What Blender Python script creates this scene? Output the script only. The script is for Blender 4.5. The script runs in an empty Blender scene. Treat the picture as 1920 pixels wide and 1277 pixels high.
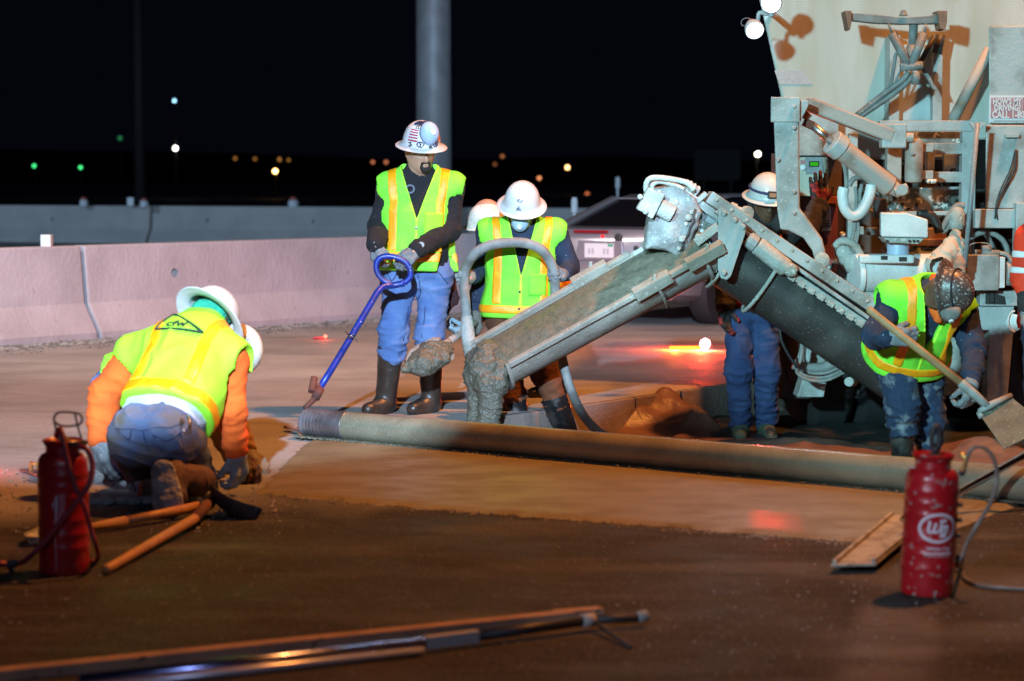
import bpy, bmesh, math, random
import numpy as np
from mathutils import Vector, Matrix

random.seed(7)
RNG = np.random.default_rng(11)
C = bpy.context.scene.collection
SC = bpy.context.scene

# ------------------------------------------------------------------ camera
CAM_H = 1.43
PITCH = math.atan(302.5 / 4000.0)
FPX = 4000.0
cam_d = bpy.data.cameras.new('camera')
cam = bpy.data.objects.new('camera', cam_d)
C.objects.link(cam)
cam.location = (0, 0, CAM_H)
cam.rotation_euler = (math.pi / 2 - PITCH, 0, 0)
cam_d.sensor_width = 36.0
cam_d.lens = FPX / 1920 * 36.0
cam_d.clip_start = 0.1
cam_d.clip_end = 5000
cam_d.dof.use_dof = True
cam_d.dof.focus_distance = 12.9
cam_d.dof.aperture_fstop = 2.3
cam_d.dof.aperture_blades = 9
SC.camera = cam

# ------------------------------------------------------------------ night sky
w = bpy.data.worlds.new('World')
SC.world = w
w.use_nodes = True
bg = w.node_tree.nodes['Background']
bg.inputs[0].default_value = (0.30, 0.30, 0.80, 1)
bg.inputs[1].default_value = 0.0042

# ------------------------------------------------------------------ exposure
SC.view_settings.view_transform = 'Standard'
SC.view_settings.look = 'None'
SC.view_settings.exposure = 0.0
SC.view_settings.gamma = 1.0
SC.view_settings.use_curve_mapping = False
SC.cycles.use_denoising = True
SC.cycles.max_bounces = 5
SC.cycles.sample_clamp_indirect = 3.0


def aim(o, target):
    d = Vector(target) - o.location
    o.rotation_euler = d.to_track_quat('-Z', 'Y').to_euler()


def spot(name, loc, target, power, col, deg, blend=0.1, size=0.1):
    l = bpy.data.lights.new(name, 'SPOT')
    l.energy = power
    l.color = col
    l.spot_size = math.radians(deg)
    l.spot_blend = blend
    l.shadow_soft_size = size
    o = bpy.data.objects.new(name, l)
    C.objects.link(o)
    o.location = loc
    aim(o, target)
    return o


# flood lamps of the night works, standing outside the frame, plus added fills
CYAN = (0.50, 0.96, 1.0)
SODIUM = (1.0, 0.34, 0.125)


def edge_axis(src, a, b, half_deg):
    """axis of a cone from src whose rim passes through a and b (the lamp housing cuts the beam along that line)"""
    s_, a, b = Vector(src), Vector(a), Vector(b)
    u, v = (a - s_).normalized(), (b - s_).normalized()
    m = (u + v).normalized()
    n = u.cross(v).normalized()
    if n.z < 0:
        n = -n
    k = math.cos(math.radians(half_deg)) / u.dot(m)
    be = math.acos(min(1, k))
    return s_ + (m * math.cos(be) + n * math.sin(be)) * 10


KEY = (-4.6, -2.0, 4.4)


def toward(src, az, el):
    a, e = math.radians(az), math.radians(el)
    return Vector(src) + Vector((math.sin(a) * math.cos(e), math.cos(a) * math.cos(e), math.sin(e))) * 10


KEY2 = (-0.8, -3.0, 4.9)
spot('light_tower_lamp', KEY2, edge_axis(KEY2, (-2.75, 10.2, 0), (1.11, 15.2, 0), 13.3), 24000, (0.54, 0.76, 1.0), 26.6, 0.04, 0.12)
spot('light_tower_lamp', KEY, toward(KEY, 28.8, -4.1), 14500, (0.43, 0.90, 1.0), 27.4, 0.14, 0.30)
spot('light_tower_lamp', KEY2, (-1.68, 9.55, 0.76), 4400, (0.62, 0.80, 1.0), 5.6, 0.16, 0.09)  # added narrow spot that lights the kneeling man's back
spot('added_spill_fill', KEY2, (0.6, 8.0, 0.0), 620, (0.50, 0.62, 1.0), 44, 1.0, 0.09)  # added weak fill, imitates stray light from the tower
spot('added_spill_fill', KEY, toward(KEY, 32.3, -19.6), 3300, (0.70, 0.82, 1.0), 13, 1.0, 0.09)  # added fill for the right sprayer can and the bull float
spot('mid_ground_fill', (-7.5, 13.0, 8.5), (-0.4, 19.2, 0.0), 3000, (1.0, 0.84, 0.80), 50, 0.7, 0.15)  # added fill, no such lamp known; brightens the ground behind the crew
spot('sodium_lamp', (5.2, 11.6, 12.0), (-0.5, 12.5, 0.0), 10000, (1.0, 0.32, 0.058), 84, 1.0, 0.35)
spot('far_barrier_fill', (-22.0, 24.0, 9.0), (-6.0, 47.5, 0.4), 6500, (0.50, 0.72, 1.0), 50, 0.6, 0.3)  # added fill that lifts the far barrier


# ------------------------------------------------------------------ pixel -> place (photograph at 1920 wide)
def W(px, py, Y):
    u = (px - 960.0) / FPX
    v = (638.5 - py) / FPX
    c, s = math.cos(PITCH), math.sin(PITCH)
    t = Y / (c + v * s)
    return Vector((u * t, Y, CAM_H + (-s + v * c) * t))


def G(px, py, z=0.0):
    u = (px - 960.0) / FPX
    v = (638.5 - py) / FPX
    c, s = math.cos(PITCH), math.sin(PITCH)
    dz = -s + v * c
    t = (z - CAM_H) / dz
    return Vector((u * t, (c + v * s) * t, z))


# ------------------------------------------------------------------ materials
def _nodes(name):
    m = bpy.data.materials.new(name)
    m.use_nodes = True
    nt = m.node_tree
    return m, nt, nt.nodes['Principled BSDF']


def mat(name, col, rough=0.6, metal=0.0, col2=None, scale=6.0, mix=(0.42, 0.62), bump=0.0, bscale=60.0,
        spk=None, spk_scale=90.0, spk_cut=0.64, spec=0.5, stretch=None, grime=None, grime_scale=2.5, coat=0.0, rvar=0.0, trans=0.0):
    """base colour + blotches (col2) + speckles (spk) + slow grime, fine bump"""
    m, nt, b = _nodes(name)
    N, L = nt.nodes, nt.links
    b.inputs['Roughness'].default_value = rough
    b.inputs['Metallic'].default_value = metal
    b.inputs['Specular IOR Level'].default_value = spec
    b.inputs['Coat Weight'].default_value = coat
    b.inputs['Transmission Weight'].default_value = trans
    tc = N.new('ShaderNodeTexCoord')
    src = tc.outputs['Object']
    if stretch:
        mp = N.new('ShaderNodeMapping')
        mp.inputs['Scale'].default_value = stretch
        L.new(src, mp.inputs[0])
        src = mp.outputs[0]
    cur = None

    def layer(cur, colour, sc, lo, hi, det=4.0, s=None):
        n = N.new('ShaderNodeTexNoise')
        n.inputs['Scale'].default_value = sc
        n.inputs['Detail'].default_value = det
        L.new(s or src, n.inputs['Vector'])
        r = N.new('ShaderNodeMapRange')
        r.inputs[1].default_value = lo
        r.inputs[2].default_value = hi
        L.new(n.outputs[0], r.inputs[0])
        mx = N.new('ShaderNodeMix')
        mx.data_type = 'RGBA'
        L.new(r.outputs[0], mx.inputs[0])
        if cur is None:
            mx.inputs[6].default_value = (*col, 1)
        else:
            L.new(cur, mx.inputs[6])
        mx.inputs[7].default_value = (*colour, 1)
        return mx.outputs[2], r.outputs[0]

    b.inputs['Base Color'].default_value = (*col, 1)
    if col2:
        cur, fac = layer(cur, col2, scale, mix[0], mix[1])
        if rvar:
            r = N.new('ShaderNodeMapRange')
            r.inputs[3].default_value = rough
            r.inputs[4].default_value = min(1, max(0.02, rough + rvar))
            L.new(fac, r.inputs[0])
            L.new(r.outputs[0], b.inputs['Roughness'])
    if grime:
        cur, _ = layer(cur, grime, grime_scale, 0.48, 0.72, 6.0)
    if spk:
        cur, _ = layer(cur, spk, spk_scale, spk_cut, spk_cut + 0.03, 2.0, tc.outputs['Object'])
    if cur is not None:
        L.new(cur, b.inputs['Base Color'])
    if bump:
        n = N.new('ShaderNodeTexNoise')
        n.inputs['Scale'].default_value = bscale
        n.inputs['Detail'].default_value = 6
        L.new(src, n.inputs['Vector'])
        bp = N.new('ShaderNodeBump')
        bp.inputs['Strength'].default_value = bump
        bp.inputs['Distance'].default_value = 0.02
        L.new(n.outputs[0], bp.inputs['Height'])
        L.new(bp.outputs[0], b.inputs['Normal'])
    return m


def glow(name, col, strength):
    m = bpy.data.materials.new(name)
    m.use_nodes = True
    nt = m.node_tree
    nt.nodes.remove(nt.nodes['Principled BSDF'])
    e = nt.nodes.new('ShaderNodeEmission')
    e.inputs[0].default_value = (*col, 1)
    e.inputs[1].default_value = strength
    nt.links.new(e.outputs[0], nt.nodes['Material Output'].inputs[0])
    return m


M = {}
M['truck'] = mat('truck_paint', (0.39, 0.425, 0.425), 0.5, col2=(0.31, 0.335, 0.33), scale=3.0, bump=0.16, bscale=45,
                 spk=(0.47, 0.49, 0.48), spk_scale=70, spk_cut=0.66, grime=(0.17, 0.165, 0.145), grime_scale=5)
M['bin'] = mat('hopper_paint', (0.43, 0.455, 0.43), 0.6, col2=(0.345, 0.355, 0.315), scale=1.6, mix=(0.38, 0.68), bump=0.06, bscale=30,
               stretch=(2.2, 1, 0.45), grime=(0.36, 0.36, 0.30), grime_scale=3.2, spk=(0.40, 0.38, 0.32), spk_scale=38, spk_cut=0.68)
M['splash'] = mat('splashed_steel', (0.20, 0.22, 0.20), 0.7, col2=(0.10, 0.10, 0.09), scale=9, bump=0.25, bscale=70,
                  spk=(0.55, 0.58, 0.56), spk_scale=26, spk_cut=0.57)
M['dirty'] = mat('concrete_caked_paint', (0.40, 0.425, 0.40), 0.8, col2=(0.29, 0.30, 0.265), scale=7, bump=0.5, bscale=60,
                 spk=(0.52, 0.53, 0.49), spk_scale=40, spk_cut=0.63)
M['white'] = mat('white_plastic', (0.66, 0.70, 0.70), 0.5, col2=(0.55, 0.58, 0.58), scale=6, bump=0.15, bscale=40, spk=(0.45, 0.45, 0.42), spk_scale=60, spk_cut=0.66)
M['boot_caked'] = mat('caked_boot_rubber', (0.29, 0.31, 0.305), 0.8, col2=(0.22, 0.23, 0.225), scale=9, bump=0.5, bscale=60, grime=(0.13, 0.13, 0.125), grime_scale=6, spk=(0.38, 0.40, 0.39), spk_scale=40, spk_cut=0.64)
M['rusty'] = mat('rusty_grey_paint', (0.36, 0.34, 0.31), 0.65, col2=(0.22, 0.15, 0.11), scale=5, mix=(0.5, 0.72), bump=0.15, bscale=70, spk=(0.42, 0.42, 0.39), spk_scale=55, spk_cut=0.68)
M['rust'] = mat('rust_red', (0.14, 0.045, 0.03), 0.85, col2=(0.08, 0.03, 0.022), scale=9, bump=0.2)
M['dark'] = mat('dark_metal', (0.025, 0.025, 0.027), 0.55, col2=(0.05, 0.047, 0.042), scale=8, bump=0.1)
M['black'] = mat('black_rubber', (0.014, 0.014, 0.016), 0.5, col2=(0.03, 0.029, 0.027), scale=7, bump=0.05, bscale=30)
M['trough'] = mat('trough_rubber', (0.035, 0.036, 0.035), 0.42, col2=(0.10, 0.10, 0.092), scale=4, mix=(0.5, 0.85), bump=0.08, bscale=90, spk=(0.17, 0.17, 0.16), spk_scale=80, spk_cut=0.67)
M['hose_grey'] = mat('dusty_hose', (0.25, 0.26, 0.25), 0.7, col2=(0.17, 0.175, 0.165), scale=12, bump=0.2)
M['steel'] = mat('bright_steel', (0.62, 0.63, 0.66), 0.22, 1.0, col2=(0.4, 0.4, 0.42), scale=10, rvar=0.25)
M['alu'] = mat('brushed_aluminium', (0.66, 0.68, 0.74), 0.32, 0.6)
M['bracket'] = mat('grey_bracket_paint', (0.19, 0.215, 0.215), 0.6, col2=(0.13, 0.13, 0.12), scale=6, bump=0.2, bscale=60, spk=(0.33, 0.34, 0.33), spk_scale=60, spk_cut=0.66)
M['rubber_grey'] = mat('grey_rubber_hose', (0.12, 0.13, 0.13), 0.6, col2=(0.20, 0.20, 0.19), scale=10, bump=0.2)
M['boxgrey'] = mat('control_box_paint', (0.46, 0.47, 0.38), 0.5, col2=(0.40, 0.40, 0.32), scale=5, bump=0.04)
M['panelgrey'] = mat('keypad_grey', (0.20, 0.23, 0.25), 0.5, col2=(0.26, 0.29, 0.30), scale=60)
M['lcd'] = glow('lcd_green', (0.06, 0.75, 0.02), 0.55)
M['signred'] = mat('sign_red', (0.42, 0.17, 0.19), 0.45, col2=(0.46, 0.22, 0.23), scale=20)
M['signwhite'] = mat('sign_white', (0.62, 0.63, 0.64), 0.45)
M['pinkpanel'] = mat('faded_red_panel', (0.26, 0.075, 0.075), 0.6, col2=(0.20, 0.06, 0.06), scale=6, bump=0.05, spk=(0.4, 0.35, 0.33), spk_scale=40, spk_cut=0.68)
M['wet'] = mat('wet_concrete', (0.145, 0.14, 0.10), 0.45, col2=(0.11, 0.106, 0.078), scale=26, bump=0.45, bscale=75, spk=(0.19, 0.185, 0.145), spk_scale=110, spk_cut=0.62)
M['wet_shaded'] = mat('shaded_wet_concrete', (0.12, 0.115, 0.085), 0.35, col2=(0.09, 0.086, 0.064), scale=24, bump=0.6, bscale=80, spk=(0.17, 0.165, 0.13), spk_scale=100, spk_cut=0.62)  # darker copy of the wet concrete, shade put into its colour
M['caked'] = mat('chute_steel', (0.30, 0.29, 0.245), 0.75, col2=(0.23, 0.22, 0.18), scale=8, bump=0.3, bscale=60, spk=(0.37, 0.365, 0.32), spk_scale=45, spk_cut=0.63)
M['green'] = mat('hi_vis_yellow_green', (0.22, 0.95, 0.05), 0.75, col2=(0.25, 0.88, 0.045), scale=14, bump=0.2, bscale=220, grime=(0.13, 0.55, 0.035), grime_scale=5, spk=(0.30, 0.42, 0.16), spk_scale=60, spk_cut=0.72)
M['yellow'] = mat('hi_vis_yellow', (0.36, 0.92, 0.035), 0.75, col2=(0.33, 0.85, 0.03), scale=14, bump=0.12, bscale=180)
M['tape'] = mat('orange_tape', (1.0, 0.37, 0.004), 0.38, col2=(1.0, 0.52, 0.01), scale=18, mix=(0.5, 0.7), bump=0.25, bscale=220, stretch=(1, 1, 1), spec=0.8)
M['piping'] = mat('vest_piping', (0.48, 1.0, 0.05), 0.7)
M['denim'] = mat('blue_denim', (0.07, 0.14, 0.34), 0.9, col2=(0.12, 0.205, 0.41), scale=7, bump=0.2, bscale=260)
M['denim_worn'] = mat('worn_grey_denim', (0.075, 0.12, 0.25), 0.9, col2=(0.14, 0.185, 0.31), scale=9, bump=0.2, bscale=260, grime=(0.16, 0.13, 0.10), grime_scale=8)
M['denim_dark'] = mat('dark_blue_denim', (0.018, 0.036, 0.115), 0.9, col2=(0.03, 0.055, 0.145), scale=8, bump=0.2, bscale=260)
M['navy'] = mat('navy_cloth', (0.011, 0.021, 0.050), 0.9, col2=(0.019, 0.033, 0.068), scale=9, bump=0.2, bscale=200, spk=(0.22, 0.25, 0.30), spk_scale=70, spk_cut=0.70)
M['navy_dirty'] = mat('concrete_smeared_navy', (0.014, 0.028, 0.066), 0.9, col2=(0.20, 0.225, 0.245), scale=13, mix=(0.52, 0.72), bump=0.25, bscale=120)
M['blackcloth'] = mat('black_sweatshirt', (0.011, 0.011, 0.014), 0.95, spk=(0.35, 0.35, 0.35), spk_scale=62, spk_cut=0.725, bump=0.15, bscale=180)
M['brown'] = mat('rust_brown_trousers', (0.13, 0.042, 0.014), 0.9, col2=(0.09, 0.032, 0.013), scale=8, bump=0.2, bscale=160)
M['orange'] = mat('orange_sweatshirt', (0.86, 0.13, 0.012), 0.9, col2=(0.74, 0.11, 0.012), scale=10, bump=0.2, bscale=160)
M['redorange'] = mat('red_orange_jacket', (0.90, 0.05, 0.012), 0.8, col2=(0.7, 0.035, 0.01), scale=8, bump=0.15, bscale=120)
M['lilac'] = mat('pale_undershirt', (0.55, 0.53, 0.66), 0.95, col2=(0.48, 0.46, 0.58), scale=9, bump=0.15, bscale=200)
M['maroon'] = mat('maroon_cloth', (0.055, 0.012, 0.014), 0.95, col2=(0.03, 0.01, 0.012), scale=8, bump=0.2)
M['charcoal'] = mat('charcoal_jacket', (0.02, 0.017, 0.018), 0.95, col2=(0.035, 0.03, 0.03), scale=9, bump=0.2)
M['glove'] = mat('grey_work_glove', (0.15, 0.165, 0.18), 0.85, col2=(0.21, 0.225, 0.235), scale=22, bump=0.4, bscale=150, spk=(0.4, 0.42, 0.42), spk_scale=60, spk_cut=0.68)
M['glove_blue'] = mat('pale_blue_glove', (0.22, 0.33, 0.40), 0.8, col2=(0.30, 0.36, 0.40), scale=22, bump=0.3, bscale=150)
M['glove_red'] = mat('red_black_glove', (0.016, 0.014, 0.016), 0.75, col2=(0.22, 0.015, 0.022), scale=14, mix=(0.50, 0.55), bump=0.2)
M['boot'] = mat('rubber_boot', (0.012, 0.012, 0.013), 0.22, col2=(0.045, 0.038, 0.032), scale=9, mix=(0.45, 0.7), bump=0.10, bscale=40, rvar=0.5)
M['boot_mud'] = mat('muddy_rubber_boot', (0.026, 0.018, 0.014), 0.35, col2=(0.045, 0.032, 0.025), scale=8, bump=0.2, bscale=50)
M['leather'] = mat('brown_leather', (0.10, 0.045, 0.022), 0.7, col2=(0.05, 0.028, 0.018), scale=8, bump=0.2)
M['sole'] = mat('dusty_boot_sole', (0.27, 0.28, 0.275), 0.9, col2=(0.14, 0.14, 0.136), scale=18, bump=0.7, bscale=40)
M['shoe_green'] = mat('dull_green_shoe', (0.06, 0.085, 0.06), 0.85, bump=0.2)
M['skin'] = mat('skin', (0.46, 0.27, 0.18), 0.5, col2=(0.40, 0.22, 0.145), scale=18, bump=0.05, bscale=120)
M['skin_dark'] = mat('skin_deep', (0.14, 0.07, 0.042), 0.55, col2=(0.11, 0.055, 0.035), scale=18)
M['hair'] = mat('black_hair', (0.012, 0.010, 0.009), 0.6, bump=0.5, bscale=200)
M['hat_white'] = mat('white_hard_hat', (0.62, 0.63, 0.64), 0.3, col2=(0.56, 0.56, 0.55), scale=9, spk=(0.42, 0.42, 0.40), spk_scale=110, spk_cut=0.70, bump=0.03, bscale=50)
M['hat_dusty'] = mat('dusty_white_hard_hat', (0.66, 0.66, 0.58), 0.5, col2=(0.56, 0.56, 0.48), scale=14, spk=(0.38, 0.38, 0.33), spk_scale=60, spk_cut=0.64)
M['hat_brown'] = mat('brown_speckled_hard_hat', (0.075, 0.052, 0.046), 0.4, col2=(0.12, 0.085, 0.075), scale=9, spk=(0.42, 0.42, 0.40), spk_scale=85, spk_cut=0.60, bump=0.05)
M['mask'] = mat('pale_blue_respirator', (0.34, 0.50, 0.74), 0.85, col2=(0.40, 0.55, 0.76), scale=12, bump=0.1, bscale=120)
M['strapblack'] = mat('black_strap', (0.012, 0.013, 0.02), 0.7)
M['teal'] = mat('green_bandana', (0.012, 0.34, 0.20), 0.9, col2=(0.02, 0.24, 0.15), scale=25, bump=0.4, bscale=90)
M['blue'] = mat('blue_painted_steel', (0.010, 0.035, 0.30), 0.35, col2=(0.014, 0.03, 0.19), scale=11, spk=(0.45, 0.45, 0.5), spk_scale=70, spk_cut=0.70)
M['tube'] = mat('concrete_filmed_tube', (0.25, 0.235, 0.165), 0.20, col2=(0.18, 0.17, 0.12), scale=5, bump=0.10, bscale=140, spk=(0.31, 0.295, 0.22), spk_scale=120, spk_cut=0.62, spec=0.6)
M['tube_end'] = mat('dark_pipe_sleeve', (0.22, 0.21, 0.23), 0.28, 0.45, col2=(0.13, 0.115, 0.115), scale=8, bump=0.1)
M['red'] = mat('red_enamel', (0.36, 0.008, 0.014), 0.3, col2=(0.30, 0.008, 0.012), scale=7, bump=0.10, bscale=35, spk=(0.31, 0.20, 0.18), spk_scale=42, spk_cut=0.63, coat=0.2)
M['red_dirty'] = mat('red_enamel_dusty', (0.34, 0.008, 0.014), 0.35, col2=(0.26, 0.008, 0.012), scale=5, bump=0.06, bscale=35, spk=(0.36, 0.30, 0.28), spk_scale=60, spk_cut=0.70, coat=0.2)
M['logo'] = mat('logo_white', (0.55, 0.50, 0.55), 0.5)
M['ink'] = mat('black_print', (0.02, 0.03, 0.02), 0.7)
M['inkblue'] = mat('dark_blue_print', (0.03, 0.04, 0.10), 0.6)
M['hose_red'] = mat('red_rubber_hose', (0.25, 0.03, 0.045), 0.5, col2=(0.18, 0.025, 0.03), scale=14)
M['hose_clear'] = mat('grey_plastic_hose', (0.16, 0.13, 0.11), 0.3)
M['wood'] = mat('ash_wood', (0.42, 0.20, 0.06), 0.5, col2=(0.32, 0.15, 0.05), scale=9, stretch=(6, 6, 1), bump=0.06)
M['wood_old'] = mat('weathered_lumber', (0.34, 0.20, 0.12), 0.8, col2=(0.24, 0.14, 0.09), scale=6, bump=0.15, bscale=50, spk=(0.10, 0.07, 0.05), spk_scale=24, spk_cut=0.68)
M['mag'] = mat('caked_magnesium', (0.36, 0.355, 0.31), 0.6, col2=(0.20, 0.19, 0.16), scale=14, bump=0.5, bscale=50, spk=(0.5, 0.47, 0.40), spk_scale=40, spk_cut=0.63)
M['barrier'] = mat('barrier_concrete', (0.42, 0.395, 0.425), 0.85, col2=(0.37, 0.345, 0.37), scale=2.2, bump=0.35, bscale=26, stretch=(1, 1, 0.7), grime=(0.30, 0.28, 0.295), grime_scale=1.4, spk=(0.30, 0.28, 0.30), spk_scale=22, spk_cut=0.69)
M['barrier_far'] = mat('far_barrier_concrete', (0.40, 0.40, 0.40), 0.85, col2=(0.35, 0.35, 0.35), scale=1.5, bump=0.2, bscale=16)
M['pole'] = mat('galvanized_post', (0.30, 0.31, 0.33), 0.55, 0.2, col2=(0.24, 0.25, 0.27), scale=4)
M['carbody'] = mat('silver_car_paint', (0.40, 0.39, 0.43), 0.3, 0.65, coat=0.3)
M['glass'] = mat('dark_car_glass', (0.012, 0.010, 0.012), 0.06, spec=0.8)
M['plate'] = mat('number_plate_white', (0.72, 0.74, 0.74), 0.4)
M['plategreen'] = mat('number_plate_green', (0.08, 0.40, 0.22), 0.4)
M['plateink'] = mat('number_plate_ink', (0.45, 0.47, 0.50), 0.5)
M['redlens'] = mat('red_lens', (0.28, 0.012, 0.02), 0.25)
M['brakeglow'] = glow('lit_brake_lens', (1.0, 0.015, 0.02), 2.2)
M['tyre'] = mat('tyre_rubber', (0.016, 0.016, 0.017), 0.8, bump=0.1)
M['sheet'] = mat('brown_plastic_sheet', (0.16, 0.085, 0.062), 0.42, col2=(0.11, 0.06, 0.045), scale=7, bump=0.3, bscale=22)
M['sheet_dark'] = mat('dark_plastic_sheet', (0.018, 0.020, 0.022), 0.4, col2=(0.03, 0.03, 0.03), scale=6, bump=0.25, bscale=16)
M['orangewrap'] = mat('orange_strap', (0.75, 0.20, 0.01), 0.7)
M['cone'] = mat('delineator_white', (0.62, 0.68, 0.74), 0.5)
M['conered'] = mat('delineator_red', (0.35, 0.08, 0.05), 0.5)


# ------------------------------------------------------------------ object helpers
def mk(name, verts, faces, m, parent=None, smooth=False, bevel=0.0, origin=None, subsurf=0):
    """one mesh object from world-space vertices; its origin at `origin` (or at the parent's place)"""
    if origin is None:
        origin = WORLD_LOC.get(parent.name, Vector((0, 0, 0))) if parent else Vector((0, 0, 0))
    o0 = np.array(origin, dtype=np.float64)
    v = np.asarray(verts, dtype=np.float64).reshape(-1, 3) - o0
    me = bpy.data.meshes.new(name)
    if isinstance(faces, np.ndarray):
        nf, k = faces.shape
        me.vertices.add(len(v))
        me.vertices.foreach_set('co', v.astype(np.float32).ravel())
        me.loops.add(nf * k)
        me.loops.foreach_set('vertex_index', faces.astype(np.int32).ravel())
        me.polygons.add(nf)
        me.polygons.foreach_set('loop_start', np.arange(0, nf * k, k, dtype=np.int32))
        me.update(calc_edges=True)
        me.validate()
    else:
        me.from_pydata([tuple(x) for x in v], [], faces)
        bm = bmesh.new()
        bm.from_mesh(me)
        bmesh.ops.recalc_face_normals(bm, faces=bm.faces)
        bm.to_mesh(me)
        bm.free()
    if smooth:
        me.polygons.foreach_set('use_smooth', np.ones(len(me.polygons), dtype=bool))
    me.materials.append(M[m] if isinstance(m, str) else m)
    o = bpy.data.objects.new(name, me)
    C.objects.link(o)
    if parent:
        o.parent = parent
        pl = WORLD_LOC.get(parent.name, Vector((0, 0, 0)))
        o.location = Vector(origin) - pl
    else:
        o.location = origin
    WORLD_LOC[o.name] = Vector(origin)
    if bevel:
        b = o.modifiers.new('edge', 'BEVEL')
        b.width = bevel
        b.segments = 2
        b.limit_method = 'ANGLE'
        b.angle_limit = math.radians(40)
    if subsurf:
        s = o.modifiers.new('sub', 'SUBSURF')
        s.levels = subsurf
        s.render_levels = subsurf
    return o


WORLD_LOC = {}


def thing(name, label, cat, loc, group=None):
    o = bpy.data.objects.new(name, None)
    o.empty_display_size = 0.1
    C.objects.link(o)
    o.location = loc
    WORLD_LOC[o.name] = Vector(loc)
    o['label'] = label
    o['category'] = cat
    if group:
        o['group'] = group
    return o


def tag(o, label, cat, group=None):
    o['label'] = label
    o['category'] = cat
    if group:
        o['group'] = group
    return o


class B:
    """vertex/face bag for hard-surface pieces, world space"""
    def __init__(s):
        s.v, s.f = [], []

    def add(s, v, f):
        n = len(s.v)
        s.v += [Vector(x) for x in v]
        s.f += [tuple(i + n for i in q) for q in f]
        return s

    def box(s, c, h, R=None):
        c = Vector(c)
        R = R or Matrix.Identity(3)
        v = [c + R @ Vector((x * h[0], y * h[1], z * h[2])) for x in (-1, 1) for y in (-1, 1) for z in (-1, 1)]
        return s.add(v, [(0, 1, 3, 2), (4, 6, 7, 5), (0, 4, 5, 1), (2, 3, 7, 6), (0, 2, 6, 4), (1, 5, 7, 3)])

    def pbox(s, x0, y0, x1, y1, Y, depth):
        """box whose near face fills a pixel rectangle at distance Y"""
        a, b = W(x0, y0, Y), W(x1, y1, Y)
        c = Vector(((a.x + b.x) / 2, Y + depth / 2, (a.z + b.z) / 2))
        return s.box(c, (abs(b.x - a.x) / 2, depth / 2, abs(a.z - b.z) / 2))

    def prism(s, pts, Y, depth, skew=0.0):
        """outline in pixels at distance Y pulled back by depth"""
        p = [W(x, y, Y) for x, y in pts]
        return s.slab(p, Vector((skew, depth, 0)))

    def slab(s, p, off):
        n = len(p)
        q = [Vector(a) + Vector(off) for a in p]
        f = [tuple(range(n)), tuple(range(2 * n - 1, n - 1, -1))]
        f += [(i, i + n, (i + 1) % n + n, (i + 1) % n) for i in range(n)]
        return s.add(list(p) + q, f)

    def tube(s, pts, r, n=10, cap=True, flat=None):
        pts = [Vector(p) for p in pts]
        rs = r if isinstance(r, (list, tuple)) else [r] * len(pts)
        t = (pts[1] - pts[0]).normalized()
        up = Vector((0, 0, 1)) if abs(t.z) < 0.9 else Vector((1, 0, 0))
        x = t.cross(up).normalized()
        V = []
        for i, p in enumerate(pts):
            if i == 0:
                tt = (pts[1] - pts[0])
            elif i == len(pts) - 1:
                tt = (pts[-1] - pts[-2])
            else:
                tt = (pts[i + 1] - pts[i]).normalized() + (pts[i] - pts[i - 1]).normalized()
            if tt.length < 1e-9:
                tt = t
            tt = tt.normalized()
            x = (x - tt * x.dot(tt)).normalized()
            y = tt.cross(x)
            for k in range(n):
                a = 2 * math.pi * k / n
                V.append(p + (x * math.cos(a) + y * math.sin(a)) * rs[i])
        F = []
        for i in range(len(pts) - 1):
            for k in range(n):
                F.append((i * n + k, i * n + (k + 1) % n, (i + 1) * n + (k + 1) % n, (i + 1) * n + k))
        if cap:
            F.append(tuple(range(n - 1, -1, -1)))
            m = (len(pts) - 1) * n
            F.append(tuple(m + k for k in range(n)))
        return s.add(V, F)

    def lathe(s, prof, c, axis=(0, 0, 1), n=28, ex=1.0, ey=1.0, fwd=None, cap=True):
        c = Vector(c)
        z = Vector(axis).normalized()
        if fwd is None:
            fwd = Vector((0, -1, 0)) if abs(z.y) < 0.9 else Vector((0, 0, 1))
        y = (Vector(fwd) - z * Vector(fwd).dot(z)).normalized()
        x = y.cross(z)
        V, F = [], []
        for r, h in prof:
            for k in range(n):
                a = 2 * math.pi * k / n
                V.append(c + x * (r * math.cos(a) * ex) + y * (r * math.sin(a) * ey) + z * h)
        for i in range(len(prof) - 1):
            for k in range(n):
                F.append((i * n + k, i * n + (k + 1) % n, (i + 1) * n + (k + 1) % n, (i + 1) * n + k))
        if cap:
            F.append(tuple(range(n - 1, -1, -1)))
            m = (len(prof) - 1) * n
            F.append(tuple(m + k for k in range(n)))
        return s.add(V, F)

    def beam(s, a, b, w, h, up=(0, 0, 1)):
        a, b = Vector(a), Vector(b)
        z = (b - a).normalized()
        u = Vector(up)
        x = z.cross(u)
        if x.length < 1e-3:
            x = z.cross(Vector((0, 1, 0)))
        x.normalize()
        y = x.cross(z)
        R = Matrix((x, y, z)).transposed()
        return s.box((a + b) / 2, (w / 2, h / 2, (b - a).length / 2), R)

    def go(s, name, m, parent=None, bevel=0.0, smooth=False, origin=None):
        return mk(name, [tuple(v) for v in s.v], s.f, m, parent, smooth, bevel, origin)


def spline(pts, per=8):
    """Catmull-Rom through points"""
    p = [Vector(x) for x in pts]
    p = [p[0] * 2 - p[1]] + p + [p[-1] * 2 - p[-2]]
    out = []
    for i in range(1, len(p) - 2):
        for j in range(per):
            t = j / per
            a, b, c, d = p[i - 1], p[i], p[i + 1], p[i + 2]
            out.append(0.5 * ((2 * b) + (c - a) * t + (2 * a - 5 * b + 4 * c - d) * t * t + (3 * b - a - 3 * c + d) * t ** 3))
    out.append(p[-2])
    return out


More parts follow.
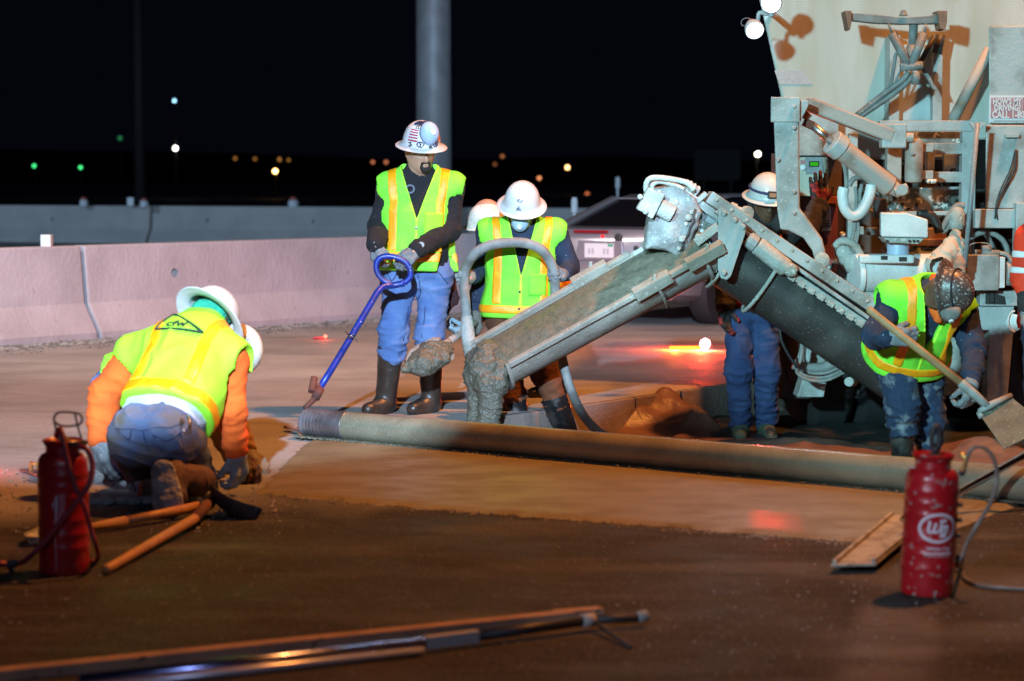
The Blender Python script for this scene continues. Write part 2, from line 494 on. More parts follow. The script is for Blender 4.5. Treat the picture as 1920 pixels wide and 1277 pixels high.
def smooth_by_angle(o, deg=35):
    me = o.data
    me.polygons.foreach_set('use_smooth', np.ones(len(me.polygons), dtype=bool))
    bm = bmesh.new()
    bm.from_mesh(me)
    a = math.radians(deg)
    for e in bm.edges:
        if len(e.link_faces) == 2:
            e.smooth = e.calc_face_angle(0) < a
    bm.to_mesh(me)
    bm.free()
    return o


def text_mesh(s, size, extrude=0.0, bold=0.0, shear=0.0, align='CENTER'):
    cu = bpy.data.curves.new('lettering', 'FONT')
    cu.body = s
    cu.size = size
    cu.extrude = extrude
    cu.offset = bold
    cu.shear = shear
    cu.align_x = align
    cu.align_y = 'CENTER'
    cu.resolution_u = 3
    o = bpy.data.objects.new('lettering', cu)
    C.objects.link(o)
    dg = bpy.context.evaluated_depsgraph_get()
    me = o.evaluated_get(dg).to_mesh()
    v = [x.co.copy() for x in me.vertices]
    f = [tuple(p.vertices) for p in me.polygons]
    o.evaluated_get(dg).to_mesh_clear()
    bpy.data.objects.remove(o)
    bpy.data.curves.remove(cu)
    return v, f


# ------------------------------------------------------------------ noise
_T = RNG.random((32, 32, 32)).astype(np.float32)


def vnoise(p):
    p = np.asarray(p, dtype=np.float32)
    i = np.floor(p).astype(np.int32)
    f = p - i
    f = f * f * (3 - 2 * f)
    i0 = i & 31
    i1 = (i + 1) & 31
    x0, y0, z0 = i0[..., 0], i0[..., 1], i0[..., 2]
    x1, y1, z1 = i1[..., 0], i1[..., 1], i1[..., 2]
    fx, fy, fz = f[..., 0], f[..., 1], f[..., 2]
    a = _T[x0, y0, z0] * (1 - fx) + _T[x1, y0, z0] * fx
    b = _T[x0, y1, z0] * (1 - fx) + _T[x1, y1, z0] * fx
    c = _T[x0, y0, z1] * (1 - fx) + _T[x1, y0, z1] * fx
    d = _T[x0, y1, z1] * (1 - fx) + _T[x1, y1, z1] * fx
    return ((a * (1 - fy) + b * fy) * (1 - fz) + (c * (1 - fy) + d * fy) * fz) * 2 - 1


def fbm(p, oct=3):
    p = np.asarray(p, dtype=np.float32)
    s, a = 0, 1.0
    for o in range(oct):
        s = s + a * vnoise(p * (2 ** o) + 7.3 * o)
        a *= 0.5
    return s


# ------------------------------------------------------------------ implicit surfaces
class Field:
    def __init__(s, pts, pad, h):
        pts = np.array([tuple(p) for p in pts], dtype=np.float64)
        s.lo = pts.min(0) - pad
        hi = pts.max(0) + pad
        s.h = h
        s.n = np.ceil((hi - s.lo) / h).astype(int) + 1
        s.d = np.full(s.n, 9.0, np.float32)

    def win(s, lo, hi):
        i0 = np.clip(np.floor((np.array(lo) - s.lo) / s.h).astype(int), 0, s.n - 1)
        i1 = np.clip(np.ceil((np.array(hi) - s.lo) / s.h).astype(int) + 1, 1, s.n)
        sl = tuple(slice(a, b) for a, b in zip(i0, i1))
        ax = [(s.lo[i] + s.h * np.arange(i0[i], i1[i])).astype(np.float32) for i in range(3)]
        return sl, ax[0][:, None, None], ax[1][None, :, None], ax[2][None, None, :]

    def put(s, sl, v, k=0.0, op='u'):
        a = s.d[sl]
        if op == 'u':
            if k > 0:
                h = np.maximum(k - np.abs(a - v), 0) / k
                s.d[sl] = np.minimum(a, v) - h * h * k * 0.25
            else:
                s.d[sl] = np.minimum(a, v)
        elif op == 's':
            v = -v
            if k > 0:
                h = np.maximum(k - np.abs(a - v), 0) / k
                s.d[sl] = np.maximum(a, v) + h * h * k * 0.25
            else:
                s.d[sl] = np.maximum(a, v)
        elif op == 'i':
            s.d[sl] = np.maximum(a, v)

    def cone(s, a, b, ra, rb=None, k=0.03, op='u', flat=None):
        rb = ra if rb is None else rb
        a, b = np.array(tuple(a), dtype=np.float32), np.array(tuple(b), dtype=np.float32)
        m = max(ra, rb) + k + 3 * s.h
        sl, X, Y, Z = s.win(np.minimum(a, b) - m, np.maximum(a, b) + m)
        ba = b - a
        L2 = max(float(ba @ ba), 1e-10)
        px, py, pz = X - a[0], Y - a[1], Z - a[2]
        t = np.clip((px * ba[0] + py * ba[1] + pz * ba[2]) / L2, 0, 1)
        qx, qy, qz = px - t * ba[0], py - t * ba[1], pz - t * ba[2]
        if flat is not None:
            ax, f = flat
            dd = (qx * ax[0] + qy * ax[1] + qz * ax[2]) * (f - 1)
            qx, qy, qz = qx + ax[0] * dd, qy + ax[1] * dd, qz + ax[2] * dd
        v = np.sqrt(qx * qx + qy * qy + qz * qz) - (ra + (rb - ra) * t)
        s.put(sl, v, k, op)
        return s

    def chain(s, pts, rs, k=0.03, op='u'):
        for i in range(len(pts) - 1):
            s.cone(pts[i], pts[i + 1], rs[i], rs[i + 1], k, op)
        return s

    def ell(s, c, r, R=None, k=0.03, op='u'):
        c = np.array(tuple(c), dtype=np.float32)
        m = max(r) + k + 3 * s.h
        sl, X, Y, Z = s.win(c - m, c + m)
        px, py, pz = X - c[0], Y - c[1], Z - c[2]
        if R is not None:
            x = px * R[0][0] + py * R[0][1] + pz * R[0][2]
            y = px * R[1][0] + py * R[1][1] + pz * R[1][2]
            z = px * R[2][0] + py * R[2][1] + pz * R[2][2]
        else:
            x, y, z = px, py, pz
        k0 = np.sqrt((x / r[0]) ** 2 + (y / r[1]) ** 2 + (z / r[2]) ** 2)
        v = (k0 - 1) * min(r)
        s.put(sl, v, k, op)
        return s

    def half(s, p, n, op='i'):
        """keep the side n points away from: intersect with dot(x-p,n)<0"""
        sl, X, Y, Z = s.win(s.lo, s.lo + s.h * s.n)
        n = Vector(n).normalized()
        v = (X - p[0]) * n[0] + (Y - p[1]) * n[1] + (Z - p[2]) * n[2]
        s.put(sl, v.astype(np.float32), 0, op)
        return s

    def mesh(s):
        d, h = s.d, s.h
        ins = d < 0
        c = np.zeros(np.array(d.shape) - 1, np.int8)
        for i in (0, 1):
            for j in (0, 1):
                for k in (0, 1):
                    c += ins[i:c.shape[0] + i, j:c.shape[1] + j, k:c.shape[2] + k]
        act = np.argwhere((c > 0) & (c < 8))
        idx = np.full(c.shape, -1, np.int32)
        idx[tuple(act.T)] = np.arange(len(act))
        acc = np.zeros((len(act), 3))
        cnt = np.zeros(len(act))
        cor = [(i, j, k) for i in (0, 1) for j in (0, 1) for k in (0, 1)]
        val = {q: d[act[:, 0] + q[0], act[:, 1] + q[1], act[:, 2] + q[2]] for q in cor}
        for q in cor:
            for ax in range(3):
                if q[ax]:
                    continue
                e = list(q)
                e[ax] = 1
                a, b = val[q], val[tuple(e)]
                x = (a < 0) != (b < 0)
                t = np.where(x, a / np.where(x, a - b, 1), 0)
                p = np.array(q, float)[None, :].repeat(len(act), 0)
                p[:, ax] += t
                acc += p * x[:, None]
                cnt += x
        V = s.lo + h * (act + acc / np.maximum(cnt, 1)[:, None])
        F = []
        for ax in range(3):
            o1, o2 = (ax + 1) % 3, (ax + 2) % 3
            n = np.array(d.shape)
            sa = [slice(0, n[i]) for i in range(3)]
            sa[ax] = slice(0, n[ax] - 1)
            sa[o1] = slice(1, n[o1] - 1)
            sa[o2] = slice(1, n[o2] - 1)
            sb = list(sa)
            sb[ax] = slice(1, n[ax])
            A, Bv = ins[tuple(sa)], ins[tuple(sb)]
            e = np.argwhere(A != Bv)
            if not len(e):
                continue
            flip = A[tuple(e.T)]
            base = e.copy()
            base[:, o1] += 1
            base[:, o2] += 1

            def cell(d1, d2):
                q = base.copy()
                q[:, o1] += d1
                q[:, o2] += d2
                return idx[tuple(q.T)]
            q = np.stack([cell(-1, -1), cell(0, -1), cell(0, 0), cell(-1, 0)], 1)
            q[~flip] = q[~flip][:, ::-1]
            F.append(q)
        F = np.concatenate(F)
        F = F[(F >= 0).all(1)]
        return V, F


def relax(V, F, it=1):
    for _ in range(it):
        acc = np.zeros_like(V)
        cnt = np.zeros(len(V))
        for a, b in ((0, 1), (1, 2), (2, 3), (3, 0)):
            np.add.at(acc, F[:, a], V[F[:, b]])
            np.add.at(acc, F[:, b], V[F[:, a]])
            np.add.at(cnt, F[:, a], 1)
            np.add.at(cnt, F[:, b], 1)
        V = 0.5 * V + 0.5 * acc / np.maximum(cnt, 1)[:, None]
    return V


def normals(V, F):
    n = np.cross(V[F[:, 2]] - V[F[:, 0]], V[F[:, 3]] - V[F[:, 1]])
    N = np.zeros_like(V)
    for i in range(4):
        np.add.at(N, F[:, i], n)
    return N / np.maximum(np.linalg.norm(N, axis=1), 1e-12)[:, None]


def wrinkle(V, F, amp, freq, axis=None, seed=0.0):
    """cloth folds: ridged noise, stretched across the limb so folds run round it"""
    if amp == 0:
        return V
    N = normals(V, F)
    P = V * freq
    if axis is not None:
        a = np.array(tuple(axis))
        a = a / np.linalg.norm(a)
        P = P + np.outer((P @ a) * 1.3, a)
    P = P + 0.6 * np.stack([vnoise(P * 0.5 + 3.1 + seed), vnoise(P * 0.5 + 9.7 + seed), vnoise(P * 0.5 + 17 + seed)], 1)
    n = vnoise(P + seed)
    r = np.clip(1 - np.abs(n) * 1.9, 0, 1) ** 2.6
    n2 = vnoise(P * 1.9 + 11 + seed)
    r2 = np.clip(1 - np.abs(n2) * 2.2, 0, 1) ** 2.2
    q = vnoise(P * 0.45 + 31 + seed)
    return V + N * (amp * (0.95 * r + 0.35 * r2 - 0.3 + 0.45 * q))[:, None]


# ------------------------------------------------------------------ people
def U(v):
    return Vector(v).normalized()


class Person:
    def __init__(s, label, J, head_fwd=(0, -1, 0), head_up=(0, 0, 1), base=None, group='road workers', sc=1.0):
        s.J = {k: Vector(v) for k, v in J.items()}
        J = s.J
        if base is None:
            base = Vector((J['pel'].x, J['pel'].y, 0.0))
        s.e = thing('person', label, 'person', base, group)
        s.sc = sc
        z = U(J['neck'] - J['pel'])
        x = J['shR'] - J['shL']
        x = U(x - z * x.dot(z))
        f = z.cross(x)
        s.R = np.array([tuple(x), tuple(f), tuple(z)], dtype=np.float32)   # rows: right, front, up
        s.T = (J['neck'] - J['pel']).length
        s.x, s.f, s.z = x, f, z
        hu = U(head_up)
        hf = Vector(head_fwd)
        hf = U(hf - hu * hf.dot(hu))
        s.hu, s.hf = hu, hf
        s.hr = hf.cross(hu)
        s.HR = [tuple(s.hr), tuple(hf), tuple(hu)]
        s.shw = (J['shR'] - J['shL']).length / 2

    # torso of flattened rings in the trunk's own frame
    def torso_d(s, lx, ly, lz, grow, flare=0.0, wa=1.0, wb=1.0):
        T = s.T
        zs = np.array([-0.17, -0.02, 0.22, 0.60, 0.84, 0.97, 1.08]) * T
        a = np.array([0.160, 0.180, 0.168, 0.190, 0.180, 0.105, 0.062]) * wa * s.sc
        b = np.array([0.100, 0.126, 0.124, 0.130, 0.110, 0.080, 0.058]) * wb * s.sc
        c = np.array([-0.010, -0.008, 0.008, 0.012, -0.004, -0.012, 0.0])
        A = np.interp(lz, zs, a) + grow
        Bq = np.interp(lz, zs, b) + grow
        Cq = np.interp(lz, zs, c)
        if flare:
            fl = flare * np.clip((0.35 * T - lz) / (0.45 * T), 0, 1)
            A = A + fl
            Bq = Bq + fl
        q = 2.5
        r = (np.abs(lx / A) ** q + np.abs((ly - Cq) / Bq) ** q) ** (1 / q)
        d = (r - 1) * np.minimum(A, Bq) * 0.9
        d = np.maximum(d, (zs[0] - grow) - lz)
        d = np.maximum(d, lz - (zs[-1] + grow * 0.3))
        return d.astype(np.float32)

    def loc(s, p):
        q = np.array(tuple(Vector(p) - s.J['pel']), dtype=np.float32)
        return Vector(tuple(float(t) for t in s.R @ q))

    def put_torso(s, F, grow, k=0.03, flare=0.0, wa=1.0, wb=1.0, zlo=None):
        c = (s.J['pel'] + s.J['neck']) / 2
        m = s.T * 0.75 + 0.25
        sl, X, Y, Z = F.win(np.array(tuple(c)) - m, np.array(tuple(c)) + m)
        o = s.J['pel']
        px, py, pz = X - o.x, Y - o.y, Z - o.z
        R = s.R
        lx = px * R[0][0] + py * R[0][1] + pz * R[0][2]
        ly = px * R[1][0] + py * R[1][1] + pz * R[1][2]
        lz = px * R[2][0] + py * R[2][1] + pz * R[2][2]
        d = s.torso_d(lx, ly, lz, grow, flare, wa, wb)
        if zlo is not None:
            d = np.maximum(d, zlo - lz)
        F.put(sl, d, k)

    def put_head(s, F, skin_face=True):
        h, u, f, r = s.J['head'], s.hu, s.hf, s.hr
        S = s.sc
        F.ell(h + u * 0.025 * S - f * 0.008 * S, (0.076 * S, 0.096 * S, 0.095 * S), s.HR, 0.02)
        F.cone(h + f * 0.035 * S - u * 0.03 * S, h + f * 0.058 * S - u * 0.082 * S, 0.056 * S, 0.032 * S, 0.03)
        F.cone(h - u * 0.045 * S - f * 0.005 * S + r * 0.035 * S, h - u * 0.085 * S + f * 0.045 * S + r * 0.015 * S, 0.034 * S, 0.024 * S, 0.03)
        F.cone(h - u * 0.045 * S - f * 0.005 * S - r * 0.035 * S, h - u * 0.085 * S + f * 0.045 * S - r * 0.015 * S, 0.034 * S, 0.024 * S, 0.03)
        F.cone(h + f * 0.086 * S + u * 0.008 * S, h + f * 0.107 * S - u * 0.032 * S, 0.009 * S, 0.0135 * S, 0.014)
        F.cone(h + f * 0.092 * S - u * 0.036 * S + r * 0.011 * S, h + f * 0.092 * S - u * 0.036 * S - r * 0.011 * S, 0.010 * S, 0.010 * S, 0.008)
        for q in (1, -1):
            F.ell(h + f * 0.094 * S + u * 0.010 * S + r * q * 0.032 * S, (0.019 * S, 0.014 * S, 0.012 * S), s.HR, 0.012, 's')
            F.ell(h + f * 0.084 * S + u * 0.010 * S + r * q * 0.032 * S, (0.014 * S, 0.010 * S, 0.010 * S), s.HR, 0.004)
            F.cone(h + f * 0.089 * S + u * 0.030 * S + r * q * 0.014 * S, h + f * 0.080 * S + u * 0.030 * S + r * q * 0.046 * S, 0.011 * S, 0.009 * S, 0.012)
            F.ell(h + r * q * 0.079 * S - u * 0.004 * S - f * 0.012 * S, (0.011 * S, 0.019 * S, 0.031 * S), s.HR, 0.01)
        F.cone(h + f * 0.092 * S - u * 0.057 * S + r * 0.018 * S, h + f * 0.092 * S - u * 0.057 * S - r * 0.018 * S, 0.0085 * S, 0.0085 * S, 0.008)
        F.cone(h + f * 0.089 * S - u * 0.070 * S + r * 0.012 * S, h + f * 0.089 * S - u * 0.070 * S - r * 0.012 * S, 0.0085 * S, 0.0085 * S, 0.008)
        F.cone(s.J['neck'] - s.z * 0.03, h - u * 0.045 - f * 0.012, 0.062 * S, 0.056 * S, 0.04)

    def body(s, m='skin', h=0.011):
        J = s.J
        pts = [J[k] for k in J] + [J['head'] + s.hu * 0.06]
        F = Field(pts, 0.17, h)
        s.put_torso(F, -0.012, 0.0)
        for q in 'RL':
            F.chain([J['neck'] - s.z * 0.05, J['sh' + q]], [0.06, 0.058], 0.05)
            F.chain([J['sh' + q], J['el' + q], J['wr' + q]], [0.056, 0.042, 0.026], 0.03)
            F.cone(J['wr' + q], J['wr' + q].lerp(J['el' + q], -0.12), 0.026, 0.020, 0.01)
            F.chain([J['hip' + q], J['kn' + q], J['an' + q]], [0.082, 0.056, 0.040], 0.04)
            F.cone(J['an' + q], J['to' + q], 0.038, 0.03, 0.02)
        s.put_head(F)
        V, Q = F.mesh()
        V = relax(V, Q, 1)
        return mk('body', V, Q, m, s.e, True)

    def trousers(s, m, low='an', loose=1.0, cut=1.0, amp=0.010, h=0.0105, rise=0.14, knee=1.0):
        """cut: how far down the shin the cloth reaches"""
        J = s.J
        pts = [J['pel'], J['hipR'], J['hipL'], J['knR'], J['knL'], J['anR'], J['anL'], J['pel'] + s.z * rise]
        F = Field(pts, 0.17, h)
        s.put_torso(F, 0.004, 0.0)
        F.half(J['pel'] + s.z * rise * s.sc, s.z)
        F.half(J['pel'] - s.z * 0.16, -s.z)
        for q in 'RL':
            e = J['kn' + q].lerp(J['an' + q], cut)
            F.chain([J['hip' + q] + s.z * 0.02, J['kn' + q], e], [0.104 * loose * s.sc, 0.083 * loose * knee * s.sc, 0.079 * loose * s.sc], 0.05)
        V, Q = F.mesh()
        V = relax(V, Q, 1)
        V = wrinkle(V, Q, amp, 9.0, (0, 0, 1), 1.0 + s.J['pel'].x)
        # bunched folds near the hems and knees
        N = normals(V, Q)
        for q in 'RL':
            for c, wd, am in ((J['kn' + q].lerp(J['an' + q], cut), 0.17, 0.9), (J['kn' + q], 0.13, 0.6)):
                dd = np.linalg.norm(V - np.array(tuple(c)), axis=1)
                a = U(J['an' + q] - J['kn' + q])
                t = (V - np.array(tuple(c))) @ np.array(tuple(a))
                k = np.exp(-(dd / wd) ** 2)
                aa = np.array(tuple(a))
                r_ = 1.6 * np.clip(1 - 2.0 * np.abs(vnoise(V * 5.5 + np.outer(t * 17, aa) + 0.5 * vnoise(V * 9)[:, None] + 5)), 0, 1) ** 2.2 - 0.4
                V = V + N * (r_ * amp * am * k * 1.5)[:, None]
        return mk('trousers', V, Q, m, s.e, True)

    def shirt(s, m, name='shirt', loose=1.0, amp=0.009, h=0.0105, low=-0.05, sl=(1.0, 1.0), grow=0.008, collar=True):
        J = s.J
        pts = [J['pel'], J['neck'] + s.z * 0.04] + [J[a + q] for a in ('sh', 'el', 'wr') for q in 'RL']
        F = Field(pts, 0.16, h)
        s.put_torso(F, grow, 0.0, zlo=low * s.T)
        F.cone(J['neck'] - s.z * 0.04, J['neck'] + s.z * 0.015, 0.078, 0.070, 0.03)
        for q, e in zip('RL', sl):
            we = J['el' + q].lerp(J['wr' + q], e)
            F.cone(J['neck'] - s.z * 0.07, J['sh' + q], 0.075, 0.075 * loose, 0.05)
            F.chain([J['sh' + q], J['el' + q], we], [0.078 * loose, 0.064 * loose, 0.052 * loose], 0.035)
        V, Q = F.mesh()
        V = relax(V, Q, 1)
        V = wrinkle(V, Q, amp, 10.0, None, 3.0 + s.J['pel'].x)
        N = normals(V, Q)
        for q in 'RL':
            for c, wd, am in ((J['el' + q], 0.10, 0.8), (J['el' + q].lerp(J['wr' + q], 0.85), 0.09, 0.8)):
                dd = np.linalg.norm(V - np.array(tuple(c)), axis=1)
                a = U(J['wr' + q] - J['el' + q])
                t = (V - np.array(tuple(c))) @ np.array(tuple(a))
                aa = np.array(tuple(a))
                r_ = 1.6 * np.clip(1 - 2.0 * np.abs(vnoise(V * 6.5 + np.outer(t * 19, aa) + 0.5 * vnoise(V * 9)[:, None] + 5)), 0, 1) ** 2.2 - 0.4
                V = V + N * (r_ * amp * am * 1.4 * np.exp(-(dd / wd) ** 2))[:, None]
        return mk(name, V, Q, m, s.e, True)

    def vest(s, m='green', hem=-0.10, vdeep=0.42, vwide=0.30, grow=0.026, flare=0.02, band=(0.02, 0.075), vert=(0.10, 0.15),
             armr=0.088, armrL=None, amp=0.007, seams=True, backlow=None, wing=0.02, vtop=None, h=0.0085, wb=1.0):
        T = s.T
        lo = Vector((-0.36, -0.26, hem * T - 0.03))
        hi = Vector((0.36, 0.26, 1.12 * T))
        base = Field([lo, hi], 0.03, h)
        sl, X, Y, Z = base.win(lo - Vector((1, 1, 1)), hi + Vector((1, 1, 1)))
        shR, shL = s.loc(s.J['shR']), s.loc(s.J['shL'])
        elR, elL = s.loc(s.J['elR']), s.loc(s.J['elL'])
        neck = s.loc(s.J['neck'])

        def trunk(g):
            F = Field([lo, hi], 0.03, h)
            F.d[...] = s.torso_d(X + 0 * Y + 0 * Z, Y + 0 * X + 0 * Z, Z + 0 * X + 0 * Y, g, flare, wb=wb)
            for q in (shR, shL):
                F.cone(neck + Vector((0, 0, -0.085)), q + Vector((math.copysign(wing - 0.005, q.x), 0, -0.004)), 0.082 + g, 0.060 + g, 0.05)
            return F

        slope = vwide
        zv = T * (1 - vdeep)
        wedge = np.maximum((np.abs(X) - (Z - zv) * slope).astype(np.float32), (0.0 - Y)) + 0 * Z
        nk = Field([lo, hi], 0.03, h)
        nk.cone(neck + Vector((0, -0.02, -0.03)), neck + Vector((0, 0.01, 0.2)), 0.074, 0.085, 0)
        arms = Field([lo, hi], 0.03, h)
        armr0 = armr
        for a, b in ((shR, elR), (shL, elL)):
            armr = armrL if (armrL and a is shL) else armr0
            a2 = a + Vector((math.copysign(wing, a.x), 0, 0))
            arms.cone(a2 + U(b - a) * 0.07 + Vector((math.copysign(0.01, a.x), 0, -0.035)), a2 + U(b - a) * 0.6, armr, armr * 1.15, 0)
            arms.cone(a2 + Vector((math.copysign(0.125, a.x), 0, -0.03)), a2 + Vector((math.copysign(0.3, a.x), 0, -0.05)), armr, armr * 1.3, 0)
        cut = np.minimum(np.minimum(wedge, nk.d), arms.d)

        def finish(F, name, mm, extra=None):
            d = np.maximum(F.d, -cut)
            d = np.maximum(d, hem * T - Z)
            if extra is not None:
                d = np.maximum(d, extra)
            F.d = d.astype(np.float32)
            V, Q = F.mesh()
            if not len(V):
                return None
            V = relax(V, Q, 1)
            n = vnoise(V * np.array([9, 9, 4.5]) + 40 + s.J['pel'].x)
            n2 = 1 - 2.2 * np.abs(vnoise(V * np.array([14, 14, 7.0]) + 70 + 0.5 * n[:, None]))
            dirn = V * np.array([1, 1, 0])
            dirn /= np.maximum(np.linalg.norm(dirn, axis=1), 1e-6)[:, None]
            V = V + dirn * ((n * 0.8 + n2 * 0.55) * amp * np.clip((T * 1.0 - V[:, 2]) / (0.25 * T), 0.1, 1))[:, None]
            Wv = V @ s.R + np.array(tuple(s.J['pel']))
            return mk(name, Wv, Q, mm, VE, True)

        VE = s.e
        v = finish(trunk(grow), 'vest', m)
        VE = v
        WORLD_LOC[v.name] = WORLD_LOC[s.e.name]
        g2 = grow + 0.005
        if band:
            finish(trunk(g2), 'reflective_tape', 'tape', (np.maximum(Z - band[1] * 1.0, band[0] - Z) + 0 * X + 0 * Y))
        if vert:
            mid, hw = (vert[0] + vert[1]) / 2, (vert[1] - vert[0]) / 2
            for q in (1, -1):
                ex = np.maximum(np.abs(X * q - mid - 0.02 * np.clip((Z - 0.7 * T) / (0.3 * T), 0, 1)) - hw, (band[1] if band else 0.0) + 0.002 - Z) + 0 * Y
                finish(trunk(g2), 'reflective_tape', 'tape', ex)
        if seams:
            wd = np.maximum(np.abs(np.abs(X) - (Z - zv) * slope - 0.006) - 0.006, np.maximum(0.0 - Y, zv - 0.03 - Z)) + 0 * X
            zip_ = np.maximum(np.abs(X) - 0.011, np.maximum(0 - Y, Z - zv)) + 0 * X
            finish(trunk(grow + 0.003), 'vest_piping', 'piping', np.minimum(wd, zip_))
        s.vest_o = v
        return v

    def surf(s, x, z, grow=0.03, front=1, wb=1.0, flare=0.02):
        """a point on the vest front at torso-local x,z -> world, plus normal"""
        ys = np.linspace(0, 0.3, 151) * front
        d = s.torso_d(np.full(151, x), ys, np.full(151, z), grow, flare, wb=wb)
        i = int(np.argmin(np.abs(d)))
        p = np.array([x, ys[i], z]) @ s.R + np.array(tuple(s.J['pel']))
        return Vector(p), Vector(tuple(s.R[1] * front))

    def boot(s, q, m='boot', top=0.72, r=0.064, h=0.0095, flat_toe=True, name='boot', foot=True):
        J = s.J
        a, t, k = J['an' + q], J['to' + q], J['kn' + q]
        tp = a.lerp(k, top)
        F = Field([a, t, tp], 0.13, h)
        ax = U(k - a)
        F.cone(a, tp, r * 0.86, r * 1.08, 0.0)
        if foot:
            d = U(t - a)
            F.cone(a - d * 0.035 - Vector((0, 0, 0.035)), a + d * 0.05 - Vector((0, 0, 0.02)), 0.045, 0.052, 0.03)
            F.cone(a + d * 0.05 - Vector((0, 0, 0.02)), t, 0.052, 0.042, 0.03)
        F.half(tp, ax)
        V, Q = F.mesh()
        V = relax(V, Q, 1)
        V = wrinkle(V, Q, 0.004, 9, None, 5)
        o = mk(name, V, Q, m, s.e, True)
        # rolled rim
        b = B()
        ring = []
        xx = U(ax.cross(Vector((0, 1, 0.2))))
        yy = ax.cross(xx)
        for i in range(17):
            an = 2 * math.pi * i / 16
            ring.append(tp - ax * 0.008 + (xx * math.cos(an) + yy * math.sin(an)) * r * 1.08)
        b.tube(ring, 0.006, 6, cap=False)
        rm = b.go('rim', m, o, 0, True, origin=WORLD_LOC[s.e.name])
        return o

    def glove(s, q, m, pn, side, curl=(0.5, 0.9, 0.7), spread=0.020, hand=None, k=1.0, name='glove', thumb=0.55, cuff=0.05, dir_=None):
        """five fingers on a palm; pn: the way the palm faces, side: the way the thumb lies"""
        J = s.J
        wr = J['wr' + q]
        d = U(dir_) if dir_ is not None else U(J['ha' + q] - wr)
        pn = Vector(pn)
        pn = U(pn - d * pn.dot(d))
        sd = d.cross(pn)
        if sd.dot(Vector(side)) < 0:
            sd = -sd
        F = Field([wr - d * 0.07, wr + d * 0.20 * k], 0.13 * k, 0.0048)
        fa = U(wr - J['el' + q])
        F.cone(wr - fa * cuff, wr + d * 0.012, 0.034 * k, 0.033 * k, 0.0)
        F.cone(wr + d * 0.015 * k + sd * 0.012 * k, wr + d * 0.08 * k + sd * 0.024 * k, 0.024 * k, 0.021 * k, 0.025)
        F.cone(wr + d * 0.015 * k - sd * 0.012 * k, wr + d * 0.075 * k - sd * 0.026 * k, 0.024 * k, 0.020 * k, 0.025)
        L = [(0.043, 0.030, 0.024), (0.048, 0.033, 0.026), (0.045, 0.031, 0.025), (0.036, 0.025, 0.021)]
        for i in range(4):
            o = (1.5 - i)
            p = wr + d * (0.085 - 0.004 * abs(o - 0.5)) * k + sd * o * spread * k
            a = 0.0
            dd = U(d + sd * o * 0.05)
            for j in range(3):
                a += curl[j] * (1 + 0.08 * (i - 1.5))
                v = dd * math.cos(a) + pn * math.sin(a)
                e = p + v * L[i][j] * k
                F.cone(p, e, (0.0125 - 0.001 * j) * k, (0.0115 - 0.001 * j) * k, 0.007)
                p = e
        p = wr + d * 0.025 * k + sd * 0.026 * k + pn * 0.008 * k
        v = U(d * 0.75 + sd * 0.6 + pn * 0.35)
        e = p + v * 0.042 * k
        F.cone(p, e, 0.018 * k, 0.0135 * k, 0.012)
        v2 = U(v + pn * thumb - sd * thumb * 0.8)
        e2 = e + v2 * 0.034 * k
        F.cone(e, e2, 0.0135 * k, 0.0125 * k, 0.007)
        v3 = U(v2 + pn * thumb - sd * thumb)
        F.cone(e2, e2 + v3 * 0.022 * k, 0.0125 * k, 0.010 * k, 0.006)
        V, Q = F.mesh()
        V = wrinkle(V, Q, 0.0022, 38, None, 2.0)
        return mk(name, V, Q, m, s.e, True)

    # hat frame: c = middle of the brim plane
    def hat(s, m, c=None, up=None, fwd=None, k=1.0, name='hard_hat', brim=1.0, ribs=0):
        c = s.J['head'] + s.hu * 0.045 + s.hf * 0.005 if c is None else Vector(c)
        up = s.hu if up is None else U(up)
        fwd = s.hf if fwd is None else Vector(fwd)
        fwd = U(fwd - up * fwd.dot(up))
        s.hc, s.hup, s.hfw, s.hk = c, up, fwd, k
        b = B()
        w_ = 0.040 * brim
        prof = [(0.004, 0.132), (0.025, 0.130), (0.050, 0.121), (0.074, 0.104), (0.093, 0.080), (0.105, 0.052), (0.111, 0.024),
                (0.113, 0.008), (0.117, 0.001), (0.113 + w_ * 0.5, -0.005), (0.113 + w_, -0.011), (0.115 + w_, -0.014), (0.113 + w_, -0.017),
                (0.113 + w_ * 0.5, -0.011), (0.112, -0.005), (0.106, 0.004), (0.103, 0.025), (0.090, 0.072), (0.060, 0.108), (0.004, 0.122)]
        b.lathe([(r * k, hh * k) for r, hh in prof], c, up, 40, 0.93, 1.10, fwd)
        o = b.go(name, m, s.e, 0, True)
        smooth_by_angle(o, 50)
        r = fwd.cross(up)
        for i in range(ribs):
            x0 = (i - (ribs - 1) / 2) * 0.032
            pts = []
            for j in range(13):
                th = math.radians(-78 + 156 * j / 12)
                rr = math.sqrt(max(0, 1 - (x0 / 0.105) ** 2))
                pts.append(c + r * x0 * k + fwd * math.sin(th) * 0.122 * rr * k + up * (0.002 + math.cos(th) * 0.129 * rr) * k)
            bb = B()
            bb.tube(pts, 0.0028 * k, 6)
            bb.go('rib', m, o, 0, True, origin=WORLD_LOC[s.e.name])
        s.hat_o = o
        WORLD_LOC[o.name] = WORLD_LOC[s.e.name]
        return o

    def on_hat(s, az, el, off=0.002):
        """point on the dome: az from the front towards the wearer's right, el up from the brim (degrees)"""
        a, e = math.radians(az), math.radians(el)
        k = s.hk
        r = s.hfw.cross(s.hup)
        # ellipsoid-like dome
        dr = math.cos(e) ** 0.85
        p = s.hc + (r * math.sin(a) * 0.112 * 0.93 * dr + s.hfw * math.cos(a) * 0.112 * 1.10 * dr + s.hup * (0.006 + 0.126 * math.sin(e) ** 0.95 if e > 0 else 0.004)) * k
        n = U(r * math.sin(a) * math.cos(e) + s.hfw * math.cos(a) * math.cos(e) + s.hup * math.sin(e))
        return p + n * off, n

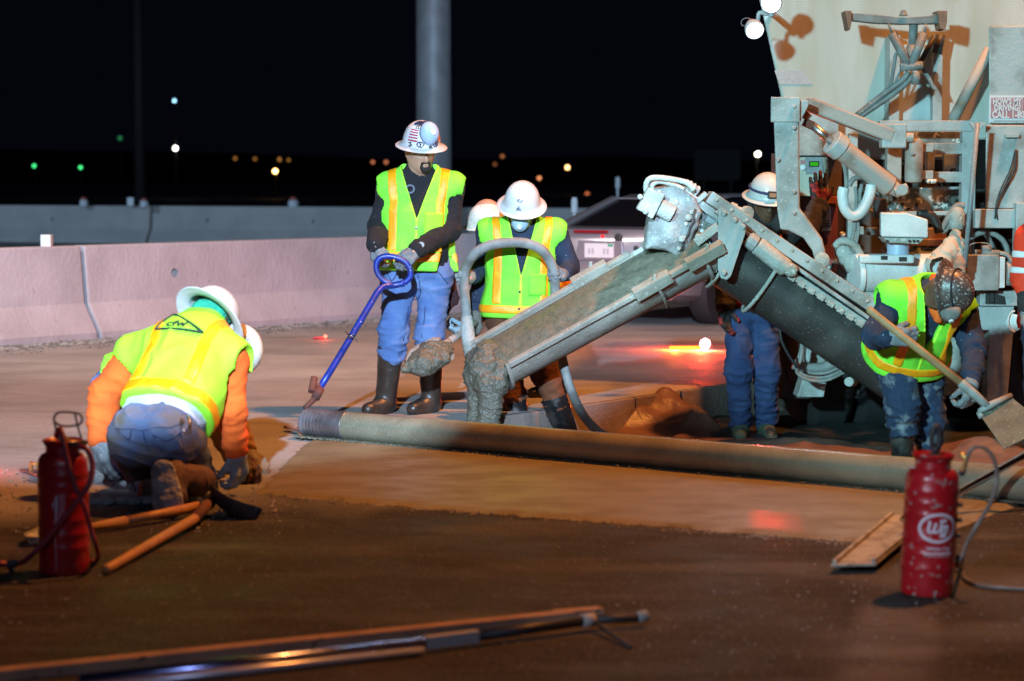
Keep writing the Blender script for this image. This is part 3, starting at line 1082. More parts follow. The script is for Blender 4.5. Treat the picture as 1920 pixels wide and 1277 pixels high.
    def patch(s, name, m, az0, az1, el0, el1, off=0.0025, nu=6, nv=4):
        V, Fc = [], []
        for j in range(nv + 1):
            for i in range(nu + 1):
                V.append(tuple(s.on_hat(az0 + (az1 - az0) * i / nu, el0 + (el1 - el0) * j / nv, off)[0]))
        for j in range(nv):
            for i in range(nu):
                a = j * (nu + 1) + i
                Fc.append((a, a + 1, a + nu + 2, a + nu + 1))
        return mk(name, V, Fc, m, s.hat_o, True, origin=WORLD_LOC[s.e.name])

    def decal(s, name, m, strokes, az, el, size, off=0.0025, wd=0.12):
        """line drawing (list of polylines in -1..1) laid on the dome"""
        b = B()
        for st in strokes:
            pts = [s.on_hat(az - x * size, el + y * size, off)[0] for x, y in st]
            b.tube(pts, wd * 0.0021, 5)
        return b.go(name, m, s.hat_o, 0, False, origin=WORLD_LOC[s.e.name])


def respirator(P, parent, c, f, u, k=1.0, m='mask', name='respirator'):
    """cup mask with a round exhale valve"""
    c, f = Vector(c), U(f)
    u = U(Vector(u) - f * Vector(u).dot(f))
    b = B()
    prof = [(0.058, -0.018), (0.056, 0.0), (0.050, 0.018), (0.038, 0.034), (0.022, 0.043), (0.004, 0.046)]
    b.lathe([(r * k, h * k) for r, h in prof], c, f, 20, 0.92, 1.12, u)
    o = b.go(name, m, parent, 0, True, origin=WORLD_LOC[P.e.name])
    WORLD_LOC[o.name] = WORLD_LOC[P.e.name]
    b = B()
    b.lathe([(0.016 * k, 0.036 * k), (0.016 * k, 0.053 * k), (0.012 * k, 0.055 * k), (0.002, 0.055 * k)], c - u * 0.006, f, 14, 1, 1, u)
    b.go('valve', 'white', o if parent is P.e else parent, 0, False, origin=WORLD_LOC[P.e.name])
    return o


def on_mesh(V, Q, a, d):
    """first hit of a ray with a quad mesh (by nearest vertex to the ray) -> point"""
    a, d = np.array(tuple(a)), np.array(tuple(U(d)))
    r = V - a
    t = r @ d
    off = np.linalg.norm(r - np.outer(t, d), axis=1)
    m = off < 0.02
    if not m.any():
        return None
    return Vector(tuple(V[m][np.argmin(t[m])]))


def seam(V, Q, parent, pix, name, m, r, lift=0.003, tol=0.02):
    cam_p = Vector((0, 0, CAM_H))
    pts = []
    for px, py in pix:
        p = on_mesh(V, Q, cam_p, W(px, py, 10) - cam_p)
        if p is not None:
            pts.append(p + (cam_p - p).normalized() * lift)
    if len(pts) > 1:
        b = B()
        b.tube(spline(pts, 3) if len(pts) > 2 else pts, r, 6)
        return b.go(name, m, parent, 0, True, origin=tuple(WORLD_LOC[parent.name]))




# ------------------------------------------------------------------ the ground
ROAD = U((0.61, 0.79, 0))                       # along the barrier
PIT_Z = -0.25
PIPE_A, PIPE_B = G(572, 822), G(1900, 944)
PDIR = U(PIPE_B - PIPE_A)
PERP = Vector((-PDIR.y, PDIR.x, 0))
PA = G(640, 822) + PERP * 0.05
PB = PA + PDIR * 9.0
PD = PA + ROAD * 9.5
PC = Vector((11, 26, 0))


def pavement_mat():
    m, nt, b = _nodes('old_pavement')
    N, L = nt.nodes, nt.links
    tc = N.new('ShaderNodeTexCoord')

    def noise(sc, det=6, stretch=None, rot=0):
        v = tc.outputs['Object']
        if stretch:
            mp = N.new('ShaderNodeMapping')
            mp.inputs['Scale'].default_value = stretch
            mp.inputs['Rotation'].default_value = (0, 0, rot)
            L.new(v, mp.inputs[0])
            v = mp.outputs[0]
        n = N.new('ShaderNodeTexNoise')
        n.inputs['Scale'].default_value = sc
        n.inputs['Detail'].default_value = det
        L.new(v, n.inputs['Vector'])
        return n.outputs[0]

    def rng(v, a, b_, lo=0.0, hi=1.0):
        r = N.new('ShaderNodeMapRange')
        r.inputs[1].default_value = a
        r.inputs[2].default_value = b_
        r.inputs[3].default_value = lo
        r.inputs[4].default_value = hi
        L.new(v, r.inputs[0])
        return r.outputs[0]

    def mixc(f, a, c):
        x = N.new('ShaderNodeMix')
        x.data_type = 'RGBA'
        L.new(f, x.inputs[0])
        for i, q in ((6, a), (7, c)):
            if isinstance(q, tuple):
                x.inputs[i].default_value = (*q, 1)
            else:
                L.new(q, x.inputs[i])
        return x.outputs[2]

    def math_(op, a, b_=None):
        x = N.new('ShaderNodeMath')
        x.operation = op
        for i, q in enumerate((a, b_)):
            if q is None:
                continue
            if isinstance(q, (int, float)):
                x.inputs[i].default_value = q
            else:
                L.new(q, x.inputs[i])
        return x.outputs[0]

    base = mixc(rng(noise(1.3), 0.35, 0.7), (0.33, 0.325, 0.315), (0.235, 0.23, 0.222))
    # the swept work strip nearer the camera is dark with damp dirt: a band across the road
    sep = N.new('ShaderNodeSeparateXYZ')
    L.new(tc.outputs['Object'], sep.inputs[0])
    # signed distance along the normal of the strip edge
    A0, A1 = G(0, 905), G(480, 930)
    n_ = Vector((0.42, -0.91, 0))
    d = math_('ADD', math_('MULTIPLY', sep.outputs[0], n_.x), math_('MULTIPLY', sep.outputs[1], n_.y))
    d0 = A1.x * n_.x + A1.y * n_.y
    wob = math_('MULTIPLY', math_('SUBTRACT', noise(0.9, 5), 0.5), 2.2)
    dirt = rng(math_('ADD', math_('SUBTRACT', d, d0), wob), -0.75, 0.55)
    dirtc = mixc(rng(noise(2.3, 8), 0.3, 0.7), (0.0115, 0.008, 0.006), (0.021, 0.0152, 0.0115))
    streak = rng(noise(3.0, 6, (0.35, 3.2, 1), math.atan2(PDIR.y, PDIR.x)), 0.55, 0.72)
    dirtc = mixc(math_('MULTIPLY', streak, 0.7), dirtc, (0.055, 0.050, 0.042))
    col = mixc(dirt, base, dirtc)
    # pale dust lifted by tyres on the near right, with the tread printed in it
    tA, tB = G(1690, 1130), G(1660, 1277)
    td = U(tB - tA)
    tn = Vector((td.y, -td.x, 0))
    u = math_('SUBTRACT', math_('ADD', math_('MULTIPLY', sep.outputs[0], tn.x), math_('MULTIPLY', sep.outputs[1], tn.y)), tA.x * tn.x + tA.y * tn.y)
    along = math_('SUBTRACT', math_('ADD', math_('MULTIPLY', sep.outputs[0], td.x), math_('MULTIPLY', sep.outputs[1], td.y)), tA.x * td.x + tA.y * td.y)
    strip = math_('MULTIPLY', rng(math_('ABSOLUTE', u), 0.10, 0.16, 1, 0), rng(along, -0.1, 0.15))
    rib = rng(math_('SINE', math_('MULTIPLY', math_('ADD', along, math_('MULTIPLY', u, 0.35)), 118.0)), -0.2, 0.5)
    patch = rng(noise(3.0, 4), 0.34, 0.55)
    col = mixc(math_('MULTIPLY', math_('MULTIPLY', strip, rib), math_('MULTIPLY', patch, 0.9)), col, (0.17, 0.155, 0.145))
    # right side wear bands
    col = mixc(math_('MULTIPLY', rng(noise(0.8, 6, (1.0, 2.6, 1), 0.5), 0.52, 0.66), 0.35), col, (0.12, 0.115, 0.11))
    # aggregate
    col = mixc(rng(noise(75, 3), 0.62, 0.7), col, (0.20, 0.19, 0.18))
    col = mixc(rng(noise(60, 3), 0.36, 0.30), col, (0.045, 0.042, 0.04))
    L.new(col, b.inputs['Base Color'])
    L.new(rng(noise(2.0), 0.3, 0.7, 0.55, 0.9), b.inputs['Roughness'])
    b.inputs['Specular IOR Level'].default_value = 0.35
    bp = N.new('ShaderNodeBump')
    bp.inputs['Strength'].default_value = 0.65
    bp.inputs['Distance'].default_value = 0.012
    h = math_('ADD', math_('MULTIPLY', noise(55, 4), 0.7), math_('MULTIPLY', noise(9, 6), 1.2))
    h = math_('ADD', h, math_('MULTIPLY', math_('MULTIPLY', strip, rib), 0.35))
    L.new(h, bp.inputs['Height'])
    L.new(bp.outputs[0], b.inputs['Normal'])
    return m


M['pave'] = pavement_mat()
M['fresh'] = mat('fresh_wet_concrete', (0.235, 0.20, 0.115), 0.32, col2=(0.165, 0.14, 0.08), scale=3.2, bump=0.22, bscale=110,
                 spk=(0.29, 0.27, 0.20), spk_scale=90, spk_cut=0.64, spec=0.45, stretch=(0.9, 1.3, 1), rvar=0.15)
M['pitfloor'] = mat('dug_earth', (0.075, 0.052, 0.042), 0.9, col2=(0.11, 0.075, 0.06), scale=3, bump=0.6, bscale=18)
M['pitwall'] = mat('sawn_slab_edge', (0.26, 0.20, 0.175), 0.85, col2=(0.20, 0.15, 0.13), scale=4, bump=0.3, bscale=30)
M['hill'] = mat('dark_hillside', (0.05, 0.05, 0.045), 1.0, col2=(0.03, 0.03, 0.028), scale=0.05)
M['stone'] = mat('gravel_stone', (0.13, 0.12, 0.11), 0.9, col2=(0.26, 0.24, 0.22), scale=9, mix=(0.45, 0.55))

b = B()
b.add([(-400, -30, 0), (400, -30, 0), (400, 26, 0), PC, PB, PA, (-400, PA.y, 0)], [(0, 1, 2, 3, 4, 5, 6)])
b.add([(-400, PA.y, 0), PA, PD, PC, (400, 26, 0), (400, 900, 0), (-400, 900, 0)], [(0, 1, 2, 3, 4, 5, 6)])
o = b.go('pavement', 'pave')
o['kind'] = 'structure'
b = B()
b.add([PA + Vector((-2, -2, PIT_Z)), PB + Vector((2, -2, PIT_Z)), PC + Vector((2, 2, PIT_Z)), PD + Vector((-2, 2, PIT_Z))], [(0, 1, 2, 3)])
o = b.go('pit_floor', 'pitfloor')
o['kind'] = 'structure'
# sides of the cut: near edge, and the sawn side under the old pavement in separate blocks
b = B()
b.add([PA, PB, PB + Vector((0, 0, PIT_Z - 0.02)), PA + Vector((0, 0, PIT_Z - 0.02))], [(0, 1, 2, 3)])
b.add([PB, PC, PC + Vector((0, 0, PIT_Z - 0.02)), PB + Vector((0, 0, PIT_Z - 0.02))], [(0, 1, 2, 3)])
b.add([PC, PD, PD + Vector((0, 0, PIT_Z - 0.02)), PC + Vector((0, 0, PIT_Z - 0.02))], [(0, 1, 2, 3)])
rn = Vector((-ROAD.y, ROAD.x, 0))
b.add([PA + rn * 0.03, PD + rn * 0.03, PD + rn * 0.03 + Vector((0, 0, PIT_Z - 0.02)), PA + rn * 0.03 + Vector((0, 0, PIT_Z - 0.02))], [(0, 1, 2, 3)])
pw = b.go('pit_wall', 'pitwall')
pw['kind'] = 'structure'
t = 0.0
for i, ln in enumerate((1.1, 0.9, 0.8, 0.55, 1.2, 1.1, 1.4, 1.6)):
    a, c = PA + ROAD * (t + 0.012), PA + ROAD * (t + ln - 0.012)
    t += ln
    bb = B()
    q = 0.012 * random.random()
    p = [a + Vector((0, 0, -0.003)), c + Vector((0, 0, -0.003)), c + Vector((0, 0, PIT_Z - 0.02)), a + Vector((0, 0, PIT_Z - 0.02))]
    bb.slab([x - rn * (0.02 + q) for x in p], rn * 0.05)
    bb.go('slab_edge', 'pitwall', pw, 0.006)

# the strip of fresh concrete in front of the roller tube
NU, NV = 110, 46
A_, B_, C_, D_ = G(478, 928), G(1705, 1026), G(1935, 938), G(588, 818)
V, F = [], []
for j in range(NV + 1):
    for i in range(NU + 1):
        u, v = i / NU, j / NV
        p = A_.lerp(B_, u).lerp(D_.lerp(C_, u), v)
        e = min(u, 1 - u, v, 1 - v)
        n = fbm(np.array([[p.x * 3, p.y * 3, 0.3]]), 3)[0]
        n2 = fbm(np.array([[p.x * 14, p.y * 14, 0.3]]), 2)[0]
        z = 0.016 + 0.0022 * n + 0.0010 * n2
        if e < 0.001:
            z = 0.001
            p = p + Vector((n2 * 0.03, n2 * 0.03, 0))
        elif e < 0.03:
            z -= 0.004
        V.append((p.x, p.y, z))
for j in range(NV):
    for i in range(NU):
        a = j * (NU + 1) + i
        F.append((a, a + 1, a + NU + 2, a + NU + 1))
o = mk('fresh_concrete', V, F, 'fresh', None, True)
o['kind'] = 'structure'

# a far rise of ground behind the lights
b = B()
pts = [(-300, 0), (-240, 6), (-150, 10), (-80, 9), (-30, 7), (30, 8), (90, 6), (160, 9), (300, 0)]
b.slab([Vector((x, 620, z)) for x, z in pts], Vector((0, 200, 0)))
o = b.go('hillside', 'hill')
o['kind'] = 'structure'

# ------------------------------------------------------------------ concrete barriers
PROF = [(0.30, 0.0), (0.30, 0.075), (0.135, 0.33), (0.085, 0.84)]


def barrier_seg(name, a, c, label, m, group, holes, hz=0.56, k=1.0):
    """one precast length with its jersey section; round lifting holes are real recesses"""
    a, c = Vector(a), Vector(c)
    d = U(c - a)
    n = Vector((-d.y, d.x, 0))
    full = [(-r, z) for r, z in PROF] + [(r, z) for r, z in reversed(PROF)]
    bm_ = bpy.data.meshes.new('seg')
    b = B()
    L = (c - a).length
    b.slab([a + n * (x * k) + Vector((0, 0, z * k)) for x, z in full], d * L)
    o = b.go(name, m, None, 0.018, origin=tuple(a))
    tag(o, label, 'barrier', group)
    cut = B()
    for t in holes:
        p = a + d * t + Vector((0, 0, hz * k))
        cut.tube([p - n * 0.30, p - n * 0.045], 0.045 * k, 16)
        p = p - Vector((0, 0, 0.22 * k))
    if holes:
        co = cut.go('cut', m)
        mod = o.modifiers.new('hole', 'BOOLEAN')
        mod.operation = 'DIFFERENCE'
        mod.solver = 'EXACT'
        mod.object = co
        dg = bpy.context.evaluated_depsgraph_get()
        me = bpy.data.meshes.new_from_object(o.evaluated_get(dg))
        o.modifiers.clear()
        o.data = me
        bpy.data.objects.remove(co)
    return o


nb0 = G(0, 653)
nb1 = G(700, 600)
bd = U(nb1 - nb0)
joint = nb0 + bd * ((G(203, 640) - nb0).dot(bd))
bn = Vector((-bd.y, bd.x, 0)) * 0.30       # the traced line is the toe on the near side
GB = 'concrete barrier lengths of the near row'
SEG = 6.1
barrier_seg('concrete_barrier', joint - bd * (SEG + 0.02) + bn, joint - bd * 0.018 + bn, 'near concrete barrier length left of the open joint, at the frame edge', 'barrier', GB, [3.05])
barrier_seg('concrete_barrier', joint + bd * 0.018 + bn, joint + bd * SEG + bn, 'near concrete barrier length between the open joint and the man in the stickered hat', 'barrier', GB, [1.05])
barrier_seg('concrete_barrier', joint + bd * (SEG + 0.03) + bn, joint + bd * 2 * SEG + bn, 'near concrete barrier length passing behind the stooping worker and the silver car', 'barrier', GB, [3.0])
barrier_seg('concrete_barrier', joint + bd * (2 * SEG + 0.03) + bn, joint + bd * 3 * SEG + bn, 'near-row concrete barrier length at the far end behind the silver car', 'barrier', GB, [3.0])

f0 = Vector(W(0, 452, 49.0))
f1 = Vector(W(700, 456, 45.5))
f0.z = f1.z = 0
fd = U(f1 - f0)
GF = 'concrete barrier lengths of the far row'
jf = f0 + fd * ((W(288, 400, 47.5) - f0).dot(fd))
jl = ['far concrete barrier length at the left frame edge, left of the pale joint',
      'far concrete barrier length between the pale joint and the standing man',
      'far concrete barrier length behind the standing man and the post',
      'far concrete barrier length seen behind the white hard hats',
      'far concrete barrier length behind the discharge head of the conveyor']
for i in range(5):
    a = jf + fd * (6.6 * (i - 1) + 0.04)
    barrier_seg('concrete_barrier', a, a + fd * 6.52, jl[i], 'barrier_far', GF, [1.4, 4.0], 0.52, 1.0)

# reflectors and markers
for px, py, Y, k, lab in ((157, 384, 47.8, 1.0, 'small white post marker with a red tip on the far barrier, leftmost of the three'),
                          (270, 386, 47.0, 1.0, 'small white red-tipped post marker just right of the square marker on the far barrier'),
                          (550, 388, 46.3, 1.25, 'taller white post marker on the far barrier nearest the standing man')):
    p = W(px, py, Y)
    t_ = thing('delineator', lab, 'marker post', p, 'markers on the far barrier')
    b = B()
    b.lathe([(0.10 * k, 0), (0.085 * k, 0.05 * k), (0.10 * k, 0.08 * k), (0.075 * k, 0.13 * k)], p - Vector((0, 0, 0.02)), n=12)
    b.go('post', 'cone', t_)
    b = B()
    b.lathe([(0.07 * k, 0.13 * k), (0.05 * k, 0.19 * k)], p - Vector((0, 0, 0.02)), n=12)
    b.go('tip', 'conered', t_)
b = B()
b.box(W(245, 378, 47.4) , (0.07, 0.05, 0.09))
tag(b.go('barrier_reflector', 'cone', None, 0.006, origin=tuple(W(245, 386, 47.4))), 'square white reflector on the far barrier beside its joint', 'reflector')
b = B()
p = joint + bn - bd * 0.33
b.box((p.x, p.y, 0.885), (0.045, 0.05, 0.058))
b.box((p.x, p.y, 0.835), (0.03, 0.06, 0.012))
tag(b.go('barrier_reflector', 'cone', None, 0.004, origin=(p.x, p.y, 0.84)), 'square white reflector on top of the near barrier by its joint', 'reflector')
for px, py, Y, lab in ((1077, 384, 26.0, 'pale marker post on the barrier just right of the stooping worker'),
                       (1158, 342, 34.0, 'faint pale marker post seen above the silver car roof')):
    b = B()
    c = W(px, py, Y)
    b.lathe([(0.045, -0.09), (0.04, 0.06), (0.028, 0.09)], c, n=12)
    b.tube([(c.x, c.y, c.z - 0.09), (c.x, c.y, 0.02)], 0.02, 8)
    tag(b.go('delineator', 'cone', None, origin=(c.x, c.y, 0)), lab, 'marker post')

# ------------------------------------------------------------------ posts behind
x = W(813, 150, 31.0).x
b = B()
b.lathe([(0.27, 0.0), (0.255, 3.0), (0.245, 9.0)], (x, 31.0, 0), n=40)
pole = b.go('sign_post', 'pole', None, 0, True, origin=(x, 31, 0))
tag(pole, 'thick galvanized grey post rising behind the standing man', 'post')
b = B()
b.lathe([(0.42, 0), (0.42, 0.05), (0.30, 0.06), (0.27, 0.10)], (x, 31.0, 0.0), n=24)
b.go('base_flange', 'pole', pole, origin=(x, 31, 0))
p = W(263, 376, 60.0)
b = B()
b.lathe([(0.16, 0.0), (0.13, 9.0)], (p.x, 60.0, 0), n=14)
tag(b.go('light_pole', mat('dimmed_pole', (0.011, 0.010, 0.011), 0.8), None, 0, True, origin=(p.x, 60, 0)), 'faint thin dark pole in the night behind the far barrier', 'pole')  # near-black colour stands in for the pole being unlit
# unlit sign frame far off
M['sign_dark'] = mat('unlit_sign', (0.012, 0.014, 0.014), 0.9)
p = W(1345, 310, 70.0)
sg = thing('road_sign', 'dim unlit road sign frame in the dark beside the truck', 'road sign', (p.x, 70.0, 0))
b = B()
b.box((p.x, 70.0, p.z), (0.75, 0.04, 0.5))
b.go('sign_face', M['sign_dark'], sg)
b = B()
b.beam((p.x - 0.45, 70.1, 0), (p.x - 0.45, 70.1, p.z + 0.5), 0.09, 0.09)
b.beam((p.x + 0.45, 70.1, 0), (p.x + 0.45, 70.1, p.z + 0.5), 0.09, 0.09)
b.go('sign_legs', M['sign_dark'], sg)

# ------------------------------------------------------------------ lamps far off in the night
WHITE = (1.0, 0.95, 0.8)
AMB = (1.0, 0.42, 0.10)
lamps = [
    (327, 189, 160, (0.35, 0.75, 1.0), 3.5, 0.13, 'pale blue lamp high in the night above the left barrier'),
    (329, 278, 160, WHITE, 12, 0.16, 'bright white lamp in the night below the blue one'),
    (516, 321, 160, (1.0, 0.55, 0.16), 16, 0.16, 'bright orange lamp low over the far barrier'),
    (64, 311, 160, (0.06, 0.9, 0.25), 2.4, 0.13, 'green signal light furthest to the left over the barrier'),
    (151, 314, 160, (0.06, 0.9, 0.25), 2.4, 0.13, 'green signal light right of the leftmost one'),
    (225, 259, 160, (0.05, 0.5, 0.18), 0.35, 0.17, 'faint green signal light beside the thin dark pole'),
    (441, 297, 260, AMB, 0.35, 0.22, 'faint amber lamp, first in the row left of the bright orange lamp'),
    (478, 298, 260, AMB, 0.30, 0.22, 'faint amber lamp just left and above the bright orange lamp'),
    (524, 299, 260, AMB, 0.45, 0.24, 'faint amber lamp right above the bright orange lamp'),
    (541, 300, 260, AMB, 0.35, 0.20, 'faint amber lamp just right and above the bright orange lamp'),
    (699, 304, 260, (1, 0.32, 0.14), 0.7, 0.22, 'faint reddish lamp left of the standing man shoulder'),
    (724, 304, 260, (1, 0.32, 0.14), 0.8, 0.22, 'faint reddish lamp touching the standing man shoulder'),
    (942, 293, 260, (1, 0.35, 0.12), 0.5, 0.22, 'faint amber lamp above the white hard hat of the hose worker'),
    (928, 308, 260, (1, 0.35, 0.12), 0.25, 0.22, 'very faint amber lamp above the hidden worker hard hat'),
    (1064, 314, 200, (1, 0.6, 0.22), 6, 0.20, 'warm yellow lamp in the night right of the hose worker hard hat'),
    (1011, 334, 220, (1, 0.36, 0.14), 1.6, 0.20, 'orange lamp close right of the hose worker hard hat'),
    (1101, 364, 200, (1, 0.26, 0.10), 0.9, 0.20, 'dull red lamp just above the silver car roof'),
    (1421, 289, 120, (1, 0.9, 0.62), 24, 0.13, 'bright white lamp right above the headlamp hard hat'),
]
for px, py, Y, col, st, r, lab in lamps:
    p = W(px, py, Y)
    t_ = thing('street_lamp' if 'signal' not in lab else 'traffic_signal', lab, 'street lamp' if 'signal' not in lab else 'traffic signal', (p.x, Y, 0))
    b = B()
    b.lathe([(0.001, -r), (r * 0.7, -r * 0.7), (r, 0), (r * 0.7, r * 0.7), (0.001, r)], p, n=12)
    b.go('lamp', glow('lamp_light', col, st), t_, 0, True)
    b = B()
    b.tube([(p.x, Y + 0.4, 0), (p.x, Y + 0.4, p.z + 0.1)], 0.05, 6)
    b.go('pole', 'dark', t_)

# ------------------------------------------------------------------ gravel along the barrier toe, scattered bits
V, F = [], []


def pebble(p, r):
    n = len(V)
    q = [Vector((1, 0, 0)), Vector((-1, 0, 0)), Vector((0, 1, 0)), Vector((0, -1, 0)), Vector((0, 0, 0.8)), Vector((0, 0, -0.4))]
    a = random.random() * 6.28
    for x in q:
        y = Vector((x.x * math.cos(a) - x.y * math.sin(a), x.x * math.sin(a) + x.y * math.cos(a), x.z)) * r * random.uniform(0.6, 1.3)
        V.append(tuple(Vector(p) + y))
    for f in ((0, 2, 4), (2, 1, 4), (1, 3, 4), (3, 0, 4), (2, 0, 5), (1, 2, 5), (3, 1, 5), (0, 3, 5)):
        F.append(tuple(i + n for i in f))


bnn = -U(bn)
for i in range(9000):
    t = random.uniform(-1.5, 14)
    s_ = abs(random.gauss(0, 0.17))
    if random.random() < 0.2:
        s_ = random.uniform(0, 0.7)
    p = nb0 + bd * t + bnn * (s_ - 0.02)
    pebble((p.x, p.y, 0.004), random.choice((0.006, 0.009, 0.012, 0.018, 0.026)) * (1.2 if s_ < 0.25 else 0.7))
o = mk('gravel', V, F, 'stone')
o['kind'] = 'stuff'
o['label'] = 'dark loose gravel swept along the foot of the near barrier'
V, F = [], []
for i in range(700):
    px, py = random.uniform(-20, 560), random.uniform(880, 1000)
    p = G(px, py)
    pebble((p.x, p.y, 0.002), random.choice((0.003, 0.004, 0.006, 0.009)))
for i in range(2600):
    px, py = random.uniform(-20, 1940), random.uniform(945, 1285)
    p = G(px, py)
    pebble((p.x, p.y, 0.001), random.choice((0.0015, 0.002, 0.002, 0.003, 0.004, 0.006)))
for i in range(26):
    px = 380 + random.random() * 140
    p = G(px, 940 + random.random() * 30)
    pebble((p.x, p.y, 0.004), random.uniform(0.008, 0.018))
for i in range(500):
    t = random.random()
    p = G(500, 930).lerp(G(1705, 1028), t) + Vector((random.gauss(0, 0.03), random.gauss(0, 0.03) - 0.02, 0))
    pebble((p.x, p.y, 0.002), random.uniform(0.003, 0.010))
o = mk('loose_bits', V, F, 'stone')
o['kind'] = 'stuff'
o['label'] = 'small crumbs and chips scattered on the near pavement'
# concrete pushed up against the tube
V, F = [], []
for i in range(2600):
    t = random.random() ** 1.3 * 4.2
    p = PIPE_A + PDIR * t - PERP * (0.055 + abs(random.gauss(0, 0.018)))
    pebble((p.x, p.y, 0.018), random.uniform(0.004, 0.012))
o = mk('concrete_ridge', V, F, 'wet', None, True)
o['kind'] = 'stuff'
o['label'] = 'ridge of wet concrete crumbs along the roller tube'

# ------------------------------------------------------------------ sheets in the cut


def sheet(name, m, corners, nu, nv, amp, freq, label, z0, seed, peaks=()):
    V, F = [], []
    for j in range(nv + 1):
        for i in range(nu + 1):
            u, v = i / nu, j / nv
            p = Vector(corners[0]).lerp(Vector(corners[1]), u).lerp(Vector(corners[3]).lerp(Vector(corners[2]), u), v)
            q = np.array([[p.x * freq, p.y * freq, seed]])
            wv = vnoise(q * 0.6 + 4)[0]
            r = 1 - 2 * abs(vnoise(q + 1.2 * wv)[0])
            z = z0 + amp * (0.75 + 0.55 * r + 0.5 * vnoise(q * 0.7 + 9)[0] + 0.22 * (1 - 2 * abs(vnoise(q * 2.3 + wv)[0])))
            for (cx, cy, rr, hh) in peaks:
                dd = math.hypot(p.x - cx, p.y - cy) / rr
                z += hh * math.exp(-dd * dd * 1.6) * (1 + 0.35 * r)
            e = min(u, 1 - u, v, 1 - v)
            z = max(z0 + 0.004, z - 0.6 * amp * max(0, 1 - e * 9))
            V.append((p.x, p.y, z))
    for j in range(nv):
        for i in range(nu):
            a = j * (nu + 1) + i
            F.append((a, a + 1, a + nu + 2, a + nu + 1))
    o = mk(name, V, F, m, None, True, origin=tuple(Vector(corners[0]).lerp(Vector(corners[2]), 0.5)))
    sd = o.modifiers.new('thick', 'SOLIDIFY')
    sd.thickness = 0.004
    tag(o, label, 'sheet')
    return o


z = PIT_Z
pk = [G(1245, 806, z), G(1180, 812, z), G(1300, 812, z)]
sheet('plastic_sheet', 'sheet', [G(1120, 828, z), G(1350, 842, z), G(1350, 792, z), G(1160, 790, z)], 70, 60, 0.035, 3.2,
      'crumpled brown plastic sheet heaped against the sawn slab edge', z + 0.002, 2.0,
      [(pk[0].x, pk[0].y, 0.17, 0.16), (pk[1].x, pk[1].y, 0.2, 0.13), (pk[2].x, pk[2].y, 0.25, 0.09)])
sheet('plastic_sheet', 'sheet', [G(1250, 880, z), G(2050, 960, z), G(2050, 858, z), G(1250, 828, z)], 120, 50, 0.05, 2.4,
      'long brown rumpled plastic sheet lying behind the roller tube', z + 0.002, 5.0,
      [(G(1500, 862, z).x, G(1500, 862, z).y, 0.5, 0.04), (G(1840, 880, z).x, G(1840, 880, z).y, 0.4, 0.09)])
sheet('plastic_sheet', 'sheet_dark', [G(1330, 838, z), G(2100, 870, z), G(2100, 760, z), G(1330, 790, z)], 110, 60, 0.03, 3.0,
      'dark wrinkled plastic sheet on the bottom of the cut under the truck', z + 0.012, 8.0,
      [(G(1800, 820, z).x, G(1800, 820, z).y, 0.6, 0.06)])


# ------------------------------------------------------------------ silver car beyond the flare
CAR = Vector((0.88, 20.9, 0.0))
cyaw = math.radians(33)
car = thing('parked_car', 'silver saloon car seen from behind, parked beyond the flare', 'car', CAR)
CF = Vector((math.sin(cyaw), math.cos(cyaw), 0))
CR = Vector((math.cos(cyaw), -math.sin(cyaw), 0))


def cw(x, y, z):
    z = z if z < 0.95 else 0.95 + (z - 0.95) * 0.70
    return CAR + CR * x + CF * y + Vector((0, 0, z))


def loft(rings, close=True):
    b = B()
    n = len(rings[0])
    v = [p for r in rings for p in r]
    f = []
    for i in range(len(rings) - 1):
        for k in range(n - (0 if close else 1)):
            f.append((i * n + k, i * n + (k + 1) % n, (i + 1) * n + (k + 1) % n, (i + 1) * n + k))
    f.append(tuple(range(n)))
    f.append(tuple((len(rings) - 1) * n + k for k in range(n - 1, -1, -1)))
    return b.add(v, f)


def csec(y, zb, zm, zt, wb, wm, wt):
    h = [(wb * 0.9, zb), (wb, zb + 0.06), (wm, zm), (wt, zt - 0.05), (wt - 0.07, zt)]
    return [cw(x, y, zz) for x, zz in h] + [cw(-x, y, zz) for x, zz in reversed(h)]


body = loft([csec(-0.02, 0.34, 0.52, 0.86, 0.78, 0.82, 0.76), csec(0.05, 0.26, 0.55, 0.94, 0.82, 0.87, 0.80), csec(0.35, 0.24, 0.58, 0.96, 0.84, 0.90, 0.83),
             csec(0.9, 0.22, 0.6, 0.95, 0.85, 0.91, 0.85), csec(2.4, 0.22, 0.6, 0.93, 0.86, 0.91, 0.85), csec(3.5, 0.22, 0.58, 0.90, 0.85, 0.90, 0.82),
             csec(4.4, 0.24, 0.5, 0.78, 0.82, 0.86, 0.72), csec(4.65, 0.32, 0.48, 0.66, 0.72, 0.76, 0.62)])
bo = body.go('body', 'carbody', car, 0, True)
smooth_by_angle(bo, 40)


def cab(y, z, w_):
    return [cw(w_, y, z), cw(-w_, y, z)]


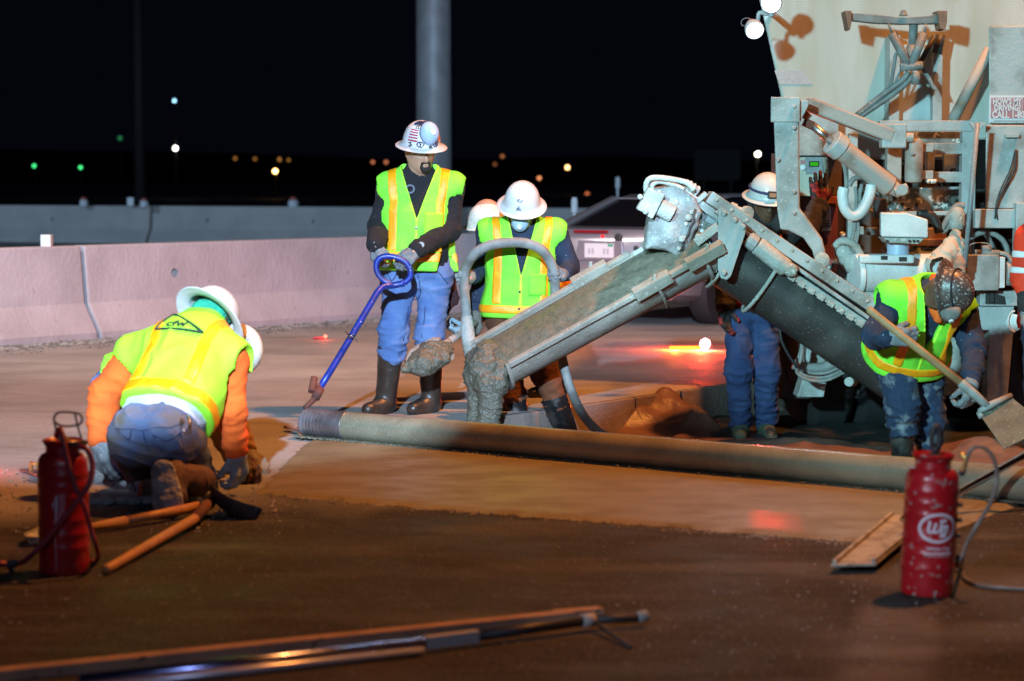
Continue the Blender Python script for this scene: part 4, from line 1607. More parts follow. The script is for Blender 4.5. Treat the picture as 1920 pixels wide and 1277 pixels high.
rf = loft([[cw(0.60, 1.28, 1.33), cw(0.56, 1.28, 1.36), cw(-0.56, 1.28, 1.36), cw(-0.60, 1.28, 1.33)], [cw(0.62, 1.55, 1.37), cw(0.56, 1.55, 1.41), cw(-0.56, 1.55, 1.41), cw(-0.62, 1.55, 1.37)],
           [cw(0.62, 2.4, 1.38), cw(0.56, 2.4, 1.42), cw(-0.56, 2.4, 1.42), cw(-0.62, 2.4, 1.38)], [cw(0.60, 2.75, 1.34), cw(0.56, 2.75, 1.36), cw(-0.56, 2.75, 1.36), cw(-0.60, 2.75, 1.34)]])
rf.go('roof', 'carbody', car, 0.01)
b = B()
b.slab([cw(0.70, 0.55, 0.95), cw(-0.70, 0.55, 0.95), cw(-0.56, 1.30, 1.335), cw(0.56, 1.30, 1.335)], -CF * 0.012 + Vector((0, 0, 0.01)))
b.go('rear_window', 'glass', car)
b = B()
b.slab([cw(0.70, 3.4, 0.92), cw(-0.70, 3.4, 0.92), cw(-0.56, 2.74, 1.34), cw(0.56, 2.74, 1.34)], CF * 0.012)
b.go('windscreen', 'glass', car)
for q in (1, -1):
    b = B()
    b.slab([cw(q * 0.80, 0.85, 0.94), cw(q * 0.80, 3.2, 0.92), cw(q * 0.605, 2.7, 1.34), cw(q * 0.605, 1.4, 1.345)], CR * q * 0.01)
    b.go('side_window', 'glass', car)
    for a, e, w_, h_ in (((0.77, 0.50, 0.95), (0.60, 1.30, 1.35), 0.10, 0.06), ((0.80, 3.4, 0.92), (0.60, 2.74, 1.36), 0.07, 0.05), ((0.815, 2.05, 0.93), (0.615, 2.05, 1.37), 0.07, 0.03)):
        b = B()
        b.beam(cw(q * a[0], a[1], a[2]), cw(q * e[0], e[1], e[2]), w_, h_)
        b.go('window_pillar', 'carbody', car, 0.01)
    b = B()
    b.slab([cw(q * 0.50, -0.005, 0.66), cw(q * 0.74, 0.0, 0.66), cw(q * 0.76, 0.02, 0.80), cw(q * 0.52, 0.0, 0.82)], -CF * 0.035)
    b.go('tail_light', 'redlens', car, 0.006)
    b = B()
    b.slab([cw(q * 0.89, 2.7, 0.95), cw(q * 1.05, 2.7, 0.95), cw(q * 1.05, 2.7, 1.05), cw(q * 0.89, 2.7, 1.05)], CF * 0.08)
    b.go('door_mirror', 'carbody', car, 0.01)
    for y in (0.78, 3.65):
        b = B()
        c = cw(q * 0.80, y, 0.31)
        b.lathe([(0.20, -0.1), (0.29, -0.1), (0.31, -0.07), (0.31, 0.07), (0.29, 0.10), (0.20, 0.10)], c, CR * q, 28)
        wl = b.go('wheel', 'tyre', car, 0, True)
        smooth_by_angle(wl, 40)
        WORLD_LOC[wl.name] = WORLD_LOC[car.name]
        b = B()
        b.lathe([(0.20, 0.085), (0.19, 0.06), (0.06, 0.075), (0.05, 0.095), (0.004, 0.1)], c, CR * q, 20)
        for k in range(5):
            a = 2 * math.pi * k / 5
            v = (Vector((0, 0, 1)) * math.cos(a) + CF * math.sin(a))
            b.beam(c + CR * q * 0.09 + v * 0.05, c + CR * q * 0.085 + v * 0.195, 0.06, 0.02, CR)
        b.go('rim', 'alu', wl, origin=tuple(WORLD_LOC[car.name]))
b = B()
b.slab([cw(-0.80, -0.02, 0.34), cw(0.80, -0.02, 0.34), cw(0.80, -0.02, 0.55), cw(-0.80, -0.02, 0.55)], -CF * 0.06)
b.go('rear_bumper', 'carbody', car, 0.03)
b = B()
b.slab([cw(-0.27, -0.022, 0.635), cw(0.27, -0.022, 0.635), cw(0.25, -0.022, 0.83), cw(-0.25, -0.022, 0.83)], -CF * 0.02)
b.go('plate_recess', 'carbody', car, 0.008)
b = B()
b.slab([cw(-0.165, -0.048, 0.665), cw(0.165, -0.048, 0.665), cw(0.165, -0.048, 0.805), cw(-0.165, -0.048, 0.805)], -CF * 0.008)
pl = b.go('number_plate', 'plate', car)
WORLD_LOC[pl.name] = WORLD_LOC[car.name]
b = B()
b.slab([cw(0.10, -0.057, 0.775), cw(0.16, -0.057, 0.775), cw(0.16, -0.057, 0.80), cw(0.10, -0.057, 0.80)], -CF * 0.002)
b.go('plate_corner', 'plategreen', pl, origin=tuple(CAR))
b = B()
for xx in (-0.11, -0.07, 0.06, 0.10):
    b.slab([cw(xx - 0.012, -0.057, 0.70), cw(xx + 0.012, -0.057, 0.70), cw(xx + 0.012, -0.057, 0.755), cw(xx - 0.012, -0.057, 0.755)], -CF * 0.002)
b.go('plate_smudge', 'plateink', pl, origin=tuple(CAR))
b = B()
b.slab([cw(-0.32, 0.01, 0.905), cw(0.06, 0.01, 0.905), cw(0.06, 0.03, 0.93), cw(-0.32, 0.03, 0.93)], -CF * 0.025)
b.go('trunk_red_strip', 'redlens', car)  # red strip along the upper edge of the trunk
for xx, zz, rr in ((0.20, 0.86, 0.045), (0.40, 0.76, 0.030)):
    b = B()
    b.lathe([(rr, 0), (rr, 0.012), (rr * 0.5, 0.018), (0.002, 0.018)], cw(xx, -0.015, zz), -CF, 16)
    b.go('badge', 'dark', car)
b = B()
b.lathe([(0.014, 0), (0.014, 0.02), (0.002, 0.024)], cw(0.02, -0.012, 0.875), -CF, 12)
b.go('lock_lamp', 'brakeglow', car)

# ------------------------------------------------------------------ flares on the road
fl = G(1322, 656)
flare = thing('road_flare', 'burning red road flare lying beside the blue-jeaned worker, white hot at its tip', 'flare', fl)
b = B()
b.tube([fl + Vector((-0.30, 0.02, 0.016)), fl + Vector((-0.04, 0, 0.02))], 0.014, 10)
b.go('stick', glow('flare_stick', (1.0, 0.20, 0.02), 5.0), flare)
b = B()
b.lathe([(0.001, -0.045), (0.034, -0.03), (0.046, 0), (0.036, 0.03), (0.001, 0.048)], fl + Vector((0, 0, 0.05)), n=16)
b.go('flame', glow('flare_flame', (1.0, 0.30, 0.36), 26.0), flare, 0, True)


def point(name, loc, power, col, size=0.03):
    l = bpy.data.lights.new(name, 'POINT')
    l.energy = power
    l.color = col
    l.shadow_soft_size = size
    o = bpy.data.objects.new(name, l)
    C.objects.link(o)
    o.location = loc
    return o


point('flare_light', fl + Vector((-0.03, -0.03, 0.085)), 190, (1.0, 0.045, 0.014), 0.03)
point('flare_light', fl + Vector((-0.26, -0.02, 0.05)), 30, (1.0, 0.16, 0.02), 0.02)
f2 = G(608, 637)
fl2 = thing('road_flare', 'small red ember added as flare reflection on the pavement left of the blue pull handle', 'flare', f2)  # added glowing stub stands in for the flare's reflection on the ground
b = B()
b.tube([f2 + Vector((-0.10, 0.03, 0.012)), f2 + Vector((0.0, 0, 0.014))], 0.012, 8)
b.go('stick', 'redlens', fl2)
b = B()
b.lathe([(0.001, -0.02), (0.02, 0), (0.001, 0.02)], f2 + Vector((0.01, 0, 0.03)), n=10)
b.go('flame', glow('glimmer', (1.0, 0.20, 0.12), 3.4), fl2, 0, True)
point('reflection_light', f2 + Vector((0.0, -0.03, 0.07)), 1.6, (1.0, 0.10, 0.06), 0.02)
f3 = G(-45, 888)
fl3 = thing('road_flare', 'red flare at the left frame edge level with the left sprayer can', 'flare', f3)
b = B()
b.tube([f3 + Vector((-0.02, 0, 0.016)), f3 + Vector((0.11, 0.02, 0.016))], 0.014, 10)
b.go('stick', glow('flare_tube', (1.0, 0.05, 0.04), 0.9), fl3)
point('flare_light', f3 + Vector((0.0, 0, 0.10)), 3.2, (1.0, 0.05, 0.03), 0.03)

# ------------------------------------------------------------------ roller screed across the slab
RT = 0.077
ax0 = PIPE_A + Vector((0, 0, RT + 0.012)) + PERP * 0.01
ax1 = PIPE_A + PDIR * 5.4 + Vector((0, 0, RT + 0.012)) + PERP * 0.01
rs = thing('roller_screed', 'long roller screed tube lying across the fresh concrete with a blue pull handle', 'roller screed', PIPE_A)
b = B()
b.tube([ax0 + PDIR * 0.17, ax1], RT, 40)
tb = b.go('roller_tube', 'tube', rs, 0, True)
smooth_by_angle(tb, 40)
b = B()
prof = [(0.02, 0.0), (RT * 0.9, 0.0), (RT * 1.0, 0.006)]
for k in range(6):
    h = 0.012 + k * 0.024
    prof += [(RT * 1.012, h), (RT * 1.012, h + 0.016), (RT * 0.996, h + 0.018), (RT * 0.996, h + 0.022)]
prof += [(RT * 1.015, 0.165), (RT * 1.015, 0.30), (RT * 0.99, 0.302)]
b.lathe(prof, ax0, PDIR, 40)
es = b.go('end_sleeve', 'tube_end', rs, 0, True)
smooth_by_angle(es, 40)
hp = [W(758, 531, 12.55), W(737, 535, 12.55), W(718, 538, 12.52), W(707, 549, 12.48), W(660, 629, 12.3), W(622, 692, 12.14), W(600, 727, 12.05)]
b = B()
b.tube(spline(hp[:4], 5) + hp[4:], 0.0195, 12)
ph = b.go('pull_handle', 'blue', rs, 0, True)
WORLD_LOC[ph.name] = WORLD_LOC[rs.name]
lp = [W(758, 531, 12.55), W(769, 519, 12.55), W(768, 503, 12.55), W(757, 489, 12.55), W(736, 481, 12.55), W(716, 482, 12.55), W(706, 493, 12.55), (W(707, 510, 12.55)), W(717, 524, 12.55), W(733, 534, 12.55)]
b = B()
b.tube(spline(lp, 6), 0.017, 12)
b.go('handle_loop', 'blue', ph, 0, True, origin=tuple(PIPE_A))
b = B()
b.tube([W(600, 727, 12.05), W(591, 747, 12.0), W(580, 757, 11.97), W(572, 766, 11.95)], [0.02, 0.017, 0.016, 0.018], 10)
b.tube([W(591, 747, 12.0), W(601, 728, 12.03)], 0.026, 10)
b.go('swivel_neck', 'rust', ph, 0, True, origin=tuple(PIPE_A))
b = B()
b.tube([W(589.5, 708, 12.06), W(584, 735, 12.0)], 0.021, 12)
b.tube([W(587, 722, 12.04), W(601, 722, 12.04)], 0.012, 8)
b.go('cross_knob', 'rust', ph, 0.002, origin=tuple(PIPE_A))
b = B()
b.tube(spline([W(648, 622, 12.25), W(654, 628, 12.2), W(662, 632, 12.2), W(670, 640, 12.25)], 5), 0.0035, 6)
b.tube(spline([W(650, 634, 12.22), W(657, 630, 12.2), W(664, 626, 12.25)], 5), 0.0035, 6)
b.go('cotter_pin', 'steel', ph, 0, True, origin=tuple(PIPE_A))
b = B()
e0 = ax0 - PDIR * 0.012
b.slab([W(572, 764, 11.95), W(580, 768, 11.95), W(573, 792, 11.9), W(563, 812, 11.88), W(556, 806, 11.88), W(562, 788, 11.9)], Vector((0, 0.02, 0)))
b.tube([e0 - PDIR * 0.02, ax0 + PDIR * 0.02], 0.022, 10)
b.tube(spline([W(562, 800, 11.88), W(556, 806, 11.86), W(545, 803, 11.84), W(534, 801, 11.8)], 4), 0.009, 6)
b.go('axle_bracket', 'rust', rs)

# ------------------------------------------------------------------ sprayer cans


def sprayer(name, base, label, m, lean, dirty, group='red pressure sprayer cans'):
    t = thing(name, label, 'sprayer', base, group)
    axv = U(Vector((lean, 0.0, 1)))
    R0 = 0.091
    prof = [(0.07, 0.0), (R0 * 0.97, 0.004), (R0, 0.018), (R0, 0.05)]
    hs = [0.10, 0.15, 0.20, 0.285, 0.325, 0.365]
    for h in hs:
        prof += [(R0, h - 0.010), (R0 * 1.022, h - 0.004), (R0 * 1.022, h + 0.004), (R0, h + 0.010)]
    prof += [(R0, 0.40), (R0 * 0.97, 0.418), (R0 * 0.86, 0.433), (R0 * 0.74, 0.440)]
    b = B()
    b.lathe(prof, base, axv, 40)
    can = b.go('tank', m, t, 0, True)
    smooth_by_angle(can, 35)
    b = B()
    b.lathe([(0.062, 0.436), (0.060, 0.462), (0.070, 0.478), (0.073, 0.486), (0.069, 0.490), (0.056, 0.476), (0.050, 0.462), (0.004, 0.460)], base, axv, 36)
    nk = b.go('funnel_collar', m, t, 0, True)
    smooth_by_angle(nk, 35)
    return t, axv, R0, can


s1b = G(1737, 1113)
sp, av, R0, can = sprayer('sprayer', s1b, 'red pressure sprayer can with a white oval logo, standing on the near right pavement', 'red', 0.035, True)
WORLD_LOC[can.name] = WORLD_LOC[sp.name]


def on_can(base, axv, R0, ang, h, off=0.0015):
    """ang from the camera side, towards +X"""
    x = Vector((1, 0, 0))
    return base + axv * h + Vector((math.sin(ang), -math.cos(ang), 0)) * (R0 * 1.022 + off)


def wrap(v, f, base, axv, R0, ang, h, off, name, m, parent):
    P = [on_can(base, axv, R0, ang + p.x / R0, h + p.y, off + p.z) for p in v]
    return mk(name, [tuple(p) for p in P], f, m, parent, False, origin=tuple(WORLD_LOC[sp.name]))


def ringband(cx, cy, ra, rb, n=48):
    V = []
    for k in range(n):
        a = 2 * math.pi * k / n
        V.append(Vector((cx + math.cos(a) * ra[0], cy + math.sin(a) * ra[1], 0)))
        V.append(Vector((cx + math.cos(a) * rb[0], cy + math.sin(a) * rb[1], 0)))
    return V, [(2 * k, (2 * k + 2) % (2 * n), (2 * k + 3) % (2 * n), 2 * k + 1) for k in range(n)]


LA, LH = 0.12, 0.243
v, f = ringband(0, 0, (0.068, 0.0515), (0.058, 0.0415))
wrap(v, f, s1b, av, R0, LA, LH, 0.001, 'logo_ring', 'logo', can)


def strokes(lines, wd):
    """thick flat strokes from polylines -> verts, faces"""
    V, Fc = [], []
    for ln in lines:
        pts = [Vector((x, y, 0)) for x, y in ln]
        n0 = len(V)
        for i, p in enumerate(pts):
            t = (pts[min(i + 1, len(pts) - 1)] - pts[max(i - 1, 0)]).normalized()
            nn = Vector((-t.y, t.x, 0)) * wd / 2
            V += [p + nn, p - nn]
        for i in range(len(pts) - 1):
            a = n0 + 2 * i
            Fc.append((a, a + 1, a + 3, a + 2))
    return V, Fc


wl = [[(-0.036, 0.022), (-0.028, 0.022), (-0.034, -0.004), (-0.032, -0.013), (-0.022, -0.014), (-0.015, -0.006), (-0.009, 0.018)],
      [(-0.015, -0.006), (-0.012, -0.014), (-0.002, -0.013), (0.006, -0.004), (0.012, 0.022)],
      [(0.004, 0.025), (0.028, 0.025)],
      [(0.036, -0.002), (0.031, 0.006), (0.020, 0.006), (0.012, -0.004), (0.012, -0.018), (0.018, -0.027), (0.029, -0.026)],
      [(0.028, 0.001), (0.026, -0.012), (0.020, -0.030), (0.004, -0.026)]]
v, f = strokes(wl, 0.0095)
wrap(v, f, s1b, av, R0, LA, LH, 0.001, 'logo_letters', 'logo', can)
v, f = text_mesh('White Cap', 0.019, 0, 0.0004)
wrap(v, f, s1b, av, R0, LA + 0.06, LH - 0.071, 0.001, 'lettering', 'logo', can)
v, f = strokes([[(-0.050 + 0.012 * i, 0.0015 * (i % 2)) for i in range(9)]], 0.006)
wrap(v, f, s1b, av, R0, LA + 0.10, LH - 0.089, 0.001, 'small_print', 'logo', can)
v, f = strokes([[(-0.040 + 0.01 * i, 0) for i in range(9)]], 0.0015)
wrap(v, f, s1b, av, R0, LA + 0.10, LH - 0.098, 0.001, 'underline', 'logo', can)
b = B()
tp = s1b + av * 0.46
b.tube([tp + Vector((0.005, 0, 0)), tp + Vector((0.007, 0, 0.03))], 0.022, 12)
b.tube([tp + Vector((0.007, 0, 0.03)), tp + Vector((0.008, 0, 0.055))], 0.012, 10)
b.tube(spline([tp + Vector((-0.002, 0, 0.05)), tp + Vector((-0.006, 0, 0.085)), tp + Vector((0.002, 0, 0.118)), tp + Vector((0.016, 0, 0.118)), tp + Vector((0.022, 0, 0.085)), tp + Vector((0.016, 0, 0.05))], 5), 0.010, 8)
b.go('pump_handle', 'black', sp, 0, True)
b = B()
for h, r in ((0.425, 0.013), (0.315, 0.010), (0.262, 0.010), (0.208, 0.010)):
    p = on_can(s1b, av, R0, 1.35, h, -0.002)
    b.tube([p, p + Vector((0.016, 0, 0))], r, 10)
b.go('side_bolts', 'black', sp, 0.001)
b = B()
p0 = on_can(s1b, av, R0, 1.35, 0.425)
Y = s1b.y
hs = [p0 + Vector((0.012, 0, 0)), W(1812, 862, Y), W(1822, 842, Y), W(1842, 838, Y), W(1862, 858, Y), W(1869, 895, Y), W(1858, 940, Y - 0.02), W(1832, 985, Y - 0.04), W(1812, 1020, Y - 0.03)]
g = [G(1803, 1072), G(1812, 1092), G(1850, 1104), G(1935, 1110)]
hs += [W(1802, 1052, Y - 0.02)] + [q + Vector((0, 0, 0.009)) for q in g]
b.tube(spline(hs, 6), 0.0075, 8)
b.go('hose', 'hose_clear', sp, 0, True)
b = B()
q = G(1800, 1070)
b.tube([q + Vector((0, 0, 0.06)), q + Vector((-0.004, 0, 0.01))], 0.016, 10)
b.go('wand_grip', 'black', sp)
b = B()
b.tube([p0 + Vector((0.01, 0, 0)), W(1811, 858, Y), W(1800, 850, Y)], 0.007, 8)
b.go('brass_valve', mat('brass', (0.55, 0.42, 0.12), 0.35, 0.8), sp, 0, True)

s2b = G(121, 1073)
sp2, av2, R2, can2 = sprayer('sprayer', s2b, 'dark red plain sprayer can wrapped in its own red hose, on the near left', 'red_dirty', 0.0, False)
WORLD_LOC[can2.name] = WORLD_LOC[sp2.name]
Y = s2b.y
b = B()
hs = [W(106, 818, Y), W(108, 808, Y - 0.03), W(114, 806, Y - 0.08), W(120, 830, Y - 0.1), W(128, 868, Y - 0.105), W(140, 912, Y - 0.11), W(147, 925, Y - 0.11)]
b.tube(spline(hs, 6), 0.0105, 8)
hs = [W(150, 838, Y - 0.05), W(164, 844, Y - 0.08), W(173, 872, Y - 0.09), W(168, 905, Y - 0.11), W(147, 937, Y - 0.118), W(116, 975, Y - 0.12), W(82, 1018, Y - 0.12), W(45, 1052, Y - 0.1)]
hs2 = hs + [G(22, 1062) + Vector((0, 0, 0.012)), G(-5, 1062) + Vector((0, 0, 0.012)), G(-40, 1052) + Vector((0, 0, 0.012))]
b.tube(spline(hs2, 6), 0.0105, 8)
hs = [W(147, 925, Y - 0.115), W(158, 950, Y - 0.11), W(170, 990, Y - 0.09), W(182, 1030, Y - 0.06), G(184, 1052) + Vector((0, 0, 0.012)), G(172, 1060) + Vector((0, 0, 0.012))]
b.tube(spline(hs, 6), 0.009, 8)
b.go('hose', 'hose_red', sp2, 0, True)
b = B()
b.tube(spline([W(112, 830, Y), W(104, 800, Y), W(102, 782, Y), (W(112, 773, Y)), W(140, 774, Y), W(153, 780, Y), W(151, 794, Y), W(130, 799, Y), W(112, 797, Y), W(103, 790, Y)], 5), 0.0045, 8)
b.tube(spline([W(140, 774, Y), W(146, 800, Y), W(152, 820, Y), W(158, 838, Y)], 4), 0.004, 6)
b.tube([W(118, 836, Y), W(118, 818, Y)], 0.02, 10)
b.go('wire_handle', 'hose_grey', sp2, 0, True)
b = B()
b.tube([W(141, 834, Y - 0.02), W(141, 826, Y - 0.02)], 0.045, 14)
b.go('pump_cap', 'dark', sp2, 0.003)
b = B()
b.tube([W(14, 1058, Y - 0.1), W(32, 1056, Y - 0.1)], 0.014, 8)
b.go('hose_clamp', 'dark', sp2)

# white drips down the can
rr = random.Random(4)
for x0, h0, h1, wd in ((-0.12, 0.285, 0.02, 0.0035), (-0.06, 0.295, 0.19, 0.006), (-0.03, 0.28, 0.17, 0.004), (0.10, 0.29, 0.14, 0.0035), (0.22, 0.285, 0.20, 0.003), (-0.20, 0.27, 0.245, 0.005)):
    b = B()
    ps = []
    n = 14
    for i in range(n + 1):
        h = h0 + (h1 - h0) * i / n
        c = on_can(s2b, av2, R2, x0 + 0.02 * math.sin(i * 0.7), h, 0.0005)
        ps.append(c)
    b.tube(ps, [wd * (1 - 0.55 * i / n) * 0.6 for i in range(n + 1)], 5)
    b.go('dried_drip', 'logo', can2, 0, True, origin=tuple(s2b))

# ------------------------------------------------------------------ bull float
bf = thing('bull_float', 'concrete-caked bull float with a long bright pole, behind the right sprayer can', 'bull float', G(1640, 1035))
zt = 0.035
c0, c1 = G(1557, 1062, 0.03), G(1643, 1060, 0.03)
c2 = G(1752, 968, 0.03)
c3 = G(1668, 968, 0.03)
dlong = U((c2 + c3) / 2 - (c0 + c1) / 2)
b = B()
pts = [c0, c1, c2, c3]
b.slab([p + Vector((0, 0, -0.004)) for p in pts], Vector((0, 0, 0.012)))
bl = b.go('blade', 'mag', bf, 0.004)
b = B()
for s0, s1 in ((c0, c3), (c1, c2)):
    cc = (c0 + c1) / 2
    a = s0 + U((c0 + c1 + c2 + c3) / 4 - (s0 + s1) / 2) * 0.012 + dlong * 0.01
    e = s1 + U((c0 + c1 + c2 + c3) / 4 - (s0 + s1) / 2) * 0.012 - dlong * 0.01
    b.beam(a + Vector((0, 0, 0.014)), e + Vector((0, 0, 0.014)), 0.016, 0.016)
b.go('edge_rib', 'mag', bf, 0.003)
F = Field([W(1655, 1000, c2.y - 0.4), W(1715, 965, c2.y)], 0.12, 0.008)
ce = (c0 + c1 + c2 + c3) / 4
F.cone(ce + Vector((-0.09, -0.02, 0.02)), ce + Vector((-0.06, 0.0, 0.06)), 0.045, 0.04, 0.02)
F.cone(ce + Vector((-0.06, 0.0, 0.055)), ce + Vector((0.10, 0.03, 0.075)), 0.03, 0.024, 0.03)
V, Q = F.mesh()
V = wrinkle(V, Q, 0.010, 22, None, 2)
mk('swivel_bracket', V, Q, 'hose_grey', bf, True)
b = B()
pA, pB = W(1800, 922, 9.0), W(1965, 830, 9.25)
pS = ce + Vector((0.08, 0.03, 0.075))
b.tube([pS, pA, pB], 0.0165, 14)
b.go('pole', mat('chromed_pole', (0.86, 0.88, 0.95), 0.16, 1.0), bf, 0, True)

# ------------------------------------------------------------------ shovels on the ground, left


def shovel_blade(b, p, d, up, L=0.28, wdt=0.22, dish=0.035, nose=True, n=10):
    """rounded dished digging blade from the socket point along d"""
    d = U(d)
    up = U(Vector(up) - d * Vector(up).dot(d))
    s_ = d.cross(up)
    rows = []
    for j in range(n + 1):
        t = j / n
        wv = wdt / 2 * ((1 - max(0, (t - 0.45) / 0.55) ** 2.2) if nose else 1.0)
        if t < 0.08:
            wv *= 0.75 + 3 * t
        row = []
        for i in range(9):
            q = (i / 8 - 0.5) * 2
            h = dish * (q * q) - dish * 0.5 * math.sin(t * 3.1) + 0.01
            row.append(Vector(p) + d * (L * t) + s_ * (wv * q) + up * h)
        rows.append(row)
    V = [q for r in rows for q in r]
    Fc = [(j * 9 + i, j * 9 + i + 1, (j + 1) * 9 + i + 1, (j + 1) * 9 + i) for j in range(n) for i in range(8)]
    m = len(V)
    V += [q - up * 0.005 for q in V]
    Fc += [tuple(i + m for i in reversed(f)) for f in Fc]
    for j in range(n):
        a = j * 9
        Fc.append((a, a + 9, a + 9 + m, a + m))
        a = j * 9 + 8
        Fc.append((a + 9, a, a + m, a + 9 + m))
    for i in range(8):
        Fc.append((i + 1, i, i + m, i + 1 + m))
        a = n * 9 + i
        Fc.append((a, a + 1, a + 1 + m, a + m))
    b.add(V, Fc)


sh = thing('shovel', 'shovel with glossy wooden handle and black pointed blade lying by the kneeling boot', 'shovel', G(330, 1010))
h0, h1, h2 = G(200, 1078) + Vector((0, 0, 0.02)), G(368, 991) + Vector((0, 0, 0.045)), G(398, 966) + Vector((0, 0, 0.07))
b = B()
b.tube([h0 - U(h1 - h0) * 0.01, h0, h0.lerp(h1, 0.5), h1], [0.012, 0.019, 0.0195, 0.0205], 14)
b.go('handle', 'wood', sh, 0, True)
b = B()
b.tube([h1 - U(h1 - h0) * 0.02, h1.lerp(h2, 0.6), h2], [0.024, 0.023, 0.016], 12)
b.go('socket', 'rust', sh, 0, True)
b = B()
shovel_blade(b, h2 - Vector((0.0, 0.0, 0.01)), G(486, 976) + Vector((0, 0, 0.0)) - h2, (-0.25, 0.55, 0.75), 0.25, 0.19, 0.055)
b.go('blade', 'dark', sh, 0, True)
sh2 = thing('shovel', 'shovel whose wooden handle runs behind the left sprayer can, black grip at its end', 'shovel', G(250, 985))
k0, k1, k2 = G(60, 1018) + Vector((0, 0, 0.02)), G(228, 992) + Vector((0, 0, 0.03)), G(372, 969) + Vector((0, 0, 0.045))
b = B()
b.tube([k1, k2], [0.018, 0.021], 14)
b.go('handle', 'wood', sh2, 0, True)
b = B()
b.tube([k0.lerp(k1, 0.35), k1 + U(k2 - k1) * 0.02], [0.014, 0.022], 12)
b.go('socket', 'wood_old', sh2, 0, True)
b = B()
shovel_blade(b, k0.lerp(k1, 0.42), G(36, 1031) - k0.lerp(k1, 0.42), (0, 0, 1), 0.27, 0.2, 0.03)
b.go('blade', 'mag', sh2, 0, True)
b = B()
dd = U(k2 - k1)
b.tube([k2, k2 + dd * 0.03], 0.024, 12)
b.tube(spline([k2 + dd * 0.02, k2 + dd * 0.05 + Vector((0, 0, 0.04)), k2 + dd * 0.075 + Vector((0, 0.01, 0.04)), k2 + dd * 0.085 + Vector((0, 0, 0)), k2 + dd * 0.06 + Vector((0, 0, -0.015)), k2 + dd * 0.02], 5), 0.011, 8)
b.go('grip', 'black', sh2, 0, True)

# ------------------------------------------------------------------ lumber and screed bar in front
pA, pB = G(-60, 1284), G(1072, 1166)
b = B()
dr = U(pB - pA)
b.beam(pA + Vector((0, 0, 0.019)), pB + Vector((0, 0, 0.019)), 0.05, 0.036)
tag(b.go('lumber', 'wood_old', None, 0.003, origin=tuple((pA + pB) / 2)), 'long weathered board lying nearest the camera at the bottom left', 'board')
b = B()
q0, q1 = G(1040, 1170) + Vector((0, 0.04, 0.02)), G(1128, 1163) + Vector((0, 0.04, 0.02))
b.beam(q0, q1, 0.05, 0.03)
tag(b.go('lumber', 'wood_old', None, 0.003, origin=tuple((q0 + q1) / 2)), 'short board end showing past the long board in front', 'board')
tl = thing('screed_bar', 'shiny aluminium screed bar with a black rod and hooked end beside the long board', 'screed bar', G(600, 1240))
a0, a1, a2, a3, a4 = G(150, 1296), G(795, 1224), G(896, 1211), G(1090, 1185), G(1113, 1182)
b = B()
b.tube([a0 + Vector((0, 0, 0.028)), a1 + Vector((0, 0, 0.028))], 0.020, 18)
br_ = b.go('bar', mat('blued_aluminium', (0.42, 0.47, 0.80), 0.20, 1.0, col2=(0.3, 0.34, 0.62), scale=5, rvar=0.15), tl, 0, True)
b = B()
b.tube([a0 + Vector((0.0, -0.042, 0.016)), a1 + Vector((0.0, -0.042, 0.016))], 0.012, 14)
b.go('thin_bar', 'alu', tl, 0, True)
b = B()
b.beam(a1 + Vector((0, 0, 0.03)), a2 + Vector((0, 0, 0.03)), 0.026, 0.040)
b.go('bar_end', 'rusty', tl, 0.003)
b = B()
b.tube([a2 + Vector((0, 0, 0.03)), a3 + Vector((0, 0, 0.035))], 0.017, 12)
b.go('rod', 'black', tl, 0, True)
b = B()
b.tube([a3 + Vector((0, 0, 0.035)), a4 + Vector((0, 0, 0.035))], 0.022, 12)
b.go('clamp', 'rusty', tl, 0, True)
b = B()
e1 = W(1196, 1158, a4.y + 0.05)
b.tube([a4 + Vector((0, 0, 0.035)), e1], 0.0145, 12)
b.tube([a4 + Vector((0, 0, 0.03)), G(1182, 1217) + Vector((0, 0, 0.006))], 0.007, 8)
b.go('hooked_end', 'dark', tl, 0, True)
b = B()
dd = U(e1 - a4)
b.lathe([(0.014, 0.0), (0.019, 0.002), (0.019, 0.035), (0.013, 0.037), (0.012, 0.01)], e1 - dd * 0.002, dd, 14)
b.go('pipe_cap', 'hose_grey', tl, 0, True)

# ------------------------------------------------------------------ small things by the kneeling men
F = Field([G(176, 945), G(285, 940)], 0.09, 0.007)
pr = random.Random(3)
for i in range(9):
    p = G(172 + i * 12.5, 946 - 0.2 * i) + Vector((0, pr.uniform(-0.015, 0.015), 0.012))
    q = p + Vector((0.035, pr.uniform(-0.02, 0.02), 0.004))
    F.cone(p, q, pr.uniform(0.013, 0.021), pr.uniform(0.012, 0.02), 0.012)
V, Q = F.mesh()
V = wrinkle(V, Q, 0.006, 28, None, 2)
tag(mk('rag', V, Q, 'hose_grey', None, True, origin=tuple(G(230, 945))), 'pale twisted rag on the ground between the left can and the kneeling boot', 'rag')
b = B()
p, q = G(46, 884) + Vector((0, 0, 0.012)), G(84, 897) + Vector((0, 0, 0.012))
b.beam(p, q, 0.06, 0.006)
tr = thing('hand_trowel', 'bright steel hand trowel flat on the ground behind the left can', 'trowel', p)
b.go('blade', 'steel', tr, 0.002)
b = B()
b.tube([p.lerp(q, 0.3) + Vector((0, 0, 0.0)), p.lerp(q, 0.35) + Vector((0, 0, 0.04)), p.lerp(q, 0.8) + Vector((0, 0, 0.045))], 0.011, 8)
b.go('handle', 'wood', tr, 0, True)
q_ = G(1456, 978)
spot('red_patch_spot', (1.50, 13.0, 0.57), q_, 42, (1.0, 0.03, 0.02), 3.6, 1.0, 0.03)  # added spot without a lamp, reddens a patch of the wet slab


